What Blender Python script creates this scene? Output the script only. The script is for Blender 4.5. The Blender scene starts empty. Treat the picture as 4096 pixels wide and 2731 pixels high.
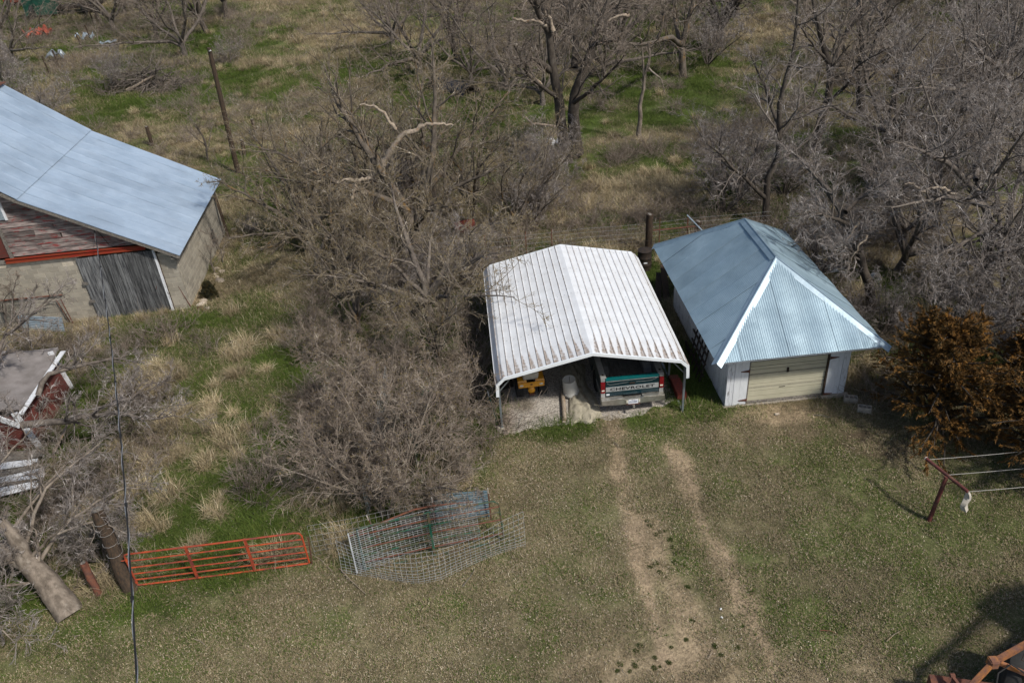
import bpy, math, random
import numpy as np
from mathutils import Vector, Matrix, Euler
rad = math.radians
scene = bpy.context.scene
col = scene.collection

# ------------------------------------------------------------------ camera, world, sun
F_PX, W_PX, H_PX = 3200.0, 4096.0, 2731.0
CAM_H = 15.5
PITCH, ROLL = rad(32.53), rad(-4.37)
_f = np.array([0, math.cos(PITCH), -math.sin(PITCH)]); _x = np.array([1., 0, 0]); _u = np.cross(_x, _f)
FW = _f
RX = math.cos(ROLL) * _x + math.sin(ROLL) * _u
UP = -math.sin(ROLL) * _x + math.cos(ROLL) * _u
CO = np.array([0, 0, CAM_H])
cam_d = bpy.data.cameras.new('camera'); cam = bpy.data.objects.new('camera', cam_d); col.objects.link(cam)
cam_d.sensor_width = 36.0; cam_d.lens = F_PX / W_PX * 36.0
cam_d.clip_start = 0.1; cam_d.clip_end = 2000
cam.matrix_world = Matrix(((RX[0], UP[0], -FW[0], 0), (RX[1], UP[1], -FW[1], 0), (RX[2], UP[2], -FW[2], CAM_H), (0, 0, 0, 1)))
scene.camera = cam

SUN = np.array([0.66, -0.60, 1.0]); SUN /= np.linalg.norm(SUN)
world = bpy.data.worlds.new('World'); scene.world = world; world.use_nodes = True
wn = world.node_tree; bg = wn.nodes['Background']
sky = wn.nodes.new('ShaderNodeTexSky'); sky.sky_type = 'NISHITA'; sky.sun_disc = False
sky.sun_elevation = math.asin(SUN[2]); sky.sun_rotation = math.atan2(SUN[0], SUN[1])
sky.dust_density = 2.0; sky.air_density = 1.0; sky.ozone_density = 1.0
wn.links.new(sky.outputs[0], bg.inputs[0]); bg.inputs[1].default_value = 0.105
sl = bpy.data.lights.new('sun', 'SUN'); sl.energy = 3.6; sl.angle = rad(4.5); sl.color = (1.0, 0.95, 0.88)
so = bpy.data.objects.new('sun', sl); col.objects.link(so)
so.rotation_euler = Vector(SUN).to_track_quat('Z', 'Y').to_euler()
scene.view_settings.view_transform = 'Standard'; scene.view_settings.look = 'None'
scene.view_settings.gamma = 1.0; scene.view_settings.use_curve_mapping = False
scene.view_settings.exposure = 0.15
scene.cycles.max_bounces = 5; scene.cycles.diffuse_bounces = 3; scene.cycles.glossy_bounces = 2
scene.cycles.transparent_max_bounces = 8

# ------------------------------------------------------------------ layout helpers
def ray(px, py): return FW + RX * (px - 2048) / F_PX - UP * (py - 1365.5) / F_PX
def at(px, py, z=0.0):
    d = ray(px, py); return CO + d * ((z - CAM_H) / d[2])
def aty(px, py, y):
    d = ray(px, py); return CO + d * (y / d[1])
TILE = {1: (0, 0), 2: (1024, 0), 3: (2048, 0), 4: (3072, 0), 5: (0, 683), 6: (1024, 683), 7: (2048, 683), 8: (3072, 683),
        9: (0, 1366), 10: (1024, 1366), 11: (2048, 1366), 12: (3072, 1366), 13: (0, 2048)}
def tl(t, x, y): return TILE[t][0] + x * .43554, TILE[t][1] + y * .43554
def unproj(x, y, z=0.0):
    v = np.stack([x, y, np.zeros_like(x) + z - CAM_H], -1); c = v @ FW
    return 2048 + F_PX * (v @ RX) / c, 1365.5 - F_PX * (v @ UP) / c

# ------------------------------------------------------------------ noise
def _h(ix, iy, s):
    n = (ix.astype(np.int64) * 374761393 + iy.astype(np.int64) * 668265263 + s * 1442695041) & 0xffffffff
    n = ((n ^ (n >> 13)) * 1274126177) & 0xffffffff
    return ((n ^ (n >> 16)) & 0xffff) / 65535.0
def vn(x, y, s=0):
    x = np.asarray(x, float); y = np.asarray(y, float)
    ix, iy = np.floor(x), np.floor(y); fx, fy = x - ix, y - iy
    fx = fx * fx * (3 - 2 * fx); fy = fy * fy * (3 - 2 * fy)
    a = _h(ix, iy, s); b = _h(ix + 1, iy, s); c = _h(ix, iy + 1, s); d = _h(ix + 1, iy + 1, s)
    return (a * (1 - fx) + b * fx) * (1 - fy) + (c * (1 - fx) + d * fx) * fy
def fbm(x, y, s=0, o=4):
    v = 0; a = .5; t = 0
    for k in range(o):
        v = v + a * vn(x * 2 ** k + 17.3 * k, y * 2 ** k - 9.1 * k, s + k); t += a; a *= .55
    return v / t
def sst(v, a, b):
    t = np.clip((v - a) / (b - a), 0, 1); return t * t * (3 - 2 * t)

# ------------------------------------------------------------------ mesh helpers
class MB:
    def __init__(s): s.v = []; s.f = []
    def add(s, vs, fs):
        b = len(s.v); s.v += [tuple(float(c) for c in p) for p in vs]; s.f += [tuple(i + b for i in f) for f in fs]
    def box(s, c, d, rz=0, m=None):
        x, y, z = d[0] / 2, d[1] / 2, d[2] / 2
        vs = [Vector(p) for p in ((-x, -y, -z), (x, -y, -z), (x, y, -z), (-x, y, -z), (-x, -y, z), (x, -y, z), (x, y, z), (-x, y, z))]
        M = m if m is not None else Matrix.Rotation(rz, 3, 'Z')
        s.add([tuple(M @ p + Vector(c)) for p in vs], [(0, 3, 2, 1), (4, 5, 6, 7), (0, 1, 5, 4), (1, 2, 6, 5), (2, 3, 7, 6), (3, 0, 4, 7)])
        return s
    def b2(s, x0, x1, y0, y1, z0, z1): return s.box(((x0 + x1) / 2, (y0 + y1) / 2, (z0 + z1) / 2), (x1 - x0, y1 - y0, z1 - z0))
    def bar(s, p, q, w, h=None, up=(0, 0, 1)):
        p, q = Vector(p), Vector(q); h = h or w; d = q - p; L = d.length
        if L < 1e-6: return s
        d.normalize(); u = Vector(up)
        if abs(d.dot(u)) > .98: u = Vector((1, 0, 0))
        a = d.cross(u).normalized(); b = a.cross(d).normalized()
        M = Matrix((a, d, b)).transposed(); return s.box((p + q) / 2, (w, L, h), m=M)
    def tube(s, pts, r, n=8, cap=True):
        pts = [Vector(p) for p in pts]; m = len(pts); rs = r if hasattr(r, '__len__') else [r] * m
        ref = Vector((0.31, 0.77, 0.55)); vs = []
        prev = None
        for i, p in enumerate(pts):
            t = (pts[min(i + 1, m - 1)] - pts[max(i - 1, 0)]).normalized()
            a = (prev - t * prev.dot(t)) if prev is not None else t.cross(ref)
            a.normalize(); prev = a; b = t.cross(a)
            vs += [tuple(p + (a * math.cos(k * 2 * math.pi / n) + b * math.sin(k * 2 * math.pi / n)) * rs[i]) for k in range(n)]
        fs = [(i * n + k, i * n + (k + 1) % n, (i + 1) * n + (k + 1) % n, (i + 1) * n + k) for i in range(m - 1) for k in range(n)]
        if cap: fs += [tuple(range(n))[::-1], tuple((m - 1) * n + k for k in range(n))]
        s.add(vs, fs); return s
    def lathe(s, prof, n=24, m=None):
        M = m or Matrix.Identity(4); vs = []
        for r, z in prof:
            vs += [tuple(M @ Vector((r * math.cos(2 * math.pi * k / n), r * math.sin(2 * math.pi * k / n), z))) for k in range(n)]
        fs = [(i * n + k, i * n + (k + 1) % n, (i + 1) * n + (k + 1) % n, (i + 1) * n + k) for i in range(len(prof) - 1) for k in range(n)]
        if prof[0][0] > 1e-4: fs.append(tuple(range(n))[::-1])
        if prof[-1][0] > 1e-4: fs.append(tuple((len(prof) - 1) * n + k for k in range(n)))
        s.add(vs, fs); return s
    def prism(s, poly, y0, y1, axis='y'):
        n = len(poly); f = {'y': lambda a, b, c: (a, c, b), 'x': lambda a, b, c: (c, a, b), 'z': lambda a, b, c: (a, b, c)}[axis]
        s.add([f(a, b, y0) for a, b in poly] + [f(a, b, y1) for a, b in poly],
              [tuple(range(n)), tuple(range(2 * n - 1, n - 1, -1))] + [(i, i + n, (i + 1) % n + n, (i + 1) % n) for i in range(n)]); return s
    def build(s, name, m, parent=None, smooth=False, bevel=0):
        me = bpy.data.meshes.new(name); me.from_pydata(s.v, [], s.f)
        import bmesh
        bm = bmesh.new(); bm.from_mesh(me); bmesh.ops.recalc_face_normals(bm, faces=bm.faces)
        if bevel: bmesh.ops.bevel(bm, geom=list(bm.edges), offset=bevel, segments=2, affect='EDGES', clamp_overlap=True)
        bm.to_mesh(me); bm.free()
        if smooth:
            me.polygons.foreach_set('use_smooth', [True] * len(me.polygons))
            if hasattr(me, 'set_sharp_from_angle'): me.set_sharp_from_angle(angle=rad(40))
        me.materials.append(m)
        return link(name, me, parent)
def link(name, me, parent=None):
    o = bpy.data.objects.new(name, me); col.objects.link(o)
    if parent is not None: o.parent = parent
    return o
def thing(name, label, cat, loc=(0, 0, 0), rz=0, group=None, rot=None):
    o = bpy.data.objects.new(name, None); col.objects.link(o); o.location = tuple(float(c) for c in loc)
    o.rotation_euler = rot or (0, 0, rz); o['label'] = label; o['category'] = cat; o.empty_display_size = .1
    if group: o['group'] = group
    return o
def tag(o, label, cat, group=None, kind=None):
    o['label'] = label; o['category'] = cat
    if group: o['group'] = group
    if kind: o['kind'] = kind
    return o
def copy_tree(o, parent=None):
    c = o.copy(); col.objects.link(c); c.parent = parent
    for ch in [k for k in o.children]: copy_tree(ch, c)
    return c
def mesh_np(name, parts, attrs=None, smooth=False):
    me = bpy.data.meshes.new(name); vs = []; loops = []; tot = []; off = 0
    for V, Fc in parts:
        vs.append(V); loops.append((Fc + off).ravel()); tot.append(np.full(len(Fc), Fc.shape[1])); off += len(V)
    V = np.concatenate(vs).astype(np.float32); L = np.concatenate(loops).astype(np.int32); T = np.concatenate(tot).astype(np.int32)
    me.vertices.add(len(V)); me.vertices.foreach_set('co', V.ravel())
    me.loops.add(len(L)); me.loops.foreach_set('vertex_index', L)
    me.polygons.add(len(T)); me.polygons.foreach_set('loop_start', np.concatenate([[0], np.cumsum(T)[:-1]]).astype(np.int32))
    me.polygons.foreach_set('loop_total', T)
    if smooth: me.polygons.foreach_set('use_smooth', np.ones(len(T), bool))
    me.update(calc_edges=True)
    for k, a in (attrs or {}).items():
        if a.ndim == 1:
            at_ = me.attributes.new(k, 'FLOAT', 'POINT'); at_.data.foreach_set('value', a.astype(np.float32))
        else:
            at_ = me.attributes.new(k, 'FLOAT_COLOR', 'POINT'); at_.data.foreach_set('color', np.c_[a, np.ones(len(a))].astype(np.float32).ravel())
    return me

# ------------------------------------------------------------------ materials
def _n(nt, t, **k):
    n = nt.nodes.new(t)
    for a, b in k.items(): setattr(n, a, b)
    return n
def _lk(nt, a, b): nt.links.new(a, b)
def rgba(c): return (c[0], c[1], c[2], 1)
def newmat(name):
    m = bpy.data.materials.new(name); m.use_nodes = True; nt = m.node_tree; return m, nt, nt.nodes['Principled BSDF']
def mixc(nt, fac, a, b, mode='MIX'):
    n = _n(nt, 'ShaderNodeMix', data_type='RGBA', blend_type=mode)
    for i, v in ((0, fac), (6, a), (7, b)):
        if hasattr(v, 'links') or hasattr(v, 'is_linked'): _lk(nt, v, n.inputs[i])
        elif i == 0: n.inputs[0].default_value = v
        else: n.inputs[i].default_value = rgba(v)
    return n.outputs[2]
def math_(nt, op, a, b=None, c=None, clamp=False):
    n = _n(nt, 'ShaderNodeMath', operation=op); n.use_clamp = clamp
    for i, v in enumerate((a, b, c)):
        if v is None: continue
        if hasattr(v, 'is_linked'): _lk(nt, v, n.inputs[i])
        else: n.inputs[i].default_value = v
    return n.outputs[0]
def mrange(nt, v, a, b, c=0, d=1):
    n = _n(nt, 'ShaderNodeMapRange'); n.clamp = True; _lk(nt, v, n.inputs[0])
    for i, q in enumerate((a, b, c, d)): n.inputs[i + 1].default_value = q
    return n.outputs[0]
def noise(nt, vec, scale, detail=5, rough=.6, dist=0):
    n = _n(nt, 'ShaderNodeTexNoise'); _lk(nt, vec, n.inputs['Vector']); n.inputs['Scale'].default_value = scale
    n.inputs['Detail'].default_value = detail; n.inputs['Roughness'].default_value = rough; n.inputs['Distortion'].default_value = dist
    return n.outputs[0]
def coords(nt, stretch=(1, 1, 1), objrand=True, obj=False):
    if obj: src = _n(nt, 'ShaderNodeTexCoord').outputs['Object']
    else: src = _n(nt, 'ShaderNodeNewGeometry').outputs['Position']
    if objrand:
        oi = _n(nt, 'ShaderNodeObjectInfo'); v = _n(nt, 'ShaderNodeVectorMath', operation='ADD')
        _lk(nt, src, v.inputs[0]); mu = math_(nt, 'MULTIPLY', oi.outputs['Random'], 57.0); _lk(nt, mu, v.inputs[1]); src = v.outputs[0]
    mp = _n(nt, 'ShaderNodeMapping'); _lk(nt, src, mp.inputs[0]); mp.inputs['Scale'].default_value = stretch
    return mp.outputs[0]
def mat(name, c1, c2=None, ns=4, rough=.8, metal=0, bump=0, bs=40, var=0, st=(1, 1, 1), stains=(), lo=.35, hi=.65, spec=.3, obj=False, coat=0):
    m, nt, bs_ = newmat(name); vec = coords(nt, st, obj=obj)
    n1 = noise(nt, vec, ns); c = mixc(nt, mrange(nt, n1, lo, hi), c1, c2 or [k * .8 for k in c1])
    for k, (sc, s_, a, b, amt) in enumerate(stains):
        mp = _n(nt, 'ShaderNodeVectorMath', operation='ADD'); _lk(nt, vec, mp.inputs[0]); mp.inputs[1].default_value = (31 * (k + 1), 7, 3)
        c = mixc(nt, mrange(nt, noise(nt, mp.outputs[0], s_, 8, .7), a, b, 0, amt), c, sc)
    if var:
        oi = _n(nt, 'ShaderNodeObjectInfo'); f = mrange(nt, oi.outputs['Random'], 0, 1, 1 - var, 1 + var)
        cb = _n(nt, 'ShaderNodeVectorMath', operation='SCALE'); _lk(nt, c, cb.inputs[0]); _lk(nt, f, cb.inputs['Scale']); c = cb.outputs[0]
    _lk(nt, c, bs_.inputs['Base Color'])
    bs_.inputs['Roughness'].default_value = rough; bs_.inputs['Metallic'].default_value = metal
    bs_.inputs['Specular IOR Level'].default_value = spec; bs_.inputs['Coat Weight'].default_value = coat
    if bump:
        bn = _n(nt, 'ShaderNodeBump'); bn.inputs['Strength'].default_value = bump; bn.inputs['Distance'].default_value = .02
        _lk(nt, noise(nt, vec, bs, 6, .7), bn.inputs['Height']); _lk(nt, bn.outputs[0], bs_.inputs['Normal'])
    return m
M = {}
M['block'] = mat('concrete_block', (.345, .315, .255), (.29, .265, .215), 3, .95, bump=.6, bs=60, var=.15, stains=(((.20, .19, .17), 2.2, .55, .75, .6),))
M['mortar'] = mat('mortar', (.58, .52, .42), (.40, .36, .28), 6, .95, bump=.3)
M['redboard'] = mat('weathered_red_board', (.27, .225, .205), (.085, .07, .065), 2.4, .9, bump=.7, bs=20, var=.42, st=(1.0, 1.0, 5),
                    stains=(((.22, .022, .02), 2.4, .54, .62, .85), ((.40, .34, .30), 1.3, .62, .72, .7)))
M['redbeam'] = mat('rusty_red_beam', (.24, .022, .012), (.19, .045, .015), 2, .7, bump=.3, stains=(((.12, .03, .02), 6, .55, .7, .6),), st=(1, 1, 6))
M['grayplank'] = mat('grey_barn_plank', (.20, .205, .205), (.04, .042, .045), 1.8, .95, bump=.9, bs=16, var=.40, st=(10, 3, 1),
                     stains=(((.42, .43, .42), 1.6, .63, .70, .8), ((.03, .03, .03), 3, .62, .70, .8)))
M['graywood'] = mat('grey_weathered_wood', (.23, .21, .18), (.10, .09, .08), 6, .95, bump=.6, var=.2, st=(3, 3, 3))
M['darkwood'] = mat('dark_creosoted_wood', (.035, .027, .02), (.075, .05, .032), 6, .95, bump=.9, bs=25, st=(4, 4, .7), stains=(((.13, .07, .035), 5, .58, .7, .7),))
M['palewood'] = mat('bleached_wood', (.36, .30, .225), (.20, .16, .125), 5, .9, bump=.8, bs=25, st=(2, 2, 2), stains=(((.28, .13, .04), 3, .55, .7, .8),))
M['whitepaint'] = mat('peeling_white_paint', (.66, .68, .70), (.56, .58, .60), 2, .7, bump=.3, var=.06, st=(5, 5, 1),
                      stains=(((.10, .09, .085), 2.4, .55, .66, .9), ((.04, .035, .03), 5, .60, .68, .8)))
M['whitepaint2'] = mat('white_paint', (.68, .70, .72), (.60, .62, .63), 3, .6, stains=(((.25, .22, .19), 3, .62, .72, .7),), st=(5, 5, 1))
M['paneltan'] = mat('tan_door_panel', (.50, .47, .35), (.43, .41, .30), 2, .55, bump=.12, bs=8, var=.04, stains=(((.30, .27, .20), 1.5, .6, .8, .5),))
M['steel'] = mat('galvanised_post', (.30, .34, .36), (.22, .25, .27), 6, .45, metal=.6, bump=.1)
M['trimwhite'] = mat('white_metal_trim', (.75, .79, .81), (.68, .72, .74), 3, .35, spec=.5)
M['concrete'] = mat('concrete', (.38, .34, .28), (.28, .25, .21), 8, .95, bump=.5)
M['black'] = mat('black_rubber', (.018, .018, .018), (.03, .03, .03), 10, .75)
M['dark'] = mat('dark_iron', (.025, .022, .02), (.05, .035, .025), 10, .7, metal=.2)
M['rust'] = mat('rusty_pipe', (.16, .06, .035), (.09, .045, .035), 8, .85, bump=.3, stains=(((.22, .10, .05), 4, .55, .7, .6),))
M['gatered'] = mat('red_orange_tube', (.44, .075, .02), (.30, .05, .022), 3, .6, bump=.15, stains=(((.13, .04, .035), 2.2, .42, .62, .9),))
M['gategreen'] = mat('green_tube', (.012, .095, .055), (.015, .065, .042), 6, .5, stains=(((.10, .06, .035), 1.6, .45, .55, .9),))
M['wire'] = mat('galvanised_wire', (.48, .50, .51), (.34, .36, .37), 9, .4)
M['wiredull'] = mat('dull_wire', (.36, .36, .35), (.22, .20, .18), 9, .6)
M['tposttip'] = mat('white_post_tip', (.75, .75, .72))
M['greenpost'] = mat('dark_green_post', (.012, .06, .045), (.02, .045, .035), 8, .6)
M['tire'] = mat('tyre_rubber', (.016, .016, .016), (.03, .03, .028), 8, .8)
M['yellow'] = mat('yellow_tractor_paint', (.72, .33, .012), (.62, .27, .012), 4, .4, coat=.2, stains=(((.30, .14, .03), 7, .6, .75, .5),), spec=.5)
M['seat'] = mat('pale_vinyl', (.50, .47, .40), (.40, .38, .32), 6, .5)
M['chrome'] = mat('dull_chrome', (.55, .54, .50), (.34, .32, .27), 4, .32, metal=.75, stains=(((.16, .13, .09), 5, .52, .72, .6),))
M['teal'] = mat('teal_metallic_paint', (.0, .15, .155), (.0, .12, .13), 3, .28, metal=.35, coat=.7, spec=.6)
M['tealdark'] = mat('dark_teal_paint', (.002, .032, .045), (.002, .026, .038), 3, .3, metal=.35, coat=.7, spec=.6)
M['silver'] = mat('silver_band', (.42, .44, .44), (.36, .38, .38), 3, .35, metal=.3)
M['railgrey'] = mat('grey_bed_rail', (.36, .36, .35), (.28, .28, .27), 5, .45, metal=.3)
M['liner'] = mat('dusty_bed_floor', (.17, .17, .165), (.11, .11, .105), 4, .75, st=(4, 1, 1))
M['redlens'] = mat('red_lens', (.20, .004, .010), (.14, .003, .008), 5, .15, coat=.8, spec=.6)
M['whitelens'] = mat('clear_lens', (.75, .72, .60), (.6, .58, .5), 5, .15, coat=.5)
M['platewhite'] = mat('licence_plate', (.72, .74, .76), (.66, .68, .72), 4, .4)
M['ink'] = mat('plate_ink', (.02, .03, .12), (.02, .03, .10))
M['letter'] = mat('black_letter', (.012, .012, .012), (.02, .02, .02), 4, .5)
M['glass'] = mat('dark_window_glass', (.015, .02, .022), (.02, .025, .028), 4, .06, spec=.8)
M['plastic'] = mat('grey_white_plastic', (.50, .49, .45), (.42, .41, .37), 3, .5, stains=(((.26, .23, .18), 3, .58, .8, .5),))
M['tarp'] = mat('beige_canvas', (.38, .345, .26), (.27, .245, .185), 2.2, .95, bump=.5, bs=14, stains=(((.13, .115, .085), 1.4, .52, .75, .6),))
M['oilred'] = mat('red_painted_metal', (.26, .05, .03), (.13, .04, .03), 4, .7, bump=.3, st=(6, 1, 1))
M['zincdark'] = mat('dark_blue_corrugated', (.14, .20, .23), (.07, .11, .13), 3, .5, metal=.3, st=(2, 2, 9), stains=(((.30, .36, .38), 2, .58, .7, .6),))
M['zinc'] = mat('blue_grey_corrugated', (.36, .43, .48), (.22, .27, .30), 3, .5, metal=.35, st=(2, 2, 9), stains=(((.10, .11, .11), 2, .55, .7, .7),))
M['cable'] = mat('black_cable', (.012, .012, .013), (.02, .02, .02))
M['cablegrey'] = mat('bare_cable', (.42, .42, .42), (.30, .30, .30), 8, .45, metal=.5)
M['stone'] = mat('pale_stone', (.42, .36, .29), (.30, .25, .20), 8, .95, bump=.5, var=.3)
M['rag'] = mat('grey_white_rag', (.55, .52, .46), (.36, .33, .28), 8, .95)
M['cord'] = mat('white_line', (.45, .43, .39), (.38, .36, .33))
M['orangerust'] = mat('rusty_orange_paint', (.40, .16, .035), (.20, .10, .07), 6, .6, bump=.3, stains=(((.13, .065, .05), 5, .45, .62, .85),))
M['shedred'] = mat('dark_red_boards', (.13, .025, .02), (.09, .04, .03), 3, .9, bump=.6, st=(2, 2, 8), var=.2)
M['shedroof'] = mat('grey_old_roofing', (.24, .22, .21), (.16, .145, .135), 2, .95, bump=.5, stains=(((.15, .13, .12), 2, .5, .75, .7),))
M['greentin'] = mat('dark_green_sheet', (.012, .075, .05), (.015, .05, .035), 3, .6)
M['redrust'] = mat('faded_red_machine', (.42, .10, .06), (.24, .06, .04), 4, .8)
M['blackplastic'] = mat('black_sheet', (.02, .02, .024), (.035, .035, .04), 3, .4)

def metal_roof(name, c1, c2, metal, rough, streak, dent, dirt=None, obj=True):
    m, nt, b = newmat(name); vec = coords(nt, streak, objrand=True, obj=obj); v2 = coords(nt, (1, 1, 1), objrand=False, obj=False)
    c = mixc(nt, mrange(nt, noise(nt, vec, 1.2, 6, .65), .3, .7), c1, c2)
    c = mixc(nt, mrange(nt, noise(nt, v2, .55, 5, .6), .45, .72, 0, .45), c, [k * .55 for k in c2])
    if dirt: c = mixc(nt, mrange(nt, noise(nt, v2, 16, 3, .7), .62, .72, 0, .35), c, dirt)
    oi = _n(nt, 'ShaderNodeObjectInfo'); f = mrange(nt, oi.outputs['Random'], 0, 1, .93, 1.07)
    cb = _n(nt, 'ShaderNodeVectorMath', operation='SCALE'); _lk(nt, c, cb.inputs[0]); _lk(nt, f, cb.inputs['Scale'])
    _lk(nt, cb.outputs[0], b.inputs['Base Color']); b.inputs['Metallic'].default_value = metal
    _lk(nt, mrange(nt, noise(nt, v2, .9, 4, .6), .3, .7, rough - .08, rough + .1), b.inputs['Roughness'])
    bn = _n(nt, 'ShaderNodeBump'); bn.inputs['Strength'].default_value = dent; bn.inputs['Distance'].default_value = .1
    _lk(nt, noise(nt, vec, 1.0, 3, .5), bn.inputs['Height']); _lk(nt, bn.outputs[0], b.inputs['Normal'])
    return m
M['barnroof'] = metal_roof('galvanised_barn_roof', (.50, .60, .70), (.40, .50, .60), .45, .42, (1, 1, 1), .25, (.30, .33, .36))
M['garageroof'] = metal_roof('blue_grey_corrugated_roof', (.33, .44, .50), (.24, .335, .39), .40, .42, (1, 1, 1), .25, (.20, .24, .26))
M['flashing'] = mat('light_metal_flashing', (.36, .45, .51), (.28, .37, .43), 3, .38, metal=.4, bump=.2, bs=5)
M['flashingdark'] = mat('blue_grey_flashing', (.27, .36, .42), (.20, .28, .33), 3, .42, metal=.4, bump=.2, bs=5)

def carport_roof_mat():
    m, nt, b = newmat('white_ribbed_roof'); tc = _n(nt, 'ShaderNodeTexCoord').outputs['Object']
    sx = _n(nt, 'ShaderNodeSeparateXYZ'); _lk(nt, tc, sx.inputs[0])
    g = _n(nt, 'ShaderNodeNewGeometry').outputs['Position']
    X = math_(nt, 'ABSOLUTE', sx.outputs[0]); fr = math_(nt, 'FRACT', math_(nt, 'DIVIDE', X, .2286))
    nz = noise(nt, g, 9, 6, .7); nb = noise(nt, g, 2.2, 5, .6)
    up = math_(nt, 'SUBTRACT', .92, fr)                       # distance uphill of the next rib
    yy = math_(nt, 'ADD', sx.outputs[1], math_(nt, 'MULTIPLY', math_(nt, 'SUBTRACT', nb, .5), .5))
    w = mrange(nt, yy, .0, .95, .62, .05)
    d = math_(nt, 'SUBTRACT', w, up); d = math_(nt, 'ADD', d, math_(nt, 'MULTIPLY', math_(nt, 'SUBTRACT', nz, .5), .35))
    mask = mrange(nt, d, -.05, .12, 0, .85); mask = math_(nt, 'MULTIPLY', mask, mrange(nt, nz, .35, .6, .35, 1))
    fine = math_(nt, 'MULTIPLY', mrange(nt, up, .02, .0), mrange(nt, noise(nt, g, 3, 4), .4, .65, 0, .55))
    c = mixc(nt, mrange(nt, nb, .35, .7), (.70, .72, .73), (.60, .61, .61))
    c = mixc(nt, mrange(nt, noise(nt, g, 30, 3, .7), .64, .72, 0, .4), c, (.33, .27, .2))
    c = mixc(nt, fine, c, (.30, .24, .18)); c = mixc(nt, mask, c, (.22, .145, .085))
    _lk(nt, c, b.inputs['Base Color']); b.inputs['Roughness'].default_value = .45
    return m
M['carportroof'] = carport_roof_mat()

def bark(name, c1, c2, moss=None, amt=.6):
    return mat(name, c1, c2, 7, .95, bump=.8, bs=30, st=(1, 1, .5), stains=(((moss or c2), 2.2, .55, .68, amt),))
M['bark_dark'] = bark('dark_bark', (.085, .07, .055), (.04, .033, .027), (.16, .14, .12), .5)
M['bark_grey'] = bark('grey_bark', (.17, .145, .12), (.085, .07, .06), (.28, .25, .21), .5)
M['bark_mossy'] = bark('mossy_bark', (.15, .125, .10), (.07, .058, .045), (.22, .12, .02), .8)
M['bark_tan'] = bark('tan_bark', (.24, .20, .16), (.11, .09, .07), (.36, .32, .27), .7)
def twigs(name, c1, c2, c3):
    m, nt, b = newmat(name); g = coords(nt, (1, 1, 1), objrand=False)
    c = mixc(nt, mrange(nt, noise(nt, g, 1.1, 4), .38, .62), c1, c2); c = mixc(nt, mrange(nt, noise(nt, g, 5, 3), .56, .66), c, c3)
    _lk(nt, c, b.inputs['Base Color']); b.inputs['Roughness'].default_value = .8; b.inputs['Specular IOR Level'].default_value = .2
    return m
M['tw_brown'] = twigs('grey_brown_twigs', (.24, .195, .155), (.14, .11, .085), (.40, .35, .30))
M['tw_olive'] = twigs('olive_grey_twigs', (.26, .215, .155), (.15, .12, .08), (.46, .41, .34))
M['tw_pale'] = twigs('pale_grey_twigs', (.27, .24, .22), (.15, .125, .105), (.50, .46, .43))
M['tw_pink'] = twigs('tan_brown_twigs', (.27, .22, .175), (.17, .135, .105), (.42, .37, .30))
M['bud'] = mat('yellow_brown_buds', (.24, .17, .045), (.17, .14, .05), 3, .8)

# ------------------------------------------------------------------ ground fields
def blob(x, y, px, py, rx, ry, soft=.4, rot=0):
    c = at(px, py); dx, dy = x - c[0], y - c[1]
    if rot: dx, dy = dx * math.cos(rot) + dy * math.sin(rot), -dx * math.sin(rot) + dy * math.cos(rot)
    n = (fbm(x * 1.3 + px, y * 1.3 + py, 5) - .5) * 1.3
    return 1 - sst(np.sqrt((dx / rx) ** 2 + (dy / ry) ** 2) + n, 1 - soft, 1 + soft)
def line(x, y, pts, w, soft=.6):
    best = np.full(np.shape(x), 1e9)
    P = [at(*p) for p in pts]
    for a, b in zip(P[:-1], P[1:]):
        dx, dy = b[0] - a[0], b[1] - a[1]; t = np.clip(((x - a[0]) * dx + (y - a[1]) * dy) / (dx * dx + dy * dy), 0, 1)
        best = np.minimum(best, np.hypot(x - a[0] - t * dx, y - a[1] - t * dy))
    n = (fbm(x * 1.1, y * 1.1, 9) - .5) * w * 2.2
    return 1 - sst(best + n, w * (1 - soft), w * (1 + soft))
def height(x, y):
    x = np.asarray(x, float); y = np.asarray(y, float)
    far = sst(y, 36, 55)
    return (fbm(x * .9, y * .9, 3, 3) - .5) * .10 * sst(y, 5, 8) * (.3 + .7 * sst(np.abs(y - 23), 4, 9)) + far * (fbm(x * .12, y * .12, 21, 3) - .5) * .5 + (vn(x * .02, y * .02, 8) - .5) * 3 * sst(y, 90, 180)
def hz(x, y): return float(height(np.array([x]), np.array([y]))[0])
def lawn_mask(x, y):
    # mown yard: right of the carport-left line or in front of the gate line
    gate = 14.2 + .12 * (x + 5) + (fbm(x * .6, y * .6, 31) - .5) * 1.4
    a = 1 - sst(y - gate, -.3, .5)
    b = sst(x, -1.6, -.6) * (1 - sst(y, 18.6, 19.4))
    return np.maximum(a, b)
def track_mask(x, y):
    f = 0
    for pts, w, k in (([(2445, 1690), (2480, 1880), (2520, 2050), (2560, 2250), (2620, 2500), (2700, 2760)], .22, .85),
                      ([(2690, 1790), (2750, 1930), (2790, 2060), (2900, 2250), (3000, 2450), (3090, 2700)], .26, .8),
                      ([(2560, 2080), (2680, 2300), (2760, 2520), (2800, 2760)], .45, .7), ([(2800, 2080), (2880, 2260), (2960, 2500), (3020, 2760)], .4, .4),
                      ([(2400, 2760), (2900, 2700), (3400, 2760)], .9, .5)):
        f = np.maximum(f, min(1, k * 1.15) * line(x, y, pts, w))
    f = np.maximum(f, .95 * blob(x, y, 2745, 1880, .28, .65)); f = np.maximum(f, .95 * blob(x, y, 2480, 1890, .18, .5))
    return f
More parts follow.
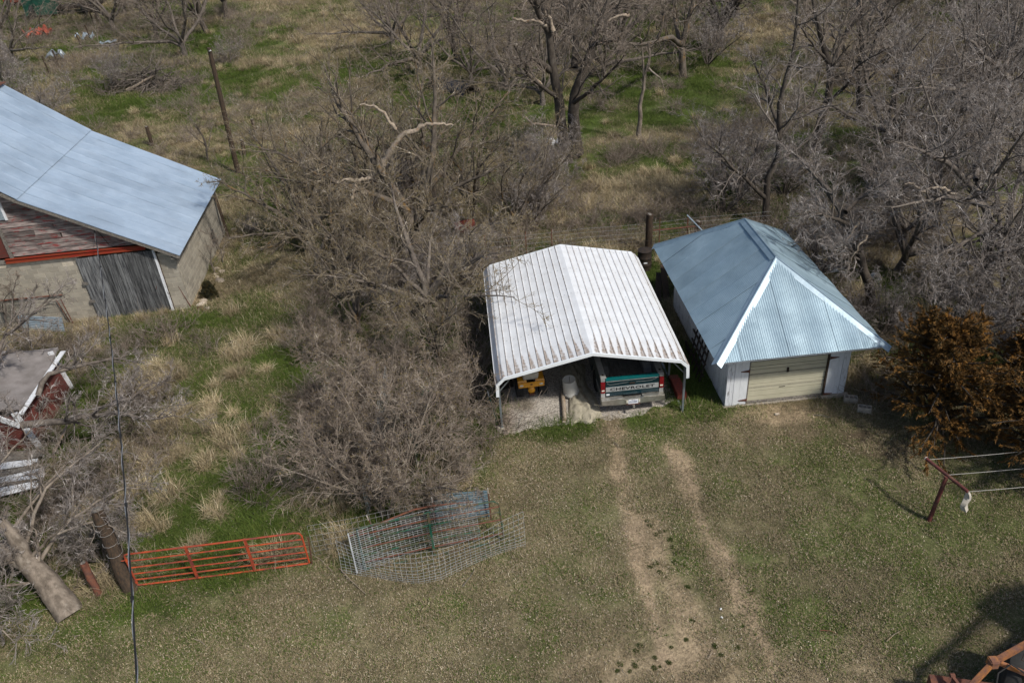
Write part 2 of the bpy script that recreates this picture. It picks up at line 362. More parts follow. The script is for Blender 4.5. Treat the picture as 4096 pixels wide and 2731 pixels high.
def fields(x, y):
    x = np.asarray(x, float); y = np.asarray(y, float)
    n1 = fbm(x * .35, y * .35, 1); n2 = fbm(x * 1.1, y * 1.1, 2); n3 = fbm(x * .13, y * .13, 4)
    n4 = fbm(x * 2.6, y * 2.6, 6)
    lawn = lawn_mask(x, y); trk = track_mask(x, y)
    g = sst(n1 * .55 + n3 * .35 + n2 * .35, .50, .74)            # meadow green
    for px, py, rx, ry, k in ((700, 330, 7, 3.2, 1), (820, 170, 5, 3, .7), (450, 270, 3, 4, .8), (560, 420, 5, 2, .8), (1250, 60, 10, 5, .35), (1780, 130, 3, 3, .8), (1150, 200, 5, 3, .7),
                              (2560, 330, 3.4, 4, 1), (2750, 330, 3, 4, 1), (2700, 450, 4, 3, .9), (2460, 210, 2, 4, .9), (2900, 400, 3, 3, .7), (2560, 620, 2.6, 1.6, .9), (2400, 720, 2, 1.5, .6),
                              (1130, 830, .9, 1.6, 1), (1000, 1020, .8, 2, .7), (1300, 1250, 1.3, 1.5, .9), (1000, 1250, 1.6, 2.2, .5), (820, 1290, 2.4, .7, .9), (1250, 1780, .8, 1.2, 1), (1500, 1780, .9, .7, .7), (1270, 1860, .7, .9, 1),
                              (620, 1420, 2.6, 1.2, .7), (860, 1560, 1.2, 2.2, .9), (840, 1750, 1, 1.5, .8), (300, 1790, 1, .8, 1), (420, 1700, 1, .8, .8), (570, 2420, 1.0, .4, 1), (380, 2480, .7, .6, 1), (700, 2360, 1, .4, .6),
                              (150, 2620, 1.2, .5, .5), (3200, 230, 3, 4, .6), (3400, 560, 3, 2, .6), (3250, 1160, 2, 1.5, .5), (2150, 1700, 1.2, .2, .5), (2750, 1650, .6, .4, .7), (1960, 1620, .5, .7, .8), (3300, 1620, .15, .1, 1),
                              (2430, 1980, .6, .4, .4), (1300, 2300, 1, .3, .4)):
        g = np.maximum(g, k * blob(x, y, px, py, rx, ry, .6))
    g = np.maximum(g, .55 * blob(x, y, 1550, 1250, 3.2, 3.6, .6))
    straw = np.zeros_like(x)
    for px, py, rx, ry, k in ((1450, 150, 7, 5, 1), (1300, 90, 9, 3, .6), (560, 1520, 1.1, 1.3, 1), (700, 1780, 1.6, 1.5, .9), (600, 2000, 1.6, 1.0, .6), (1250, 2180, .9, .6, 1), (920, 1480, .6, 1.2, .7), (1150, 1000, 1.5, 3, .5),
                              (2500, 780, 4.2, 2.3, 1), (2250, 800, 2.6, 1.6, .6), (3650, 230, 6, 5, .8), (3050, 120, 6, 5, .9), (900, 460, 5, 2, .5), (1050, 550, 5, 3, .6), (1300, 250, 5, 3, .6), (2700, 1700, .5, .3, .7), (1900, 1950, 1, .8, .5)):
        straw = np.maximum(straw, k * blob(x, y, px, py, rx, ry, .6))
    g = g * (1 - .75 * straw)
    lg = sst(n2 * .6 + n1 * .5, .47, .72) * .55 + .12            # lawn green share
    for px, py, rx, ry, k in ((3350, 1900, 1.6, 1.2, .45), (2400, 2000, 1.4, 1, .35), (300, 2600, 2.5, .8, .5), (570, 2440, 1.2, .5, 1), (330, 2530, .8, .6, .9), (3500, 2200, 2.5, 1, .4), (3850, 1900, 1, 2, .4), (2150, 1730, 1.2, .2, .6)):
        lg = np.maximum(lg, k * blob(x, y, px, py, rx, ry, .6))
    green = g * (1 - lawn) + lg * lawn
    bare = trk.copy()
    for px, py, rx, ry, k in ((3130, 1660, 1.9, .45, .8), (800, 1180, .7, .9, .85), (840, 1020, .5, 1.6, .7), (500, 1310, 2.0, .12, .9), (900, 2050, .15, .5, .6), (820, 1700, .12, 1.6, .5), (2640, 1650, .6, .25, .5), (2750, 960, 1.0, .6, .5), (3000, 1750, 1.6, .5, .35)):
        bare = np.maximum(bare, k * blob(x, y, px, py, rx, ry, .5))
    bare = np.maximum(bare, .6 * line(x, y, [(835, 1500), (822, 1680), (860, 1850), (925, 2070)], .1))
    dark_soil = np.zeros_like(x)  # darker moist bare soil in front of the garage and cedar
    dark_soil = np.maximum(dark_soil, blob(x, y, 3500, 1780, 2.0, .9, .5)); dark_soil = np.maximum(dark_soil, .7 * blob(x, y, 3200, 1720, 1.4, .6, .5))
    return dict(green=green * (1 - bare), straw=straw, lawn=lawn, bare=bare, humus=dark_soil, n2=n2, n4=n4, n1=n1)
def ground_color(x, y):
    f = fields(x, y)
    thatch = np.array([.12, .10, .06]); thatch2 = np.array([.24, .195, .125]); grn = np.array([.045, .08, .014]); strawc = np.array([.27, .20, .115])
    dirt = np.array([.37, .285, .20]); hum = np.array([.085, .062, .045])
    t = sst(f['n4'] * .6 + f['n2'] * .4, .35, .65)[:, None]
    c = thatch * (1 - t) + thatch2 * t
    lt = np.array([.185, .165, .10]); c = c * (1 - .7 * f['lawn'][:, None]) + lt * (.78 + .44 * t) * .7 * f['lawn'][:, None]
    c = c * (1 - f['straw'][:, None] * .6) + strawc * f['straw'][:, None] * .6
    gk = np.clip(f['green'] * 1.0, 0, 1)[:, None] * .85; c = c * (1 - gk) + grn * (.7 + .6 * t) * gk
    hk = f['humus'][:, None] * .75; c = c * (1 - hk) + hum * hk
    bk = f['bare'][:, None] * .85; c = c * (1 - bk) + dirt * (.85 + .3 * t) * bk
    return c
def ground():
    def axis(segs):
        out = []
        for a, b, s in segs: out += list(np.arange(a, b - 1e-6, s))
        return np.array(out + [segs[-1][1]])
    xs = axis([(-500, -100, 20), (-100, -45, 2.5), (-45, -22, .5), (-22, 20, .13), (20, 40, .5), (40, 90, 2.5), (90, 500, 20)])
    ys = axis([(-60, 5, 2.5), (5, 8, .3), (8, 36, .13), (36, 60, .35), (60, 130, 1.2), (130, 200, 5), (200, 700, 25)])
    X, Y = np.meshgrid(xs, ys); x, y = X.ravel(), Y.ravel(); z = height(x, y)
    nx, ny = len(xs), len(ys); i = np.arange(nx - 1)[None, :] + np.arange(ny - 1)[:, None] * nx
    Fq = np.stack([i, i + 1, i + nx + 1, i + nx], -1).reshape(-1, 4)
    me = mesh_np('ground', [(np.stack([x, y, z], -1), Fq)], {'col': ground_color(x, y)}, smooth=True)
    m, nt, b = newmat('grassy_ground'); a = _n(nt, 'ShaderNodeAttribute', attribute_name='col')
    g = _n(nt, 'ShaderNodeNewGeometry').outputs['Position']
    n = noise(nt, g, 11, 8, .85); n2 = noise(nt, g, 55, 4, .8)
    c = mixc(nt, 1.0, a.outputs['Color'], mixc(nt, mrange(nt, n, .33, .67), (.38, .38, .36), (1.6, 1.56, 1.46)), 'MULTIPLY')
    c = mixc(nt, mrange(nt, n2, .60, .70, 0, .55), c, (.38, .32, .22)); c = mixc(nt, mrange(nt, n2, .36, .28, 0, .6), c, (.03, .026, .018))
    _lk(nt, c, b.inputs['Base Color']); b.inputs['Roughness'].default_value = 1; b.inputs['Specular IOR Level'].default_value = .1
    bn = _n(nt, 'ShaderNodeBump'); bn.inputs['Strength'].default_value = .9; bn.inputs['Distance'].default_value = .05
    _lk(nt, noise(nt, g, 22, 6, .8), bn.inputs['Height']); _lk(nt, bn.outputs[0], b.inputs['Normal'])
    me.materials.append(m); o = link('ground', me); o['kind'] = 'structure'; return o
ground()

# ------------------------------------------------------------------ scattered vegetation
def blades(rng, n, R, h0, h1, w, lean, curl):
    """n curved two-segment blades in a disc of radius R"""
    a = rng.uniform(0, 6.283, n); r = R * np.sqrt(rng.uniform(0, 1, n)); p = np.stack([r * np.cos(a), r * np.sin(a), np.full(n, -.01)], -1)
    h = rng.uniform(h0, h1, n); az = rng.uniform(0, 6.283, n); ln = np.abs(rng.normal(lean, lean * .5, n))
    d = np.stack([np.cos(az) * np.sin(ln), np.sin(az) * np.sin(ln), np.cos(ln)], -1)
    m = p + d * (h * .5)[:, None]; ln2 = ln + rng.uniform(0, curl, n)
    d2 = np.stack([np.cos(az) * np.sin(ln2), np.sin(az) * np.sin(ln2), np.cos(ln2)], -1); t = m + d2 * (h * .5)[:, None]
    t[:, 2] = np.maximum(t[:, 2], .004)
    s = np.stack([-np.sin(az), np.cos(az), np.zeros(n)], -1) * (w * rng.uniform(.6, 1.3, n))[:, None] * .5
    V = np.stack([p - s, p + s, m + s * .8, m - s * .8, t + s * .25, t - s * .25], 1).reshape(-1, 3)
    b = np.arange(n)[:, None] * 6; Fq = np.concatenate([b + [0, 1, 2, 3], b + [3, 2, 4, 5]])
    return V, Fq, np.repeat(rng.uniform(0, 1, n), 6)
def grass_mat(name, cols_dry, green=(.065, .11, .02)):
    m, nt, b = newmat(name)
    r = _n(nt, 'ShaderNodeAttribute', attribute_name='rnd').outputs['Fac']
    g = _n(nt, 'ShaderNodeAttribute', attribute_name='gr', attribute_type='INSTANCER').outputs['Fac']
    t = _n(nt, 'ShaderNodeAttribute', attribute_name='tn', attribute_type='INSTANCER').outputs['Fac']
    r2 = math_(nt, 'FRACT', math_(nt, 'MULTIPLY', r, 37.7))
    dry = mixc(nt, r2, cols_dry[0], cols_dry[1]); dry = mixc(nt, math_(nt, 'GREATER_THAN', r2, .93), dry, cols_dry[2])
    gc = mixc(nt, r2, green, [green[0] * 1.9, green[1] * 1.45, green[2] * 1.6])
    c = mixc(nt, math_(nt, 'LESS_THAN', r, g), dry, gc)
    sc = _n(nt, 'ShaderNodeVectorMath', operation='SCALE'); _lk(nt, c, sc.inputs[0]); _lk(nt, t, sc.inputs['Scale'])
    _lk(nt, sc.outputs[0], b.inputs['Base Color']); b.inputs['Roughness'].default_value = .8; b.inputs['Specular IOR Level'].default_value = .15
    return m
def scatter(name, label, cat, pts, scl, rz, gr, tn, variants, seed, tilt=0):
    rng = np.random.default_rng(seed); n = len(pts)
    me = bpy.data.meshes.new(name); me.vertices.add(n); me.vertices.foreach_set('co', pts.astype(np.float32).ravel())
    def fa(k, v): a = me.attributes.new(k, 'FLOAT', 'POINT'); a.data.foreach_set('value', v.astype(np.float32))
    fa('gr', gr); fa('tn', tn); fa('scl', scl)
    a = me.attributes.new('rot', 'FLOAT_VECTOR', 'POINT'); a.data.foreach_set('vector', np.stack([rng.normal(0, tilt + 1e-6, n), rng.normal(0, tilt + 1e-6, n), rz], -1).astype(np.float32).ravel())
    a = me.attributes.new('idx', 'INT', 'POINT'); a.data.foreach_set('value', rng.integers(0, len(variants), n).astype(np.int32))
    o = link(name, me); o['label'] = label; o['category'] = cat; o['kind'] = 'stuff'
    cc = bpy.data.collections.new(name + '_variants')
    for k, vm in enumerate(variants): cc.objects.link(bpy.data.objects.new('%s_tuft' % name, vm))
    ng = bpy.data.node_groups.new(name + '_nodes', 'GeometryNodeTree')
    ng.interface.new_socket('Geometry', in_out='INPUT', socket_type='NodeSocketGeometry'); ng.interface.new_socket('Geometry', in_out='OUTPUT', socket_type='NodeSocketGeometry')
    gi = ng.nodes.new('NodeGroupInput'); go = ng.nodes.new('NodeGroupOutput'); ip = ng.nodes.new('GeometryNodeInstanceOnPoints')
    ci = ng.nodes.new('GeometryNodeCollectionInfo'); ci.inputs[0].default_value = cc; ci.inputs[1].default_value = True; ci.inputs[2].default_value = True
    def na(k, t):
        q = ng.nodes.new('GeometryNodeInputNamedAttribute'); q.data_type = t; q.inputs[0].default_value = k; return q.outputs[0]
    er = ng.nodes.new('FunctionNodeEulerToRotation')
    L = ng.links.new; L(gi.outputs[0], ip.inputs['Points']); L(ci.outputs[0], ip.inputs['Instance']); ip.inputs['Pick Instance'].default_value = True
    L(na('idx', 'INT'), ip.inputs['Instance Index']); L(na('rot', 'FLOAT_VECTOR'), er.inputs[0]); L(er.outputs[0], ip.inputs['Rotation'])
    L(na('scl', 'FLOAT'), ip.inputs['Scale']); L(ip.outputs[0], go.inputs[0])
    md = o.modifiers.new('scatter', 'NODES'); md.node_group = ng
    return o
def in_view(x, y, m=160):
    px, py = unproj(x, y); return (px > -m) & (px < 4096 + m) & (py > -m) & (py < 2731 + m) & (y > 5)
# footprints kept clear of grass: (x0,x1,y0,y1)
CLEAR = [(-.55, 5.2, 19.3, 26.3), (6.2, 10.2, 19.5, 26.0), (-28.5, -13.1, 28.4, 36.5)]
def not_clear(x, y):
    k = np.ones(len(x), bool)
    for a, b, c, d in CLEAR: k &= ~((x > a) & (x < b) & (y > c) & (y < d))
    return k
GM = grass_mat('grass_blades', ((.44, .36, .22), (.20, .155, .09), (.62, .54, .38)))
def variant(name, seed, k, *a, mat_=GM):
    out = []
    for i in range(k):
        V, Fq, r = blades(np.random.default_rng(seed + i), *a); me = mesh_np(name, [(V, Fq)], {'rnd': r}); me.materials.append(mat_); out.append(me)
    return out
def pts_in(rng, n, x0, x1, y0, y1):
    x = rng.uniform(x0, x1, n); y = rng.uniform(y0, y1, n); k = in_view(x, y) & not_clear(x, y); return x[k], y[k]
def make_grass():
    rng = np.random.default_rng(11)
    # short mown grass
    x, y = pts_in(rng, 7500, -16, 18, 6.5, 20); f = fields(x, y); k = (f['lawn'] > .35) & (rng.uniform(0, 1, len(x)) > f['bare'] * .8) & (rng.uniform(0, 1, len(x)) > f['humus'] * .5)
    x, y = x[k], y[k]; f = {a: b[k] for a, b in f.items()}; n = len(x)
    scatter('lawn_grass', 'short dry olive lawn grass with green patches in the yard', 'grass', np.stack([x, y, height(x, y)], -1), rng.uniform(.8, 1.3, n), rng.uniform(0, 6.28, n),
            np.clip(f['green'] * .9 + .06, 0, 1), rng.uniform(.62, 1.0, n) * (.62 + .5 * f['n2']), variant('lawn_tuft', 100, 4, 300, .34, .025, .075, .012, .9, 1.0), 1, .05)
    # meadow grass, near and mid field
    xs, ys = [], []
    for n, x0, x1, y0, y1 in ((9500, -24, 16, 13, 40), (9000, -60, 45, 40, 75), (5000, -90, 70, 75, 135)):
        a, b = pts_in(rng, n, x0, x1, y0, y1); xs.append(a); ys.append(b)
    x, y = np.concatenate(xs), np.concatenate(ys); f = fields(x, y); k = (f['lawn'] < .4) & (rng.uniform(0, 1, len(x)) > f['bare'] * .8)
    x, y = x[k], y[k]; f = {a: b[k] for a, b in f.items()}; n = len(x)
    big = 1 + sst(y, 40, 90) * 1.1
    scatter('meadow_grass', 'rough unmown meadow grass, part green and part dry', 'grass', np.stack([x, y, height(x, y)], -1), rng.uniform(.7, 1.2, n) * big, rng.uniform(0, 6.28, n),
            np.clip(f['green'] * 1.15 + .04, 0, 1), rng.uniform(.65, 1.05, n) * (.7 + .4 * f['n2']), variant('meadow_tuft', 200, 4, 420, .62, .08, .26, .010, .95, 1.0), 2, .06)
    # tall straw clumps
    xs, ys = [], []
    for n, x0, x1, y0, y1 in ((3600, -24, 16, 13.5, 40), (4200, -60, 45, 40, 75), (2600, -90, 70, 75, 135)):
        a, b = pts_in(rng, n, x0, x1, y0, y1); xs.append(a); ys.append(b)
    x, y = np.concatenate(xs), np.concatenate(ys); f = fields(x, y)
    pr = (.10 + .9 * f['straw'] + .5 * sst(f['n1'], .5, .7)) * (1 - .85 * f['green']) * (1 - f['bare']) * (f['lawn'] < .3)
    k = rng.uniform(0, 1, len(x)) < pr; x, y = x[k], y[k]; n = len(x)
    st = variant('straw_tuft', 300, 4, 300, .30, .25, .75, .011, .75, 1.2)
    scatter('straw_clumps', 'clumps of tall pale dead grass standing and lying in the meadow', 'dry grass', np.stack([x, y, height(x, y)], -1), rng.uniform(.6, 1.15, n) * (1 + .5 * sst(y, 45, 90)), rng.uniform(0, 6.28, n),
            np.full(n, .03), rng.uniform(.75, 1.25, n), st, 3, .15)
    # fallen leaves on the yard
    def leafpatch(seed):
        r = np.random.default_rng(seed); n = 30; p = np.stack([r.uniform(-.5, .5, n), r.uniform(-.5, .5, n), r.uniform(.02, .045, n)], -1)
        a = r.uniform(0, 6.28, n); L = r.uniform(.012, .032, n); w = L * r.uniform(.2, .45, n); d = np.stack([np.cos(a), np.sin(a), r.uniform(-.3, .3, n)], -1); s = np.stack([-np.sin(a), np.cos(a), r.uniform(-.6, .6, n)], -1)
        V = np.stack([p - d * L[:, None], p - s * w[:, None], p + d * L[:, None] + [0, 0, .008], p + s * w[:, None]], 1).reshape(-1, 3)
        me = mesh_np('leaf_patch', [(V, np.arange(n)[:, None] * 4 + np.arange(4))], {'rnd': np.repeat(r.uniform(0, 1, n), 4)}); me.materials.append(LM); return me
    LM = mat('fallen_leaves', (.46, .40, .30), (.26, .20, .13), 30, .8)
    x, y = pts_in(rng, 2600, -14, 16, 6.5, 26); f = fields(x, y); k = rng.uniform(0, 1, len(x)) < .75 - .6 * f['bare'] - .45 * sst(x, 5, 9)
    x, y = x[k], y[k]; n = len(x)
    scatter('fallen_leaves', 'small curled pale leaves scattered over the lawn', 'leaves', np.stack([x, y, height(x, y)], -1), rng.uniform(.7, 1.0, n), rng.uniform(0, 6.28, n), np.zeros(n), np.ones(n), [leafpatch(k) for k in range(4)], 4)
    # dark green weed tufts along the wheel tracks
    px = [(2575, 2055), (2590, 2085), (2600, 2105), (2625, 2140), (2640, 2130), (2660, 2125), (2680, 2160), (2690, 2190), (2700, 2215), (2720, 2210), (2600, 2270), (2625, 2255), (2640, 2290), (2665, 2310), (2700, 2250), (2735, 2260), (2750, 2350), (2890, 2320),
          (2770, 2485), (2745, 2560), (2560, 2580), (2545, 2600), (2505, 2500), (2410, 2575), (2540, 2660), (2620, 2630), (2618, 2672), (2640, 2665), (2675, 2650), (2685, 2590), (2480, 2655), (2470, 2680), (2520, 2683), (2400, 2725), (2600, 2725), (2860, 2585), (2950, 2590), (2885, 2620), (2975, 2505), (3005, 2370)]
    P = np.array([at(*q) for q in px]); P[:, 2] = height(P[:, 0], P[:, 1]); n = len(P)
    scatter('weed_tufts', 'small dark green weed tufts dotted along the bare wheel tracks', 'weeds', P, rng.uniform(.35, .8, n), rng.uniform(0, 6.28, n), np.full(n, .97), np.full(n, .42), variant('weed_tuft', 400, 2, 160, .10, .03, .09, .012, .6, .6), 5)
make_grass()

# ------------------------------------------------------------------ trees
def unit(v): return v / (np.linalg.norm(v, axis=-1, keepdims=True) + 1e-9)
def perp(d, ang, az):
    ref = np.where(np.abs(d[:, 2:3]) > .9, np.array([[1., 0, 0]]), np.array([[0, 0, 1.]]))
    a = unit(np.cross(d, ref)); b = np.cross(d, a)
    return d * np.cos(ang)[:, None] + (a * np.cos(az)[:, None] + b * np.sin(az)[:, None]) * np.sin(ang)[:, None]
def grow(rng, P, D, L, n, wob, trop):
    pts = [P]; D = unit(D)
    for i in range(n):
        D = unit(D + rng.normal(0, wob, D.shape) + np.array([0, 0, 1.]) * trop); P = P + D * (L / n)[:, None]
        pts.append(P)
    return np.stack(pts, 1)
def spawn(rng, pts, rd, L, k, t0, t1, ang, asd, lf, rf, tfall=.55):
    N, m, _ = pts.shape; t = t0 + (t1 - t0) * ((np.arange(k)[None, :] + rng.uniform(0, 1, (N, k))) / k)
    f = t * (m - 1); i = np.minimum(f.astype(int), m - 2); u = (f - i)[..., None]; idx = np.arange(N)[:, None]
    A, B = pts[idx, i], pts[idx, i + 1]; P = (A * (1 - u) + B * u).reshape(-1, 3); D = unit(B - A).reshape(-1, 3)
    r = (rd[idx, i] * (1 - u[..., 0]) + rd[idx, i + 1] * u[..., 0]).reshape(-1) * rf
    n = N * k; L2 = (L[:, None] * lf * (1 - tfall * t) * rng.uniform(.6, 1.3, (N, k))).reshape(-1)
    return P, perp(D, np.abs(rng.normal(ang, asd, n)), rng.uniform(0, 6.283, n)), L2, r
def radii(r0, n, tip): return r0[:, None] * np.linspace(1, tip, n + 1)[None, :]
def tubes(pts, rd, s):
    N, m, _ = pts.shape; T = np.empty_like(pts); T[:, 1:-1] = pts[:, 2:] - pts[:, :-2]; T[:, 0] = pts[:, 1] - pts[:, 0]; T[:, -1] = pts[:, -1] - pts[:, -2]
    T = unit(T); ref = unit(np.random.default_rng(1).normal(0, 1, (N, 1, 3))); a = unit(np.cross(T, np.broadcast_to(ref, T.shape))); b = np.cross(T, a)
    th = np.arange(s) * 2 * np.pi / s
    V = pts[:, :, None] + (a[:, :, None] * np.cos(th)[:, None] + b[:, :, None] * np.sin(th)[:, None]) * rd[:, :, None, None]
    base = (np.arange(N) * m * s)[:, None, None] + (np.arange(m - 1) * s)[None, :, None] + np.arange(s)[None, None, :]
    nx = (np.arange(N) * m * s)[:, None, None] + (np.arange(m - 1) * s)[None, :, None] + ((np.arange(s) + 1) % s)[None, None, :]
    return V.reshape(-1, 3), np.stack([base, nx, nx + s, base + s], -1).reshape(-1, 4)
def resample(pl, n):
    pl = np.array(pl, float); d = np.concatenate([[0], np.cumsum(np.linalg.norm(np.diff(pl, axis=0), axis=1))]); t = np.linspace(0, d[-1], n + 1)
    out = np.stack([np.interp(t, d, pl[:, k]) for k in range(3)], -1); return out, d[-1]
def tree(name, label, base, H, R, seed, style='upright', limbs=None, wood='bark_grey', tw='tw_brown', nl=5, nb=11, ns=9, nt=8, r0=.16, buds=False, group=None, pale=None, cat='tree', twr=.006, droop=0.0, only_mesh=False, low=.25):
    """limbs: list of (list of world points, start radius, end radius) that carry the branches; else grown"""
    rng = np.random.default_rng(seed); base = np.array(base, float)
    root = thing(name, label, cat, base, 0, group)
    wood_parts = []
    if limbs is None:
        if style == 'bush':
            n = nl; az = rng.uniform(0, 6.283, n); sp = rng.uniform(.1, 1.0, n); P = np.stack([np.cos(az) * .15, np.sin(az) * .15, np.zeros(n) - .03], -1) * rng.uniform(.2, 1, (n, 1))
            D = np.stack([np.cos(az) * np.sin(sp), np.sin(az) * np.sin(sp), np.cos(sp)], -1); L = H * rng.uniform(.65, 1.1, n); lead = grow(rng, P, D, L, 8, .10, .03); lr = radii(r0 * rng.uniform(.6, 1, n), 8, .15)
        else:
            tf = {'upright': .22, 'spread': .16}[style] * H
            tp = grow(rng, np.array([[0, 0, -.1]]), np.array([[rng.normal(0, .1), rng.normal(0, .1), 1.]]), np.array([tf + .1]), 5, .06, .05)
            trd = np.linspace(1.25, .95, 6)[None] * r0; trd[0, 0] *= 1.35; wood_parts.append(tubes(tp, trd, 9))
            n = nl; az = np.arange(n) * 6.283 / n + rng.uniform(-.5, .5, n); a0 = math.atan2(R, H - tf)
            sp = a0 * rng.uniform(.35, 1.15, n) * (1.0 if style == 'upright' else 1.25); P = np.repeat(tp[:, -1], n, 0) - np.array([0, 0, 1]) * rng.uniform(0, .35 * tf, (n, 1))
            D = np.stack([np.cos(az) * np.sin(sp), np.sin(az) * np.sin(sp), np.cos(sp)], -1); L = np.hypot(R * np.sin(sp) / math.sin(a0) * .9, H - tf) * rng.uniform(.75, 1.05, n)
            lead = grow(rng, P, D, L, 9, .13, .04 - droop); lr = radii(r0 * rng.uniform(.5, .85, n), 9, .14)
    else:
        A, Rr, L = [], [], []
        for pl, ra, rb in limbs:
            p, l = resample(pl, 10); p = p + rng.normal(0, .02 * l / 10 + .01, p.shape); A.append(p - base); L.append(l); Rr.append(np.linspace(ra, rb, 11))
        lead, lr, L = np.stack(A), np.stack(Rr), np.array(L)
    wood_parts.append(tubes(lead, lr, 7))
    Lc = np.minimum(L, R * 1.9)
    P, D, L2, r = spawn(rng, lead, lr, Lc, nb, low, 1.0, .85, .25, .50, .55); r = np.maximum(r, .010)
    D = unit(D + np.array([0, 0, .15 - droop * 2])); br = grow(rng, P, D, L2, 7, .17, .03 - droop); brr = radii(np.minimum(r, .05), 7, .25)
    P, D, L3, r = spawn(rng, br, brr, L2, ns, .15, 1.0, .75, .25, .48, .6); sb = grow(rng, P, D, L3, 5, .18, .02 - droop); sbr = radii(np.maximum(r, twr * 1.3), 5, .5)
    P, D, L4, r = spawn(rng, sb, sbr, L3, nt, .1, 1.0, .7, .25, .50, .7); L4 = np.clip(L4, .12, .75); t4 = grow(rng, P, D, L4, 3, .16, .03 - droop); t4r = radii(np.full(len(P), twr), 3, .6)
    trunk_me = mesh_np('trunk', wood_parts, smooth=True); trunk_me.materials.append(M[wood]); link('trunk', trunk_me, root)
    lb = mesh_np('branches', [tubes(br, brr, 5)], smooth=True); lb.materials.append(M[wood] if wood != 'bark_dark' else M['bark_grey']); link('branches', lb, root)
    cr = mesh_np('crown', [tubes(sb, sbr, 3), tubes(t4, t4r, 3)]); cr.materials.append(M[tw]); link('crown', cr, root)
    if buds:
        tips = np.concatenate([t4[:, 3], t4[:, 2], t4[:, 1]]); tips = tips[rng.uniform(0, 1, len(tips)) < buds]; n = len(tips); d = unit(rng.normal(0, 1, (n, 3)) + [0, 0, .6]); s = unit(np.cross(d, rng.normal(0, 1, (n, 3)))); q = np.cross(d, s)
        Lb = rng.uniform(.02, .05, n)[:, None]; w = .011
        V = np.stack([tips - d * Lb * .3, tips + s * w, tips - s * w * .5 + q * w, tips - s * w * .5 - q * w, tips + d * Lb], 1).reshape(-1, 3); b = np.arange(n)[:, None] * 5
        Fb = np.concatenate([b + k for k in ([0, 1, 2], [0, 2, 3], [0, 3, 1], [4, 2, 1], [4, 3, 2], [4, 1, 3])])
        bm_ = mesh_np('buds', [(V, Fb)]); bm_.materials.append(M['bud']); bo = link('buds', bm_, root); bo['kind'] = 'stuff'
    for pl, ra, rb in (pale or []):
        p = np.array(pl) - base; p, l = resample(p, max(5, len(pl) * 3)); p = p + rng.normal(0, .025, p.shape); pr = np.linspace(ra, rb, len(p))[None] * rng.uniform(.85, 1.15, (1, len(p)))
        me = mesh_np('dead_limb', [tubes(p[None], pr, 7)], smooth=True); me.materials.append(M['palewood']); link('dead_limb', me, root)['label'] = 'bleached bare dead limb with stripped bark'
    return root
def TR(y, pts, dy=None, tile=None):
    """trace: photo points laid onto the upright plane at distance y, with depth offsets"""
    out = []
    for i, p in enumerate(pts):
        q = tl(tile, *p[:2]) if tile else p[:2]; off = (p[2] if len(p) > 2 else 0)
        out.append(aty(q[0], q[1], y + off))
    return out
def G0(px, py):
    p = at(px, py); p[2] = hz(p[0], p[1]); return p

# central spreading tree behind the carport, hollow mossy trunk
b = G0(1677, 1010)
c = lambda *a: b + np.array(a)
tree('spreading_tree', 'wide spreading bare tree with mossy limbs in the middle, behind the white carport', b, 8.5, 6.2, 1, limbs=[
    ([c(0, 0, -.1), c(-.1, .2, 1.4), c(-.7, .5, 2.6), c(-1.6, .9, 4.3), c(-2.6, 1.6, 6.3), c(-3.2, 2.4, 7.8)], .30, .03),
    ([c(0, 0, 1.2), c(.5, .3, 2.4), c(1.1, .8, 4.2), c(1.4, 1.4, 6.5), c(1.5, 2.0, 8.6)], .2, .03),
    ([c(-.3, .3, 2.0), c(-1.6, -.2, 3.0), c(-3.4, -.4, 3.9), c(-5.2, .2, 4.9), c(-6.6, .5, 5.4)], .15, .02),
    ([c(.2, .1, 1.8), c(1.5, -.4, 2.9), c(3.0, -.9, 3.7), c(4.6, -.9, 4.4)], .14, .02),
    ([c(-.4, .4, 2.2), c(-1.4, 1.8, 3.6), c(-2.4, 3.3, 5.2), c(-4.0, 4.4, 6.4)], .13, .02),
    ([c(.2, .4, 2.0), c(.6, 2.2, 3.6), c(.4, 4.0, 5.4), c(.9, 5.4, 6.8)], .13, .02),
    ([c(.3, .2, 2.3), c(2.0, 1.6, 3.9), c(3.7, 2.6, 5.2), c(4.9, 3.2, 6.3)], .13, .02),
    ([c(-.1, -.1, 1.3), c(-.7, -1.5, 2.4), c(-1.7, -2.8, 3.2), c(-2.9, -3.7, 3.7)], .12, .02),
    ([c(0, -.1, 1.3), c(.6, -1.6, 2.5), c(1.2, -3.1, 3.3), c(1.8, -4.1, 3.8)], .12, .02)],
    wood='bark_mossy', tw='tw_olive', nb=14, ns=8, nt=6, buds=.22, low=.3,
    pale=[(TR(31.3, [(1535, 660), (1570, 590), (1610, 545), (1655, 520), (1700, 503)]), .13, .09), (TR(31.3, [(1700, 503), (1750, 495), (1810, 505, .3)]), .07, .03),
          (TR(31.6, [(1440, 420), (1490, 425), (1535, 450), (1560, 490), (1590, 520)]), .03, .08)])
b = G0(1250, 1031)
c = lambda *a: b + np.array(a)
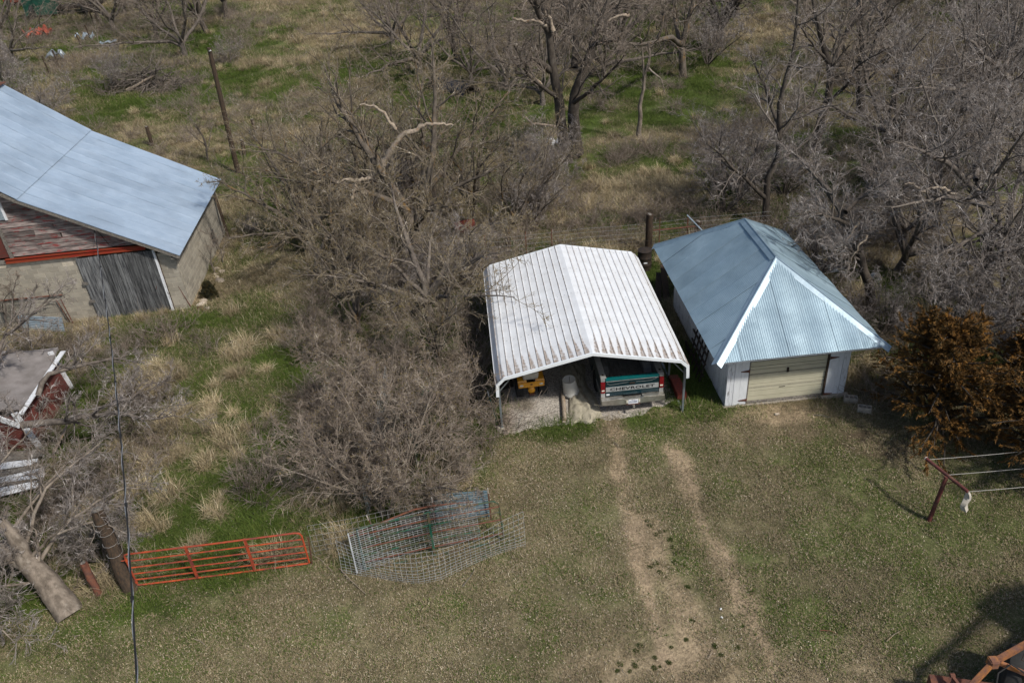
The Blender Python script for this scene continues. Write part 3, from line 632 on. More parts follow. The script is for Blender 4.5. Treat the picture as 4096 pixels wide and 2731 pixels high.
tree('half_dead_tree', 'half dead leaning tree with bleached broken limbs, left of the spreading tree', b, 6, 4, 2, limbs=[
    ([c(0, 0, -.1), c(.1, .1, 1.2), c(.4, .5, 2.4), c(1.0, 1.0, 3.8), c(1.2, 1.8, 5.6)], .26, .03),
    ([c(.1, .1, 1.0), c(-.9, -.3, 2.3), c(-2.0, -.2, 3.1), c(-3.4, .2, 3.9)], .13, .02), ([c(.1, .1, 1.1), c(-.6, 1.1, 2.8), c(-1.6, 2.2, 4.2), c(-2.4, 2.7, 5.4)], .13, .02),
    ([c(.2, .2, 1.4), c(1.3, -.7, 2.4), c(2.3, -1.5, 2.9), c(3.2, -2.2, 3.2)], .12, .02), ([c(0, 0, .9), c(-.5, -1.4, 1.9), c(-1.3, -2.7, 2.5), c(-2.2, -3.3, 2.7)], .11, .02)],
    wood='bark_mossy', tw='tw_olive', nb=13, ns=8, nt=6, buds=.2, pale=[
    (TR(30.8, [tl(6, *q) for q in ((548, 925), (565, 760), (640, 640), (740, 545), (805, 440), (870, 330), (945, 225), (1015, 200))]), .06, .13),
    (TR(30.8, [tl(6, *q) for q in ((885, 255), (905, 170), (910, 100), (830, 80), (745, 108))]), .07, .04), (TR(30.8, [tl(6, *q) for q in ((830, 88), (950, 90), (1045, 68))]), .07, .10),
    (TR(30.8, [tl(6, *q) for q in ((870, 405), (960, 460), (1070, 525))]), .05, .025), (TR(30.6, [tl(6, *q) for q in ((720, 545), (722, 490), (770, 465), (700, 400))]), .04, .02),
    (TR(31, [tl(6, *q) for q in ((690, 640), (700, 760), (735, 880), (770, 1010))]), .05, .03), (TR(30.4, [tl(6, *q) for q in ((520, 730), (600, 740), (650, 745))]), .035, .02)])
b = G0(1721, 1290)
c = lambda *a: b + np.array(a)
tree('budding_tree', 'low budding tree whose twigs overhang the left side of the carport roof', b, 5, 4.5, 3, limbs=[
    ([c(0, 0, -.1), c(0, .1, 1.2), c(-.3, .5, 2.4), c(-.8, 1.3, 3.8), c(-1.0, 2.2, 5.0)], .18, .02),
    ([c(0, 0, 1.0), c(.9, -.4, 2.2), c(2.2, -1.2, 3.2), c(3.3, -1.9, 3.7)], .11, .015), ([c(0, 0, 1.1), c(1.1, .5, 2.5), c(2.3, .9, 3.3), c(3.4, .6, 3.8)], .11, .015),
    ([c(0, 0, .8), c(.8, -1.8, 2.1), c(1.8, -3.4, 2.9), c(3.2, -4.4, 3.3)], .10, .012), ([c(0, 0, .9), c(-.6, -1.6, 2.0), c(-.9, -3.4, 2.6)], .10, .012),
    ([c(0, 0, .9), c(-1.6, -.8, 2.2), c(-3.1, -1.2, 2.9), c(-4.3, -1.4, 3.2)], .10, .012), ([c(0, 0, 1.1), c(-1.5, 1.0, 2.5), c(-3.0, 1.8, 3.5)], .10, .012),
    ([c(0, 0, 1.1), c(.2, 2.0, 2.5), c(1.0, 3.6, 3.6)], .10, .012)],
    wood='bark_grey', tw='tw_olive', nb=12, ns=8, nt=6, buds=.32, low=.35)
tree('bushy_tree', 'pinkish grey bushy young tree above the old wire fence, front of the thicket', G0(1590, 1985), 4.0, 3.4, 4, style='bush', nl=13, nb=11, ns=8, nt=6, r0=.06, wood='bark_tan', tw='tw_pink', buds=.05)
tree('bushy_tree', 'smaller bushy tree between the wire fence and the carport', G0(1560, 1720), 3.6, 2.4, 44, style='bush', nl=9, nb=9, ns=8, nt=6, r0=.05, wood='bark_tan', tw='tw_pink', buds=.1)
# tall forked tree, top centre
def up(pts, y, tile): return TR(y, pts, tile=tile)
tree('tall_forked_tree', 'tall dark tree forking into several thick stems, above the white debris', G0(2280, 640), 12, 5.5, 5, limbs=[
    (up([(510, 1520), (450, 1150), (420, 900), (385, 620), (350, 350), (300, 130), (262, -60, 1), (230, -500, 2)], 42, 3), .36, .06), (up([(340, 300), (250, 130, -.5), (200, -40, -1), (120, -400, -2)], 42, 3), .18, .04),
    (up([(600, 1420), (560, 1100), (575, 900), (620, 720), (720, 520), (780, 300), (840, 130), (920, -50, 1), (1000, -450, 2)], 42.6, 3), .38, .06), (up([(575, 620), (580, 400, .6), (560, 150, 1.5), (500, -150, 2.5), (480, -500, 3)], 42.6, 3), .2, .05),
    (up([(345, 650), (230, 560, -.7), (120, 545, -1.4), (0, 600, -2), (-120, 560, -2.4)], 42, 3), .2, .04), (up([(700, 470), (780, 400, -1), (880, 385, -2), (975, 370, -3)], 42, 3), .12, .05),
    (up([(800, 240), (900, 120, 1), (1060, 20, 2), (1200, -150, 3)], 42, 3), .12, .03), (up([(420, 900), (300, 820, -1), (140, 680, -2), (20, 420, -3)], 42, 3), .12, .03),
    (up([(570, 950), (760, 800, -1.5), (930, 640, -2.5), (1050, 480, -3.4)], 42, 3), .12, .02)],
    wood='bark_dark', tw='tw_brown', nb=14, ns=9, nt=7, low=.25, pale=[(up([(0, 170), (120, 190), (240, 200), (320, 240)], 41.4, 3), .06, .09), (up([(120, 670), (210, 720), (290, 790)], 41, 3), .05, .07),
    (up([(120, 1075), (180, 1130), (400, 1165)], 40.5, 3), .04, .07), (up([(890, 200), (960, 150), (1085, 148)], 41.5, 3), .05, .09), (up([(790, 405), (880, 395), (970, 368)], 40, 3), .05, .05), (up([(300, 100), (345, 160), (380, 290)], 41.7, 3), .06, .12)])
tree('snapped_tree', 'slender pale snapped tree standing in bright green grass', G0(2551, 566), 5, 2, 6, limbs=[
    (up([(1155, 1300), (1180, 1080), (1175, 960), (1195, 860), (1220, 780), (1215, 640), (1195, 470)], 44.5, 3), .15, .05), (up([(1215, 700), (1250, 580, -.2), (1268, 480), (1240, 400)], 44.5, 3), .08, .04),
    (up([(1240, 610), (1300, 670, -.3), (1370, 720, -.4), (1400, 860, -.5)], 44.5, 3), .06, .02)], wood='bark_tan', tw='tw_brown', nb=3, ns=4, nt=3, low=.6)
tree('arching_tree', 'tree with a mossy limb arching over to the snapped tree', G0(2735, 330), 8, 4.5, 7, limbs=[
    (up([(1575, 740), (1560, 430), (1600, 250), (1660, 50), (1700, -300)], 57, 3), .30, .06), (up([(1550, 430), (1510, 250, 1), (1490, 60, 2), (1440, -250, 3)], 57, 3), .18, .04),
    (up([(1550, 400), (1450, 340, -3), (1330, 380, -6), (1180, 420, -9), (1050, 400, -11), (960, 440, -12)], 57, 3), .22, .05), (up([(1330, 380, -6), (1380, 250, -6), (1400, 60, -6)], 57, 3), .1, .03)],
    wood='bark_mossy', tw='tw_brown', nb=12, ns=8, nt=6, low=.2)
# right-hand trees
tree('forked_tree', 'slim forked dark tree rising just behind the blue garage roof', G0(3067, 892), 9, 4.0, 8, limbs=[
    (TR(32.5, [(3063, 900), (3065, 790), (3078, 690), (3110, 640), (3118, 545), (3110, 440), (3140, 340), (3185, 150), (3190, 0), (3195, -150)]), .17, .03),
    (TR(32.5, [(3068, 800), (2990, 720, -.5), (2930, 670, -.8), (2880, 620, -1.2), (2810, 560, -1.6)]), .11, .02), (TR(32.5, [(3115, 500), (3085, 430, .8), (3060, 350, 1.4), (3000, 220, 2)]), .09, .02),
    (TR(32.5, [(3115, 560), (3180, 470, 1), (3250, 400, 2), (3290, 260, 3)]), .09, .02)], wood='bark_dark', tw='tw_pale', nb=13, ns=9, nt=8)
tree('twin_stem_tree', 'dark twin stemmed tree with a short stub fork, in the middle of the right thicket', G0(3264, 610), 9, 4.2, 9, limbs=[
    (TR(40.7, [(3264, 615), (3275, 500), (3312, 400), (3330, 290), (3300, 210), (3272, 110), (3250, 0), (3240, -150)]), .26, .05), (TR(40.7, [(3322, 300), (3342, 230, .5), (3400, 100, 1.5), (3450, -20, 2.5), (3500, -200, 3)]), .16, .03),
    (TR(40.7, [(3300, 420), (3400, 330, -1), (3420, 270, -2), (3560, 190, -3)]), .10, .02), (TR(40.7, [(3320, 260), (3250, 180, -1), (3170, 60, -2)]), .10, .02)], wood='bark_dark', tw='tw_pink', nb=13, ns=9, nt=8)
tree('straight_tree', 'straight black trunked tree with a second stem splaying right, near the top edge', G0(3447, 457), 9, 4, 10, limbs=[
    (TR(46.3, [(3445, 470), (3440, 330), (3450, 200), (3452, 0), (3455, -200)]), .28, .08), (TR(46.3, [(3455, 330), (3480, 250, .5), (3515, 130, 1), (3548, 0, 1.5), (3570, -200, 2)]), .22, .06),
    (TR(46.3, [(3450, 270), (3400, 265, -1), (3340, 262, -2)]), .08, .04), (TR(46.3, [(3460, 330), (3560, 230, -1), (3620, 110, -2)]), .08, .02)], wood='bark_dark', tw='tw_pink', nb=11, ns=9, nt=7)
tree('leaning_tree', 'thick dark leaning tree directly right of the blue garage roof', G0(3494, 1249), 8, 5, 11, limbs=[
    (TR(24.4, [(3494, 1255), (3478, 1150), (3445, 1030), (3405, 940), (3370, 840, .6), (3310, 760, 1.6), (3270, 700, 2.6)]), .19, .07),
    (TR(24.4, [(3395, 900), (3345, 875, -.5), (3250, 850, -1), (3150, 870, -1.4)]), .08, .015), (TR(24.4, [(3380, 850), (3480, 760, 1), (3560, 640, 2)]), .09, .02), (TR(24.4, [(3330, 780), (3200, 640, 2), (3120, 560, 3)]), .08, .02),
    (TR(24.4, [(3440, 1020), (3380, 990, -1.5), (3330, 1010, -2.4)]), .05, .01)], wood='bark_dark', tw='tw_pale', nb=14, ns=9, nt=8,
    pale=[(TR(23, [tl(8, *q) for q in ((912, 600), (830, 710), (760, 820), (705, 990))]), .035, .015), (TR(23.4, [tl(8, *q) for q in ((840, 480), (800, 530), (745, 620), (610, 770))]), .045, .012)])
b = G0(3925, 1184)
tree('broad_pale_tree', 'broad pale twigged tree filling the right side above the rusty cedar', b, 8, 6, 12, limbs=[
    (TR(25, [(3925, 1190), (3945, 1090), (3965, 1000), (3955, 880), (3925, 780), (3890, 640, 1)]), .26, .04), (TR(25, [(3950, 1080), (4010, 1000, .3), (4090, 900, .6), (4170, 760, 1)]), .16, .03),
    (TR(25, [(3940, 820), (3830, 790, -1), (3700, 800, -2), (3560, 830, -3)]), .12, .02), (TR(25, [(3920, 780), (3800, 660, 0), (3680, 600, -.5), (3560, 560, -1)]), .12, .02),
    (TR(25, [(3900, 720), (3940, 560, 2), (3980, 420, 4)]), .10, .02), (TR(25, [(3935, 800), (4020, 640, -1), (4100, 520, -2)]), .11, .02), (TR(25, [(3950, 900), (3880, 960, -2), (3760, 1020, -3), (3660, 1060, -4)]), .09, .015), (TR(25, [(3960, 950), (4060, 1050, -2), (4150, 1150, -3)]), .09, .015)],
    wood='bark_grey', tw='tw_pale', nb=14, ns=9, nt=9, droop=.015, pale=[(TR(23.5, [tl(8, *q) for q in ((1410, 195), (1525, 148), (1620, 165), (1720, 205))]), .03, .05), (TR(24, [tl(8, *q) for q in ((1250, 115), (1330, 115), (1395, 165))]), .02, .035)])
tree('curving_tree', 'tree with long curving grey limbs at the right edge, behind the broad pale tree', G0(4087, 700), 9, 6.5, 13, limbs=[
    (TR(36, [(4090, 710), (4072, 560), (4068, 400), (4010, 280), (3935, 225), (3880, 160), (3830, 140)]), .26, .04), (TR(36, [(4070, 420), (4130, 300, 1), (4180, 150, 2)]), .2, .04),
    (TR(36, [(4060, 480), (3960, 380, -1), (3880, 340, -2), (3790, 360, -3), (3650, 350, -4), (3570, 385, -5)]), .15, .03), (TR(36, [(4040, 330), (3940, 300, 1), (3800, 300, 1), (3670, 285, 1)]), .12, .02),
    (TR(36, [(4075, 550), (3990, 500, -2), (3890, 460, -3), (3800, 480, -4)]), .12, .02), (TR(36, [(4020, 280), (4060, 130, 2), (4080, 0, 3)]), .1, .02)], wood='bark_grey', tw='tw_pale', nb=14, ns=9, nt=8)
# left-hand trees
b = np.array([-17.4, 21.2, 0.])
c = lambda *a: b + np.array(a)
tree('reaching_tree', 'bare grey tree with one long smooth limb reaching right over the ruined shed', b, 5.5, 5, 14, limbs=[
    ([c(0, 0, -.1), c(0, 0, 1.2), c(-.2, .3, 2.6), c(.1, 1.2, 4.0), c(.5, 2.0, 5.4)], .2, .03),
    (TR(19.6, [(90, 1700), (160, 1690), (260, 1688), (330, 1668), (400, 1660), (480, 1650), (600, 1680), (700, 1660)]), .12, .02), (TR(19.6, [(360, 1665), (420, 1620, .6), (520, 1590, 1.2), (600, 1530, 1.8), (700, 1520, 2.2)]), .06, .012),
    (TR(20.5, [(150, 1580), (180, 1500, .4), (330, 1460, 1), (470, 1430, 1.4), (560, 1455, 2)]), .09, .015), ([c(0, 0, 1.2), c(-.8, -1.2, 2.3), c(-.4, -2.8, 3.1), c(.8, -4.0, 3.4)], .10, .015), ([c(0, 0, 1.4), c(1.0, 1.6, 2.7), c(2.4, 3.0, 3.5)], .10, .015),
    ([c(0, 0, 1.0), c(1.0, -1.5, 2.0), c(2.4, -2.6, 2.6), c(3.2, -3.2, 2.6)], .10, .015)],
    wood='bark_grey', tw='tw_pale', nb=14, ns=9, nt=8, low=.2)
b = G0(283, 2450)
c = lambda *a: b + np.array(a)
tree('broken_trunk_tree', 'stout split pale trunk lying over at lower left, still sprouting branches', b, 3, 3.5, 15, limbs=[
    ([c(0, 0, -.05), c(-.45, .35, .55), c(-.9, .7, 1.0), c(-1.5, 1.0, 1.2), c(-2.6, 1.2, 1.5)], .34, .16), ([c(-1.0, .7, 1.0), c(-1.1, .9, 1.7), c(-1.3, 1.0, 2.3)], .22, .13),
    ([c(-.9, .7, .9), c(-.2, 1.6, 1.6), c(1.0, 2.3, 1.9), c(1.7, 2.5, 1.7)], .06, .012), ([c(-1.2, .9, 1.2), c(-.8, 2.2, 2.2), c(.3, 3.4, 2.6)], .06, .012), ([c(-1.0, .8, 1.1), c(-.2, .9, 1.8), c(1.0, 1.1, 2.0), c(1.7, .9, 1.5)], .05, .01),
    ([c(-1.6, .7, 1.2), c(-1.4, -.6, 1.9), c(-.6, -1.5, 1.9), c(.1, -1.9, 1.4)], .06, .012), ([c(-2.2, .9, 1.3), c(-2.4, -.3, 2.2), c(-1.6, -1.6, 2.4), c(-.6, -2.4, 1.9)], .06, .012), ([c(-2.2, 1.2, 1.4), c(-2.4, 2.8, 2.4), c(-1.4, 4.2, 3.0)], .06, .012), ([c(-1.8, 1.2, 1.3), c(-1.0, 2.8, 2.0), c(-.4, 4.2, 2.1)], .05, .012)],
    wood='bark_tan', tw='tw_pale', nb=11, ns=8, nt=7, low=.3)
# archetypes copied through the background
lab = lambda s: s
shrub = tree('bare_shrub', 'low bare lavender grey shrub behind the barn roof corner', (-39, 66, hz(-39, 66)), 4.6, 3, 21, style='bush', nl=14, nb=9, ns=8, nt=6, r0=.06, wood='bark_grey', tw='tw_pale', twr=.008, cat='shrub', group='bare shrubs round the meadow')
upr = tree('background_tree', 'bare upright tree at the very top, first left of the tall forked tree', (-2.5, 66, hz(-2.5, 66)), 10, 4.5, 22, style='upright', nl=6, nb=11, ns=8, nt=7, r0=.22, wood='bark_dark', tw='tw_brown', twr=.008, group='bare trees in the far thicket')
spr = tree('background_tree', 'wide low bare tree at top left, beside the dark green machine', (-40, 92, hz(-40, 92)), 9, 6, 23, style='spread', nl=7, nb=11, ns=8, nt=7, r0=.22, wood='bark_grey', tw='tw_brown', twr=.009, group='bare trees in the far thicket')
slim = tree('sapling', 'thin bare sapling in the meadow beside the utility pole', G0(834, 649), 4.0, 1.2, 24, style='upright', nl=4, nb=7, ns=5, nt=4, r0=.05, wood='bark_grey', tw='tw_pink', cat='sapling', group='bare saplings')
def cp(src, x, y, s, rz, label, group=None, zs=1):
    o = copy_tree(src); o.location = (x, y, hz(x, y) - .02); o.scale = (s, s, s * zs); o.rotation_euler = (0, 0, rz); o['label'] = label
    if group: o['group'] = group
    return o
far = 'bare grey brown tree in the far thicket along the top of the picture'
fard = 'bare grey tree in the dense thicket along the right edge'
# named ones
cp(spr, -27.5, 76, .95, 1.2, 'bare tree with a light brown trunk above the brush pile'); cp(upr, -33.5, 86, .9, 2.1, 'bare dark tree left of the light brown trunk, top left')
cp(spr, -45, 80, .8, 3.3, 'crooked bare tree over the orange scrap at top left'); cp(spr, -52, 92, 1.0, .4, 'bare tree in front of the faded red machine'); cp(spr, -58, 84, 1.0, 5, 'bare tree at the extreme top left corner')
cp(shrub, -32, 56, 1.0, 2, 'bare lavender shrub directly above the ridge end of the barn roof'); cp(shrub, -38, 58, 1.15, 4, 'large bare shrub at the left edge above the barn'); cp(shrub, -30, 66, .7, 1, 'small bare shrub between the barn shrubs and the brush pile')
cp(shrub, -45, 72, 1.0, 5, 'bare shrub beside the crooked tree at top left'); cp(shrub, -22.5, 72, .5, 3, 'small bare shrub right of the brush pile')
cp(upr, 5, 64, 1.0, 1, 'bare upright tree behind the tall forked tree'); cp(upr, 10, 70, 1.0, 2.5, 'bare upright tree behind the arching tree'); cp(spr, 1, 57, .75, 4, 'bare spreading tree left behind the tall forked tree'); cp(shrub, 15.9, 59.9, 1.0, .3, 'dark many stemmed shrub right of the arching tree')
cp(upr, 18, 64, .9, 4.4, 'bare upright tree above the many stemmed shrub'); cp(spr, 21, 36, .62, 1.1, 'bare spreading tree between the twin stemmed tree and the broad pale tree'); cp(upr, 19.5, 33.5, .62, 2.2, 'bare upright tree in the middle of the right thicket')
cp(spr, 16.5, 29.5, .5, .9, 'bare spreading tree right behind the leaning tree'); pass
cp(shrub, 12.3, 27.5, .75, 2.2, 'bare shrub at the rear right corner of the blue garage'); cp(shrub, 14.5, 22.0, .8, .7, 'bare shrub just above the rusty cedar'); cp(shrub, 16.0, 20.5, .8, 3.9, 'bare shrub above the right-hand cedar'); cp(shrub, 12.6, 22.8, .55, 5.0, 'bare shrub under the leaning tree')
cp(shrub, 18.5, 23.5, .9, 1.7, 'bare shrub right of the broad pale tree trunk'); cp(shrub, 10.2, 34, .75, 1.7, 'bare shrub beyond the wire fence, left of the forked tree'); cp(shrub, 13.5, 35.5, .85, 4.7, 'bare shrub beyond the wire fence, right of the forked tree')
cp(shrub, 1.5, 35.0, .8, .2, 'bare shrub in straw, right of the spreading tree'); cp(shrub, -7.0, 36.5, .75, 3.9, 'bare shrub left behind the spreading tree'); cp(shrub, 2.5, 39.5, .7, 3.0, 'bare shrub in front of the tall forked tree')
cp(shrub, -1.8, 28.7, .72, 5.0, 'bare shrub left behind the carport'); cp(shrub, -4.7, 26.9, .55, 2.0, 'bare shrub between the half dead tree and the budding tree')
cp(shrub, -5.2, 39.2, .85, .8, 'bare shrub at the far side of the spreading tree'); cp(shrub, -9.3, 40.5, .6, 2.8, 'bare shrub in dry grass above the half dead tree')
cp(slim, -19.87, 27.83, .95, 1.0, 'bare sapling against the pale block wall of the barn'); cp(slim, -19.0, 27.4, .8, 2.6, 'smaller bare sapling beside the corrugated sheet at the barn wall'); cp(slim, -12.6, 32.5, .55, .3, 'thin sapling growing against the barn side wall'); cp(slim, -12.7, 31.6, .5, 2.3, 'thin sapling against the barn side wall, nearest the corner')
cp(shrub, -12.1, 35.6, .25, 1.3, 'tiny bare shrub below the barn window')
cp(shrub, -14.9, 16.6, .62, 4.2, 'tangled grey shrub between the ruined shed and the split trunk'); cp(shrub, -13.2, 13.0, .6, 5.6, 'tangled bare shrub at the lower left corner'); cp(shrub, -11.2, 15.1, .42, 3.1, 'small bare shrub behind the thick dark gate post')
cp(slim, -17.6, 25.4, .6, 1.9, 'thin sapling in the grass below the corrugated sheet at the barn'); cp(slim, -19.2, 25.6, .7, 3.3, 'thin sapling at the left edge below the barn wall')
bud_t = tree('budding_tree', 'small budding tree behind the spreading tree, furthest of the budding trees', (-6.6, 35.2, 0), 6.2, 3.6, 61, style='spread', nl=7, nb=9, ns=7, nt=6, r0=.12, wood='bark_mossy', tw='tw_olive', buds=.25, twr=.0065, group='budding trees in the middle thicket')
for (x, y, s, rz, lb) in ((-1.4, 34.6, .9, 1.0, 'small budding tree behind the spreading tree, nearer the straw'), (-6.9, 29.6, .85, 2.0, 'small budding tree in front of the half dead tree'), (-5.6, 25.6, .75, 4.1, 'small budding tree at the left side of the middle thicket'), (.6, 33.4, .8, 2.6, 'small budding tree in straw behind the carport ridge'),
    (-9.4, 34.8, .8, 1.7, 'small budding tree behind the half dead tree'), (-4.2, 38.4, .95, 3.0, 'small budding tree in front of the black half pipe'), (-2.6, 22.9, .62, .9, 'small budding tree left of the carport legs')):
    cp(bud_t, x, y, s, rz, lb)
pal = tree('pale_tree', 'curly pale twigged tree at the right edge level with the garage roof', (19.5, 27.5, 0), 7.0, 4.6, 62, style='spread', nl=7, nb=10, ns=8, nt=6, r0=.17, wood='bark_grey', tw='tw_pale', twr=.007, group='pale twigged trees in the right thicket', droop=.012)
for (x, y, s, rz, lb) in ((15.2, 27.2, .8, 1.3, 'curly pale tree right behind the leaning tree'), (18.4, 33.5, .95, 3.6, 'curly pale tree in the middle of the right thicket'), (25.5, 39.5, 1.1, .8, 'large curly pale tree at the right edge, upper half'), (20.5, 40.0, .95, 5.2, 'curly pale tree below the straight black trunk'), (29.5, 47.5, 1.1, 1.9, 'curly pale tree near the upper right corner'),
    (17.0, 22.6, .75, 4.0, 'curly pale tree above the front cedars'), (11.4, 35.6, .62, .2, 'low curly pale tree left of the forked tree'), (34, 58, 1.1, 3.1, 'curly pale tree at the top right corner'), (24.5, 52, .95, 4.9, 'curly pale tree right of the straight black trunk')):
    cp(pal, x, y, s, rz, lb)
pnk = tree('pinkish_shrub', 'pinkish bushy shrub in the old fence line, beside the bushy tree', (-2.4, 18.3, 0), 2.8, 2.0, 63, style='bush', nl=12, nb=9, ns=7, nt=6, r0=.035, wood='bark_tan', tw='tw_pink', buds=.08, twr=.005, cat='shrub', group='pinkish shrubs in the old fence line')
for (x, y, s, rz, lb) in ((-4.9, 18.6, .9, 1.5, 'pinkish shrub left of the narrow wire fence'), (-5.2, 21.0, .8, 2.8, 'pinkish shrub further back left of the wire fence'), (-1.7, 20.4, .6, .9, 'pinkish shrub beside the white tipped steel post'), (-2.6, 15.9, .6, 3.9, 'low pinkish shrub just behind the corrugated sheet'),
    (-3.8, 15.8, .7, 5.5, 'low pinkish shrub at the foot of the narrow wire fence'), (-1.6, 17.3, .5, 2.2, 'smallest pinkish shrub at the edge of the yard'), (-6.6, 24.0, .7, 3.3, 'pinkish shrub in green grass left of the budding trees')):
    cp(pnk, x, y, s, rz, lb)
for (x, y, s, rz, lb) in ((-5.5, 63, .95, 2.0, 'bare tree above the black half pipe'), (-1.5, 60, .7, 4.0, 'low bare tree right of the black half pipe'), (-8.5, 74, .8, 1.0, 'bare tree in the far straw field, top centre'), (3.2, 53, .7, .5, 'bare tree close behind the tall forked tree'), (8.0, 58, .8, 3.8, 'bare tree behind the snapped tree')):
    cp(spr, x, y, s, rz, lb)
rng = np.random.default_rng(77)
for k in range(34):
    x = rng.uniform(-8, 50); y = rng.uniform(60, 112)
    if x < 6 and y < 85: y += 25
    cp([upr, spr][k % 2], x, y, rng.uniform(.75, 1.15), rng.uniform(0, 6.28), far, 'bare trees along the top of the picture')
for k in range(12):
    x = rng.uniform(-62, -28); y = rng.uniform(86, 118); cp([upr, spr][k % 2], x, y, rng.uniform(.75, 1.1), rng.uniform(0, 6.28), 'bare grey tree among the scrap in the far top left thicket', 'bare trees in the top left thicket')
for k in range(9):
    x = rng.uniform(22, 40); y = rng.uniform(28, 58)
    if x < 23 and y > 40: x += 6
    cp([upr, spr, shrub][k % 3], x, y, rng.uniform(.6, .95), rng.uniform(0, 6.28), fard, 'bare trees along the right edge')

# low woody brush and fallen branch litter beneath the thicket
def brush_variant(seed, h):
    rng_ = np.random.default_rng(seed); n = 26; az = rng_.uniform(0, 6.283, n); sp = rng_.uniform(.2, 1.35, n); P = np.stack([rng_.uniform(-.45, .45, n), rng_.uniform(-.45, .45, n), np.zeros(n)], -1)
    D = np.stack([np.cos(az) * np.sin(sp), np.sin(az) * np.sin(sp), np.cos(sp)], -1); L = h * rng_.uniform(.5, 1.2, n); a = grow(rng_, P, D, L, 4, .15, -.02); ar = radii(np.full(n, .008), 4, .5)
    P, D, L2, r = spawn(rng_, a, ar, L, 6, .2, 1, .7, .3, .5, .7); b_ = grow(rng_, P, D, L2, 3, .2, 0); me = mesh_np('brush_tuft', [tubes(a, ar, 3), tubes(b_, radii(np.full(len(P), .0045), 3, .6), 3)]); me.materials.append(M['tw_brown']); return me
def make_brush():
    rng = np.random.default_rng(5); xs, ys = [], []
    for n, x0, x1, y0, y1, d in ((520, -8, .0, 17.0, 42, 1), (420, 11, 24, 19, 50, 1), (260, 0, 12, 30, 45, 1), (420, -60, -22, 52, 100, 1), (600, 0, 50, 50, 110, 1), (170, -20, -11, 12.5, 27, 1), (120, -24, -8, 40, 60, 1)):
        a, b = pts_in(rng, n, x0, x1, y0, y1); k = fbm(a * .4, b * .4, 14) > .44; xs.append(a[k]); ys.append(b[k])
    x, y = np.concatenate(xs), np.concatenate(ys); k = lawn_mask(x, y) < .3; x, y = x[k], y[k]; n = len(x)
    scatter('undergrowth', 'tangled dry weeds and twiggy undergrowth beneath the trees', 'undergrowth', np.stack([x, y, height(x, y)], -1), rng.uniform(.6, 1.3, n) * (1 + .6 * sst(y, 45, 90)), rng.uniform(0, 6.28, n), np.zeros(n), np.ones(n), [brush_variant(k, 1.0) for k in range(4)], 6, .1)
make_brush()

# ------------------------------------------------------------------ cedars
def cedar(name, label, base, H, R, seed, nb=190, mat_='cedar', group='rusty brown cedars'):
    rng = np.random.default_rng(seed); root = thing(name, label, 'cedar', base, 0, group)
    tp = grow(rng, np.array([[0, 0, -.1]]), np.array([[.03, 0, 1.]]), np.array([H * .97]), 9, .04, .05); me = mesh_np('trunk', [tubes(tp, np.linspace(.13, .015, 10)[None], 8)], smooth=True); me.materials.append(M['bark_dark']); link('trunk', me, root)
    t = rng.uniform(.08, 1, nb) ** .8; P = np.stack([np.interp(t, np.linspace(0, 1, 10), tp[0, :, k]) for k in range(3)], -1)
    az = rng.uniform(0, 6.283, nb); el = rng.uniform(-.15, .45, nb) + .5 * t; D = np.stack([np.cos(az) * np.cos(el), np.sin(az) * np.cos(el), np.sin(el)], -1)
    prof = R * np.clip(1.05 - t, .05, 1) ** .55 * (.72 + .45 * np.sin(az * 3 + t * 9)) * rng.uniform(.75, 1.15, nb)
    bp = grow(rng, P, D, prof, 6, .10, -.03); br = radii(.02 + .012 * prof, 6, .2)
    me = mesh_np('branches', [tubes(bp, br, 4)]); me.materials.append(M['bark_dark']); link('branches', me, root)
    # sprays: secondary shoots clothed in small scale-leaf tufts
    P, D, L, r = spawn(rng, bp, br, prof, 9, .30, 1.0, .65, .25, .32, .6, .3); L = np.clip(L, .12, .55); s = grow(rng, P, D, L, 4, .14, -.05); N = len(s)
    k = 44; tt = rng.uniform(0.05, 1, (N, k)); f = tt * 4; i = np.minimum(f.astype(int), 3); u = (f - i)[..., None]; idx = np.arange(N)[:, None]
    Q = (s[idx, i] * (1 - u) + s[idx, i + 1] * u).reshape(-1, 3); TD = unit(s[idx, i + 1] - s[idx, i]).reshape(-1, 3); n = len(Q)
    d = unit(perp(TD, rng.uniform(.3, 1.0, n), rng.uniform(0, 6.283, n)) + [0, 0, -.05]); Lf = rng.uniform(.05, .13, n)[:, None]; sd = unit(np.cross(d, rng.normal(0, 1, (n, 3)))) * rng.uniform(.010, .022, n)[:, None]
    V = np.stack([Q - sd, Q + sd, Q + d * Lf], 1).reshape(-1, 3)
    me = mesh_np('crown', [(V, np.arange(n)[:, None] * 3 + np.arange(3))]); me.materials.append(M[mat_]); link('crown', me, root); return root
def cedar_mat(name, cs):
    m, nt, b = newmat(name); g = coords(nt, objrand=False); n1 = noise(nt, g, 1.6, 4); n2 = noise(nt, g, 7, 4, .7)
    c = mixc(nt, mrange(nt, n1, .38, .62), cs[0], cs[1]); c = mixc(nt, mrange(nt, n2, .50, .66), c, cs[2]); _lk(nt, c, b.inputs['Base Color']); b.inputs['Roughness'].default_value = .85; b.inputs['Specular IOR Level'].default_value = .15; return m
M['cedar'] = cedar_mat('rusty_cedar_foliage', ((.13, .065, .02), (.06, .042, .018), (.30, .14, .028)))
M['cedar_dark'] = cedar_mat('dark_cedar_foliage', ((.05, .045, .02), (.03, .03, .018), (.08, .06, .02)))
cedar('cedar_tree', 'rusty orange brown cedar beside the front right corner of the blue garage', (12.1, 17.7, hz(12.1, 17.7)), 3.5, 2.5, 31, 250)
cedar('cedar_tree', 'rusty cedar behind the clothesline at the right edge', (14.3, 15.7, hz(14.3, 15.7)), 3.6, 2.5, 32, 230)
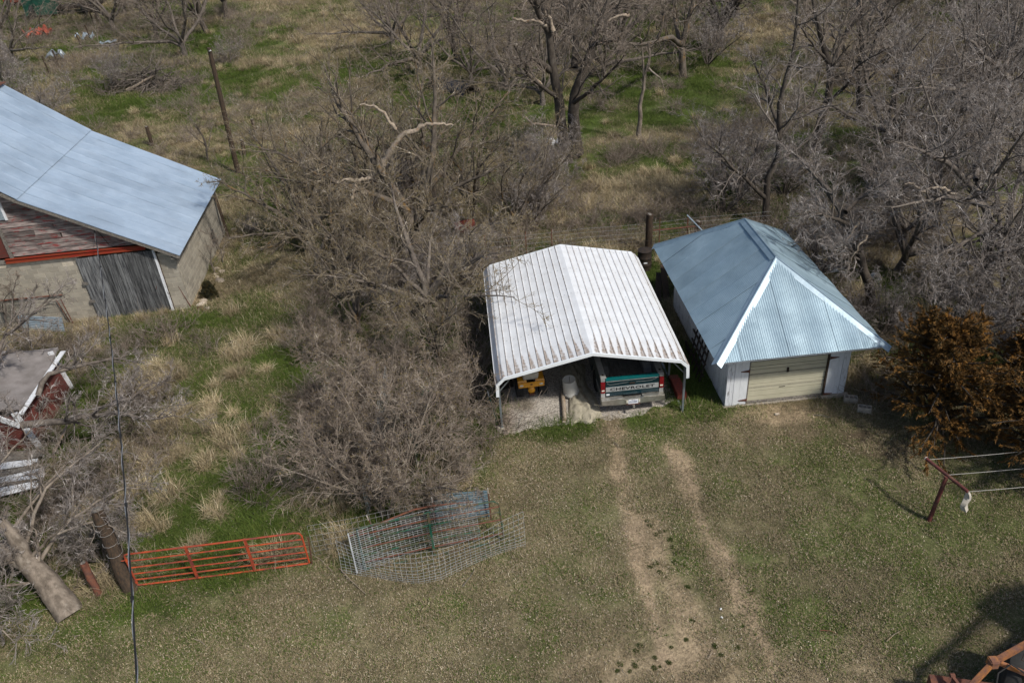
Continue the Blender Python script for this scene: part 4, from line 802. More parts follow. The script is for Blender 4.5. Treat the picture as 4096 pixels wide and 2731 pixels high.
cedar('cedar_tree', 'brownish cedar between the two front cedars, set further back', (15.2, 18.6, hz(15.2, 18.6)), 3.9, 2.0, 33, 170)
cedar('small_cedar', 'small dark cedar seedling among the stones at the barn corner', G0(841, 1190), .75, .3, 34, 46, 'cedar_dark', 'dark cedars')
cedar('background_cedar', 'dark evergreen at the very top right beyond the thicket', (49, 92, hz(49, 92)), 7, 4.2, 35, 200, 'cedar_dark', 'dark cedars')

# ------------------------------------------------------------------ barn
def unitbox():
    m = MB().box((0, 0, 0), (1, 1, 1)); me = bpy.data.meshes.new('piece'); me.from_pydata(m.v, [], m.f); return me
_UB = {}
def piece(name, parent, mt, x0, x1, y0, y1, z0, z1, rot=None):
    """one cheap box-shaped piece sharing mesh data with its likes"""
    if mt not in _UB: me = unitbox(); me.materials.append(M[mt]); _UB[mt] = me
    o = link(name, _UB[mt], parent); o.location = ((x0 + x1) / 2, (y0 + y1) / 2, (z0 + z1) / 2); o.scale = (x1 - x0, y1 - y0, z1 - z0)
    if rot: o.rotation_euler = rot
    return o
def barn():
    rng = random.Random(3)
    B = thing('barn', 'old barn with pale blue metal roof, red gable boards and concrete block walls', 'barn', (-12.92, 28.70, 0), rad(4))
    W, D = 15.6, 7.45; TOP = 2.62
    # core walls (mortar) set behind the blocks
    front = MB(); front.b2(-3.50, -W, .005, .2, -.2, 2.74); front.b2(-.62, -.03, .005, .2, -.2, 2.5); front.b2(-3.50, -.62, .03, .2, -.2, .02)
    wf = front.build('front_wall', M['mortar'], B)
    side = MB(); side.b2(-.2, -.005, .2, 4.97, -.2, 2.42); side.b2(-.2, -.005, 5.53, D, -.2, 2.42); side.b2(-.2, -.005, 4.97, 5.53, -.2, .42); side.b2(-.2, -.005, 4.97, 5.53, 1.02, 2.42)
    ws = side.build('side_wall', M['mortar'], B)
    back = MB(); back.b2(-W, 0, D, D + .2, -.2, 2.6); back.b2(-W, -W + .2, .2, D, -.2, 2.6); back.build('rear_wall', M['mortar'], B)
    bh, bl, j = .20, .40, .018; n = 0; extra = MB()
    for r in range(13):
        z0 = r * bh + .01; z1 = z0 + bh - j; off = 0 if r % 2 else .2
        if z1 > 2.62: z1 = 2.72
        if r > 12: break
        x = -off if off else 0.0; first = True
        edges = [0.0]
        xx = -.2 if off else -.4
        while xx > -9.2: edges.append(xx); xx -= bl
        for a, b_ in zip(edges[:-1], edges[1:]):
            hi, lo = a - j / 2, b_ + j / 2
            if hi == -j / 2: hi = 0
            segs = [(lo, hi)]
            if lo < -.62 and hi > -3.50:
                segs = []
                if hi > -.62: segs.append((-.62, hi))
                if lo < -3.50: segs.append((lo, -3.50))
            if lo >= -.62 and z0 > 2.3: continue
            for l, h in segs:
                if h - l < .04: continue
                if abs((l + h) / 2 + 4.05) < .12 and r == 12: continue
                piece('block', wf, 'block', l, h, rng.uniform(-.007, -.002), .16, z0, z1); n += 1
        # side wall blocks
        if r < 12:
            y = (.2 if off else .4) - j / 2; ys = [0.165] + []
            yy = .2 if not off else .4; ed = [.165]
            while yy < D: ed.append(yy) if yy > .17 else None; yy += bl
            ed.append(D)
            for a, b_ in zip(ed[:-1], ed[1:]):
                lo, hi = a + j / 2, b_ - j / 2
                if z1 > .42 and z0 < 1.0 and hi > 4.97 and lo < 5.53:
                    if lo < 4.9: hi = 4.97
                    elif hi > 5.6: lo = 5.53
                    else: continue
                if hi - lo < .05: continue
                if n < 296 + 170: piece('block', ws, 'block', -.16, rng.uniform(.002, .007), lo, hi, z0, z1)
                n += 1
    # window in the side wall
    w = MB(); w.b2(-.1, .03, 4.97, 5.03, .42, 1.02); w.b2(-.1, .03, 5.47, 5.53, .42, 1.02); w.b2(-.1, .03, 5.03, 5.47, .96, 1.02); w.b2(-.1, .05, 4.93, 5.57, .38, .44)
    wo = w.build('window', M['graywood'], B); g = MB().b2(-.09, -.07, 5.03, 5.47, .44, .96).build('pane', M['glass'], wo)
    # lap siding, clipped under the rake
    def rake(x):  # underside height of the roof at local x
        x = abs(x + 7.7) - 7.7
        x = x if x > -7.7 else -7.7
        return 2.62 - x * .556 if x > -4.7 else 2.62 + 4.7 * .556 + (-x - 4.7) * .79
    z = 2.98; k = 0
    bkg = MB().prism([(-.9, 2.95), (-4.7, 5.12), (-7.7, 7.48), (-10.7, 5.12), (-14.5, 2.95)], .12, .16).build('gable_backing', M['darkwood'], B)
    while z < 7.4:
        h = .205; zt = z + h
        def inv(zz): # half-run at height
            return -(zz - 2.62) / .556 if zz < 5.23 else -4.7 - (zz - 5.23) / .79
        xr = min(-.9, inv(zt) - .0); 
        lo_x = -9.6
        cuts = sorted([rng.uniform(-8.5, -1.5) for _ in range(rng.choice([1, 2, 2]))], reverse=True)
        es = [xr] + [c_ for c_ in cuts if c_ < xr - .5] + [lo_x]
        for a, b_ in zip(es[:-1], es[1:]):
            if a - b_ < .15: continue
            if z < 4.1 and b_ < -5.9: b_ = -5.88
            if a < b_ + .1: continue
            if k in (8, 9) and a < -4.9 and rng.random() < .35: continue
            o = piece('board', B, 'redboard', b_ + .004, a - .004, .02 + rng.uniform(0, .008), .07, z + .008, zt - .014, (rad(-7), rad(rng.uniform(-.35, .35)), 0))
        z = zt - .012 + rng.uniform(0, .006); k += 1
    # loft door at the left edge, with a frame post
    L = MB().b2(-7.0, -5.98, .03, .07, 2.98, 4.12).build('loft_door', M['shedred'], B)
    piece('frame_board', B, 'graywood', -5.98, -5.86, -.02, .05, 2.9, 4.15); piece('frame_board', B, 'graywood', -7.1, -5.86, -.025, .045, 4.15, 4.36)
    sp = MB().b2(-6.9, -5.55, -.02, .02, 4.5, 5.2).build('loft_window', M['zinc'], B)
    piece('frame_board', B, 'whitepaint2', -5.55, -5.47, -.03, .06, 4.48, 5.22)
    # rusty red steel beam (channel), with lips
    bm = MB().b2(-6.15, -.93, -.10, .0, 2.80, 2.95); bm.b2(-6.15, -.93, -.14, -.10, 2.935, 2.965); bm.b2(-6.15, -.93, -.14, -.10, 2.785, 2.815); bm.build('beam', M['redbeam'], B)
    piece('sill_board', B, 'graywood', -8.9, -6.15, -.04, .02, 2.74, 2.9)
    # sliding door of vertical planks
    d = thing('x', 'x', 'x'); bpy.data.objects.remove(d)
    db = MB().b2(-3.58, -.60, -.06, -.035, .04, 2.70).build('sliding_door', M['darkwood'], B)
    x = -3.60; kk = 0
    while x < -.80:
        wdt = rng.uniform(.15, .24); x1 = min(x + wdt, -.72); gap = .05 if kk in (3, 4, 6) else .024
        piece('plank', db, 'grayplank', x, x1 - gap * .5, -.105 - rng.uniform(0, .012), -.065, .03 + rng.uniform(-.05, .04), 2.70 + rng.uniform(-.02, .02), (0, rad(rng.uniform(-.35, .35)), 0)); x = x1 + .002; kk += 1
    piece('edge_board', db, 'whitepaint', -.715, -.63, -.13, -.05, .02, 2.72)
    for zz in (.75, 1.55): MB().b2(-3.72, -3.5, -.12, -.03, zz, zz + .12).build('hinge_block', M['graywood'], db)
    MB().tube([(-1.02, -.16, 1.05), (-1.0, -.2, 1.12), (-.98, -.16, 1.2)], .012, 6).build('latch', M['rust'], db)
    piece('door_stop', B, 'darkwood', -4.12, -4.04, -.03, 0.02, 2.72, 2.79); piece('door_post', B, 'darkwood', -3.60, -3.52, -.03, .05, .0, 2.5)
    # footing strip
    MB().b2(-9, .06, -.10, .02, -.15, .03).build('footing', M['concrete'], B)
    # roof: two pitches each side, in sheets
    yf, yb = -.42, D + .28; t = .035
    prof = [(.34, 2.47), (-4.72, 5.33), (-7.7, 7.68)]
    def sheet(p, q, y0, y1, nm, lift, sub=8):
        m = MB(); n_ = sub; P = Vector((p[0], 0, p[1])); Q = Vector((q[0], 0, q[1])); nrm = Vector((-(Q.z - P.z), 0, Q.x - P.x)).normalized(); nrm = nrm if nrm.z > 0 else -nrm
        vs, fs = [], []; cols = 10
        for i in range(n_ + 1):
            for c_ in range(cols + 1):
                u = c_ / cols; r_ = (.012 if c_ in (0, cols) else .003 * math.sin(c_ * math.pi)) + .004 * math.sin(i * 1.7 + y0 * 3)
                pt = P.lerp(Q, i / n_) + nrm * (lift + r_); vs.append((pt.x, y0 + (y1 - y0) * u, pt.z))
        for i in range(n_):
            for c_ in range(cols): a = i * (cols + 1) + c_; fs.append((a, a + 1, a + cols + 2, a + cols + 1))
        o_ = len(vs); m.add(vs, fs)
        dn = [(v[0] - nrm.x * .01, v[1], v[2] - nrm.z * .01) for v in vs]; m.add(dn, [f[::-1] for f in fs])
        return m.build(nm, M['barnroof'], B, smooth=True)
    ns_ = 12; dy = (yb - yf) / ns_
    for k in range(ns_):
        y0, y1 = yf + k * dy - .015, yf + (k + 1) * dy
        sheet(prof[0], prof[1], y0, y1, 'roof_sheet', .05 + .004 * (k % 2)); sheet((-4.68, 5.33), prof[2], y0, y1, 'roof_sheet', .062 + .004 * (k % 2))
    mir = lambda p: (-15.4 - p[0], p[1])
    sheet(mir(prof[0]), mir(prof[1]), yf, yb, 'roof_slope', .05); sheet(mir(prof[1]), mir(prof[2]), yf, yb, 'roof_slope', .06)
    # crease flashing, ridge cap, rake fascias, eave board
    m = MB(); m.bar((-4.72, yf + .01, 5.398), (-4.72, yb - .01, 5.398), .05, .006); m.build('crease_flashing', M['barnroof'], B)
    m = MB(); m.bar((-7.62, yf - .05, 7.76), (-7.62, yb + .05, 7.76), .34, .03); m.build('ridge_cap', M['rust'], B)
    for y in (yf + .02, yb - .03):
        for a, b_ in ((0, 1), (1, 2)):
            m = MB(); p, q = prof[a], prof[b_]; m.bar((p[0], y, p[1] - .045), (q[0], y, q[1] - .035), .04, .115); m.build('rake_board', M['graywood'], B)
            m = MB(); p, q = mir(p), mir(q); m.bar((p[0], y, p[1] - .045), (q[0], y, q[1] - .035), .04, .115); m.build('rake_board', M['graywood'], B)
    m = MB(); m.bar((.27, yf + .05, 2.43), (.27, yb - .05, 2.43), .03, .10); m.build('eave_board', M['graywood'], B)
    for k in range(12):
        m = MB(); y = .3 + k * .62; m.bar((.24, y, 2.46), (-1.2, y, 3.27), .05, .10); m.build('rafter_tail', M['graywood'], B)
    m = MB().prism([(-.2, 2.42), (.0, 2.42), (0.0, 2.50), (-.2, 2.62)], .2, D); m.build('plate', M['graywood'], B)
    # corner blocks shadow board at the eave end
    MB().b2(-.02, .26, yf + .06, .05, 2.36, 2.44).build('eave_return', M['graywood'], B)
    # dark plank leaning at the far back corner
    o = MB().bar((.35, 6.5, 0), (.12, 6.95, 2.1), .12, .05).build('leaning_plank', M['darkwood'])
    o.matrix_world = B.matrix_world if False else Matrix.Translation(B.location) @ Matrix.Rotation(rad(4), 4, 'Z'); tag(o, 'dark plank leaning against the far end of the barn side wall', 'plank')
    # brackets and wires of the service drop
    return B
barn()

# ------------------------------------------------------------------ white carport
def carport():
    C = thing('carport', 'open white ribbed metal carport with the pickup truck under it', 'carport', (2.30, 19.42, 0), rad(2.2))
    half, D = 2.62, 7.0; zk, zp = 2.0, 2.62; y0 = -.12
    prof = [(-2.88, 1.38), (-2.86, 1.80), (-2.62, 2.03), (0, 2.60), (2.62, 2.03), (2.86, 1.80), (2.88, 1.38)]
    # ribbed panels, clipped to strips 0.914 wide, ribs as real folds
    pitch = .2286
    def strip(sgn, u0, u1, name):
        # u measured along the slope plane horizontally from ridge
        m = MB(); sl = (2.60 - 2.03) / 2.62; xs = []
        u = u0; prof_ = []
        k0 = round(u0 / pitch); k1 = round(u1 / pitch)
        for k in range(k0, k1):
            b_ = k * pitch; prof_ += [(b_, 0), (b_ + pitch - .045, 0), (b_ + pitch - .032, .022), (b_ + pitch - .012, .022)]
        prof_ = [p for p in prof_ if p[0] < 2.64]; prof_.append((min(k1 * pitch, 2.665), 0))
        pts = [(sgn * min(u, 2.66), 2.605 - min(u, 2.66) * sl + h) for u, h in prof_ if u <= 2.68]
        n = len(pts); ys = [y0, D * .33, D * .66, D + .1]; vs = [(x, y, z) for y in ys for x, z in pts]
        fs = [(r * n + i, r * n + i + 1, (r + 1) * n + i + 1, (r + 1) * n + i) for r in range(3) for i in range(n - 1)]
        m.add(vs, fs); m.add([(x, y, z - .006) for x, y, z in vs], [f[::-1] for f in fs]); return m.build(name, M['carportroof'], C)
    for s in (-1, 1):
        for k in range(3): strip(s, k * 4 * pitch, min((k + 1) * 4, 12) * pitch, 'roof_panel')
        # bent side panel with its ribs
        m = MB(); P = [(2.655, 2.03), (2.72, 1.975), (2.735, 1.99), (2.75, 1.975), (2.85, 1.83), (2.88, 1.79), (2.90, 1.79), (2.885, 1.75), (2.885, 1.40)]
        n = len(P); vs = [(s * x, y, z) for y in (y0, D + .1) for x, z in P]; fs = [(i, i + 1, n + i + 1, n + i) for i in range(n - 1)]
        m.add(vs, fs); m.add([(x - s * .006, y, z - .003) for x, y, z in vs], [f[::-1] for f in fs]); m.build('side_panel', M['carportroof'], C)
    # ridge cap none; trims front and back
    for y in (y0 - .02, D + .12):
        m = MB()
        P3 = [(-2.90, 1.37), (-2.88, 1.80), (-2.64, 2.04), (0, 2.61), (2.64, 2.04), (2.88, 1.80), (2.90, 1.37)]; In = [(-2.81, 1.37), (-2.79, 1.77), (-2.61, 1.95), (0, 2.51), (2.61, 1.95), (2.79, 1.77), (2.81, 1.37)]
        for i in range(6):
            m.prism([P3[i], P3[i + 1], In[i + 1], In[i]], y - .025, y + .025)
        m.build('fascia_trim', M['trimwhite'], C)
    # bows and posts
    for k, y in enumerate((.0, 1.75, 3.5, 5.25, 6.95)):
        if k: 
            m = MB(); Q = [(-2.80, 1.4), (-2.80, 1.72), (-2.60, 1.93), (0, 2.50), (2.60, 1.93), (2.80, 1.72), (2.80, 1.4)]
            for a, b_ in zip(Q[:-1], Q[1:]): m.bar((a[0], y, a[1]), (b_[0], y, b_[1]), .06, .06)
            m.build('bow', M['steel'], C)
        for s in (-1, 1): MB().b2(s * 2.80 - .03, s * 2.80 + .03, y - .03, y + .03, -.02, 1.72).build('post', M['steel'], C)
        for s in (-1, 1): MB().bar((s * 2.80, y, 1.45), (s * 2.38, y, 1.96), .03, .03).build('brace', M['steel'], C)
    for s in (-1, 1): MB().b2(s * 2.80 - .03, s * 2.80 + .03, .03, 6.92, -.01, .05).build('base_rail', M['steel'], C)
    # screws
    m = MB(); sl = (2.60 - 2.03) / 2.62
    for y in (0.05, 1.75, 3.5, 5.25, 6.9):
        for i in range(1, 12):
            for s in (-1, 1): u = i * pitch - .12; m.box((s * u, y, 2.612 - u * sl), (.016, .016, .008))
    o = m.build('screws', M['steel'], C); o['kind'] = 'stuff'
carport()
# gravel floor
def gravel():
    rng = np.random.default_rng(9); xs = np.arange(-.75, 5.3, .09); ys = np.arange(18.7, 26.6, .09); X, Y = np.meshgrid(xs, ys); x, y = X.ravel(), Y.ravel()
    edge = 18.98 + .10 * x + (fbm(x * 1.6, y * 0 + 3, 12) - .5) * .7 + .25 * sst(x, 3.0, 4.4)
    z = .012 + .02 * fbm(x * 3, y * 3, 13) - .10 * (1 - sst(y, edge, edge + .25)) - .10 * (1 - sst(x, -.75, -.45)) - .1 * sst(x, 5.0, 5.25)
    z += height(x, y)
    n2 = fbm(x * 1.4, y * 1.4, 40)[:, None]; c = np.array([.36, .335, .30]) * (1 - n2 * .4) + np.array([.20, .17, .13]) * n2 * .4
    oil = blob(x, y, 2095, 1625, .35, .4, .6)[:, None]; c = c * (1 - oil * .7) + np.array([.09, .07, .04]) * oil * .7
    lf = (1 - sst(x, -.45, .1))[:, None]; c = c * (1 - lf * .6) + np.array([.17, .11, .07]) * lf * .6
    nx, ny = len(xs), len(ys); i = np.arange(nx - 1)[None, :] + np.arange(ny - 1)[:, None] * nx; Fq = np.stack([i, i + 1, i + nx + 1, i + nx], -1).reshape(-1, 4)
    me = mesh_np('gravel_floor', [(np.stack([x, y, z], -1), Fq)], {'col': c}, smooth=True)
    m, nt, b = newmat('gravel'); a = _n(nt, 'ShaderNodeAttribute', attribute_name='col'); g = _n(nt, 'ShaderNodeNewGeometry').outputs['Position']
    v = _n(nt, 'ShaderNodeTexVoronoi'); _lk(nt, g, v.inputs['Vector']); v.inputs['Scale'].default_value = 34
    hs = _n(nt, 'ShaderNodeSeparateColor'); _lk(nt, v.outputs['Color'], hs.inputs[0])
    c2 = mixc(nt, 1.0, a.outputs['Color'], mixc(nt, mrange(nt, hs.outputs[0], 0, 1), (.5, .5, .5), (1.6, 1.57, 1.52)), 'MULTIPLY'); _lk(nt, c2, b.inputs['Base Color']); b.inputs['Roughness'].default_value = .95
    bn = _n(nt, 'ShaderNodeBump'); bn.inputs['Strength'].default_value = .8; bn.inputs['Distance'].default_value = .02; bn.invert = True; _lk(nt, v.outputs['Distance'], bn.inputs['Height']); _lk(nt, bn.outputs[0], b.inputs['Normal'])
    me.materials.append(m); o = link('gravel_floor', me); o['kind'] = 'structure'
gravel()

# ------------------------------------------------------------------ blue hip-roofed garage
def garage():
    rng = random.Random(8)
    K = thing('garage', 'small old garage with a blue grey corrugated hip roof and tan overhead door', 'garage', (6.42, 19.60, 0), rad(2.6))
    W, D, Hh = 3.76, 6.2, 2.28
    # roof corners (local)
    x0, x1, y0, y1, ze = -.62, 4.34, -.78, 6.98, 2.25; zr = 4.02; cx = (x0 + x1) / 2; yr0, yr1 = 1.86, 4.72
    FL, FR, BL, BR = Vector((x0, y0, ze)), Vector((x1, y0, ze)), Vector((x0, y1, ze)), Vector((x1, y1, ze)); RF, RB = Vector((cx, yr0, zr)), Vector((cx, yr1, zr))
    def face(A, Bv, T0, T1, nm_count, name):
        """corrugated sheets on the plane with eave A->B; ridge T0 (above A side) ->T1"""
        e = (Bv - A); L = e.length; e.normalize(); up_ = (T0 - A) - e * (T0 - A).dot(e); V = up_.length; up_.normalize(); nrm = e.cross(up_); nrm = nrm if nrm.z > 0 else -nrm
        u0 = (T0 - A).dot(e); u1 = (T1 - A).dot(e)
        def vmax(u): 
            v = V
            if u < u0: v = min(v, V * u / u0)
            if u > u1: v = min(v, V * (L - u) / (L - u1))
            return max(v, 0)
        pw = L / nm_count; pit = .068
        for k in range(nm_count):
            a, b_ = k * pw, (k + 1) * pw + .02; n = max(8, int((b_ - a) / (pit / 4))); m = MB(); vs = []; rows = 4; lift = .02 + .012 * (k % 2) + rng.uniform(0, .004)
            for i in range(n + 1):
                u = min(a + (b_ - a) * i / n, L); vm = vmax(u); h = math.sin(u / pit * 2 * math.pi) * .0055 + lift
                for r in range(rows + 1): v = vm * r / rows - (.03 if r == 0 else 0); p = A + e * u + up_ * v + nrm * h; vs.append(tuple(p))
            q = rows + 1; fs = [(i * q + r, (i + 1) * q + r, (i + 1) * q + r + 1, i * q + r + 1) for i in range(n) for r in range(rows)]
            m.add(vs, fs); m.build(name, M['garageroof'], K, smooth=False)
    face(FL, FR, RF, RF, 7, 'roof_sheet'); face(BL, FL, RB, RF, 11, 'roof_sheet'); face(FR, BR, RF, RB, 11, 'roof_sheet'); face(BR, BL, RB, RB, 7, 'roof_sheet')
    def cap(p, q, mt, w=.17):
        d = (q - p).normalized(); s = d.cross(Vector((0, 0, 1))).normalized(); dn = .10
        m = MB(); o1, o2 = .055, .055
        for sg in (-1, 1):
            a = [p + Vector((0, 0, o1)), q + Vector((0, 0, o1)), q + s * sg * w + Vector((0, 0, o1 - dn)), p + s * sg * w + Vector((0, 0, o1 - dn))]
            m.add([tuple(v) for v in a] + [tuple(v - Vector((0, 0, .008))) for v in a], [(0, 1, 2, 3), (7, 6, 5, 4), (0, 4, 5, 1), (1, 5, 6, 2), (2, 6, 7, 3), (3, 7, 4, 0)])
        m.tube([p + Vector((0, 0, o1)), q + Vector((0, 0, o1))], .022, 6); return m.build('ridge_flashing', M[mt], K)
    cap(FL - Vector((.05, .06, .03)), RF, 'flashing', .16); cap(FR + Vector((.1, -.1, -.05)), RF, 'flashing', .16); cap(RF, RB, 'flashingdark'); cap(BL, RB, 'flashingdark'); cap(BR, RB, 'flashingdark')
    # eave fascias under the roof, set in from the edge
    MB().b2(x0 + .08, x1 - .08, y0 + .06, y0 + .09, 2.13, 2.235).build('eave_board', M['whitepaint2'], K); MB().b2(x0 + .06, x0 + .09, y0 + .1, y1 - .1, 2.13, 2.235).build('eave_board', M['graywood'], K)
    MB().b2(x1 - .09, x1 - .06, y0 + .1, y1 - .1, 2.13, 2.235).build('eave_board', M['graywood'], K)
    MB().b2(x0 + .1, x1 - .1, y0 + .1, y1 - .1, 2.24, 2.255).build('soffit', M['graywood'], K)
    # walls: board siding, vertical
    wl = MB(); wl.b2(.03, .08, .03, D, 0, 2.22); wl.b2(W - .08, W - .03, .03, D, 0, 2.22); wl.b2(.08, W - .08, D - .05, D, 0, 2.22); wall = wl.build('wall', M['graywood'], K)
    y = .0
    while y < D - .1:
        w = rng.uniform(.16, .22); piece('board', wall, 'whitepaint', -.005 + rng.uniform(0, .006), .03, y, min(y + w - .007, D), .02, 2.22); y += w
    y = .0
    while y < D - .1:
        w = .2; piece('board', wall, 'graywood', W - .03, W + .003, y, min(y + w - .007, D), .02, 2.22); y += w
    # front: boards left of door, door, boards right
    dx0, dx1 = .66, 3.12
    for a, b_, mt in ((0.0, .10, 'whitepaint'), (.105, .22, 'whitepaint'), (.225, .42, 'whitepaint2'), (.425, .655, 'whitepaint2')): piece('board', K, mt, a, b_ - .004, -.03 - rng.uniform(0, .01), .03, .06, 2.22)
    for a, b_, mt in ((3.125, 3.42, 'whitepaint2'), (3.425, 3.56, 'whitepaint2'), (3.565, W, 'whitepaint')): piece('board', K, mt, a, b_ - .004, -.03 - rng.uniform(0, .012), .03, .10, 2.22)
    piece('door_jamb', K, 'darkwood', 3.07, 3.125, -.045, .03, .06, 2.22); piece('door_jamb', K, 'graywood', .655, .69, -.035, .03, .06, 2.22)
    piece('lintel', K, 'graywood', .66, 3.12, -.02, .05, 2.10, 2.22)
    dr = MB().b2(.69, 3.07, .045, .06, .10, 2.10).build('overhead_door', M['paneltan'], K)
    hts = [.165, .20, .155, .115, .185, .20, .155, .115, .185, .20, .155, .165]; tot = sum(hts); z = .13; sc = 1.97 / tot
    for h in hts: piece('door_panel', dr, 'paneltan', .69, 3.07, .01, .046, z + .009, z + h * sc - .009); z += h * sc
    for k in range(1, 4): MB().b2(.69, 3.07, .004, .02, .13 + k * 1.97 / 4 - .008, .13 + k * 1.97 / 4 + .003).build('section_seam', M['graywood'], dr)
    MB().b2(1.84, 1.90, -.02, .01, 1.10, 1.26).b2(1.83, 1.91, -.035, -.02, 1.12, 1.15).build('handle', M['dark'], dr); MB().b2(1.68, 1.86, -.004, .01, .555, .57).build('pull_slot', M['dark'], dr)
    MB().b2(.66, 3.10, -.02, .05, .04, .12).build('threshold', M['graywood'], K)
    for (x, z, s) in ((.66, 1.30, -1), (.66, .22, -1), (3.14, 1.48, 1), (3.12, .13, 1)):
        MB().prism([(x, z - .045), (x, z + .045), (x + s * .26, z + .008), (x + s * .26, z - .008)], -.055, -.04).tube([(x, -.05, z - .06), (x, -.05, z + .06)], .012, 6).build('strap_hinge', M['rust'], K)
    MB().b2(-.05, W + .05, -.07, .10, -.15, .04).b2(3.0, W + .1, -.12, .0, -.1, .09).build('foundation', M['concrete'], K)
garage()

# ------------------------------------------------------------------ text helper
def text_part(txt, size, m, parent, loc, rot, name='lettering', ext=.006, sx=1.0, bold=0.0):
    cu = bpy.data.curves.new(name, 'FONT'); cu.body = txt; cu.size = size; cu.extrude = ext; cu.offset = bold; cu.align_x = 'CENTER'; cu.align_y = 'CENTER'; cu.resolution_u = 2; cu.space_character = 1.05
    t = bpy.data.objects.new('tmp', cu); col.objects.link(t); bpy.context.view_layer.update(); me = bpy.data.meshes.new_from_object(t.evaluated_get(bpy.context.evaluated_depsgraph_get())); bpy.data.objects.remove(t)
    me.name = name; me.materials.clear(); me.materials.append(m); o = link(name, me, parent); o.location = loc; o.rotation_euler = rot; o.scale = (sx, 1, 1); return o

# ------------------------------------------------------------------ pickup truck
def wheel(parent, x, y, r, w, tire='tire', rim='railgrey', name='wheel'):
    Mx = Matrix.Translation((x, y, r)) @ Matrix.Rotation(rad(90), 4, 'Y')
    t = MB().lathe([(r * .60, -w / 2 + .01), (r * .9, -w / 2), (r * .985, -w * .38), (r, -w * .2), (r, w * .2), (r * .985, w * .38), (r * .9, w / 2), (r * .60, w / 2 - .01)], 28, Mx)
    o = t.build(name, M[tire], parent, smooth=True)
    MB().lathe([(.02, -w * .30), (r * .3, -w * .34), (r * .5, -w * .22), (r * .61, -w * .45), (r * .61, w * .45), (r * .5, w * .22), (r * .3, w * .34), (.02, w * .30)], 20, Mx).build('rim', M[rim], o, smooth=True)
    return o
def truck():
    T = thing('pickup_truck', 'dark teal pickup truck parked tail out under the white carport', 'truck', (3.56, 19.78, 0.0), rad(2.4))
    Wd = .965; body = 'tealdark'
    # bed floor with ribs
    fl = MB().b2(-.80, .80, .04, 2.38, .74, .78).build('bed_floor', M['liner'], T)
    for k in range(13): x = -.74 + k * .1233; piece('rib', fl, 'liner', x - .022, x + .022, .05, 2.36, .78, .797)
    for s in (-1, 1):
        MB().prism([(.86, .83), (.92, 1.02), (1.08, 1.08), (1.5, 1.08), (1.66, 1.02), (1.72, .83), (1.72, .78), (.86, .78)], 0, 1, 'x')
        m = MB().prism([(.80, .78), (.86, .98), (1.02, 1.04), (1.48, 1.04), (1.64, .98), (1.70, .78)], min(s * .55, s * .80), max(s * .55, s * .80), 'x'); m.build('wheel_housing', M['liner'] if s < 0 else M['railgrey'], T, bevel=.012)
        # bed side: outer skin with wheel arch, inner wall, rail
        arch = [(1.25 + .47 * math.cos(a), .46 + .45 * math.sin(a)) for a in [math.pi - i * math.pi / 10 for i in range(11)]]
        sk = [(.0, .50), (.0, 1.30), (2.42, 1.30), (2.42, .46)] + [p for p in arch[::-1]]
        m = MB().prism(sk, min(s * (Wd - .03), s * Wd), max(s * (Wd - .03), s * Wd), 'x'); m.build('bed_side', M[body], T)
        MB().b2(*sorted((s * .80, s * .83)), .03, 2.38, .76, 1.29).build('inner_side', M['liner'], T)
        m = MB().b2(*sorted((s * .79, s * (Wd + .005))), -.01, 2.42, 1.295, 1.345); r_ = m.build('bed_rail', M['railgrey'], T, bevel=.012)
        for yy in (.12, 1.2, 2.2): MB().b2(*sorted((s * .85, s * .91)), yy, yy + .07, 1.343, 1.352).build('stake_pocket', M['dark'], r_)
        MB().b2(*sorted((s * (Wd - .002), s * (Wd + .012))), .02, .80, .74, .78).build('side_moulding', M['silver'], T)
        # tail light and corner
        lt = MB().b2(*sorted((s * .835, s * (Wd + .012))), -.055, .05, .80, 1.20).build('tail_light', M['redlens'], T, bevel=.014)
        MB().b2(*sorted((s * .86, s * .945)), -.064, -.05, .885, .925).build('reversing_lens', M['whitelens'], lt)
        MB().b2(*sorted((s * .835, s * (Wd + .005))), -.04, .05, .60, .79).b2(*sorted((s * .835, s * (Wd + .005))), -.03, .05, 1.21, 1.30).build('corner_panel', M['railgrey'], T, bevel=.01)
    MB().b2(-.83, .83, 2.36, 2.42, .70, 1.33).build('bed_front_wall', M[body], T)
    # tailgate
    tg = MB().b2(-.82, .82, -.035, .02, .66, 1.30).build('tailgate', M[body], T, bevel=.014)
    m = MB(); m.add([(-.825, -.045, 1.235), (.825, -.045, 1.235), (.825, -.03, 1.325), (-.825, -.03, 1.325), (-.825, .045, 1.325), (.825, .045, 1.325), (-.825, .045, 1.27), (.825, .045, 1.27)], [(0, 1, 2, 3), (3, 2, 5, 4), (4, 5, 7, 6), (0, 6, 7, 1), (0, 3, 4, 6), (1, 7, 5, 2)])
    m.build('top_rail', M['teal'], tg, bevel=.006)
    MB().b2(-.80, .80, -.042, -.034, 1.205, 1.222).build('crease', M['railgrey'], tg)
    MB().b2(-.815, .815, -.044, -.034, .835, 1.005).build('silver_band', M['silver'], tg)
    text_part('CHEVROLET', .135, M['letter'], tg, (.0, -.048, .917), (rad(90), 0, 0), 'lettering', .004, 1.78, .0016)
    MB().b2(-.09, .09, -.05, -.034, 1.065, 1.115).b2(-.075, .075, -.058, -.05, 1.08, 1.102).build('handle', M['dark'], tg)
    MB().b2(-.80, -.70, -.040, -.034, .70, .755).build('sticker', M['platewhite'], tg)
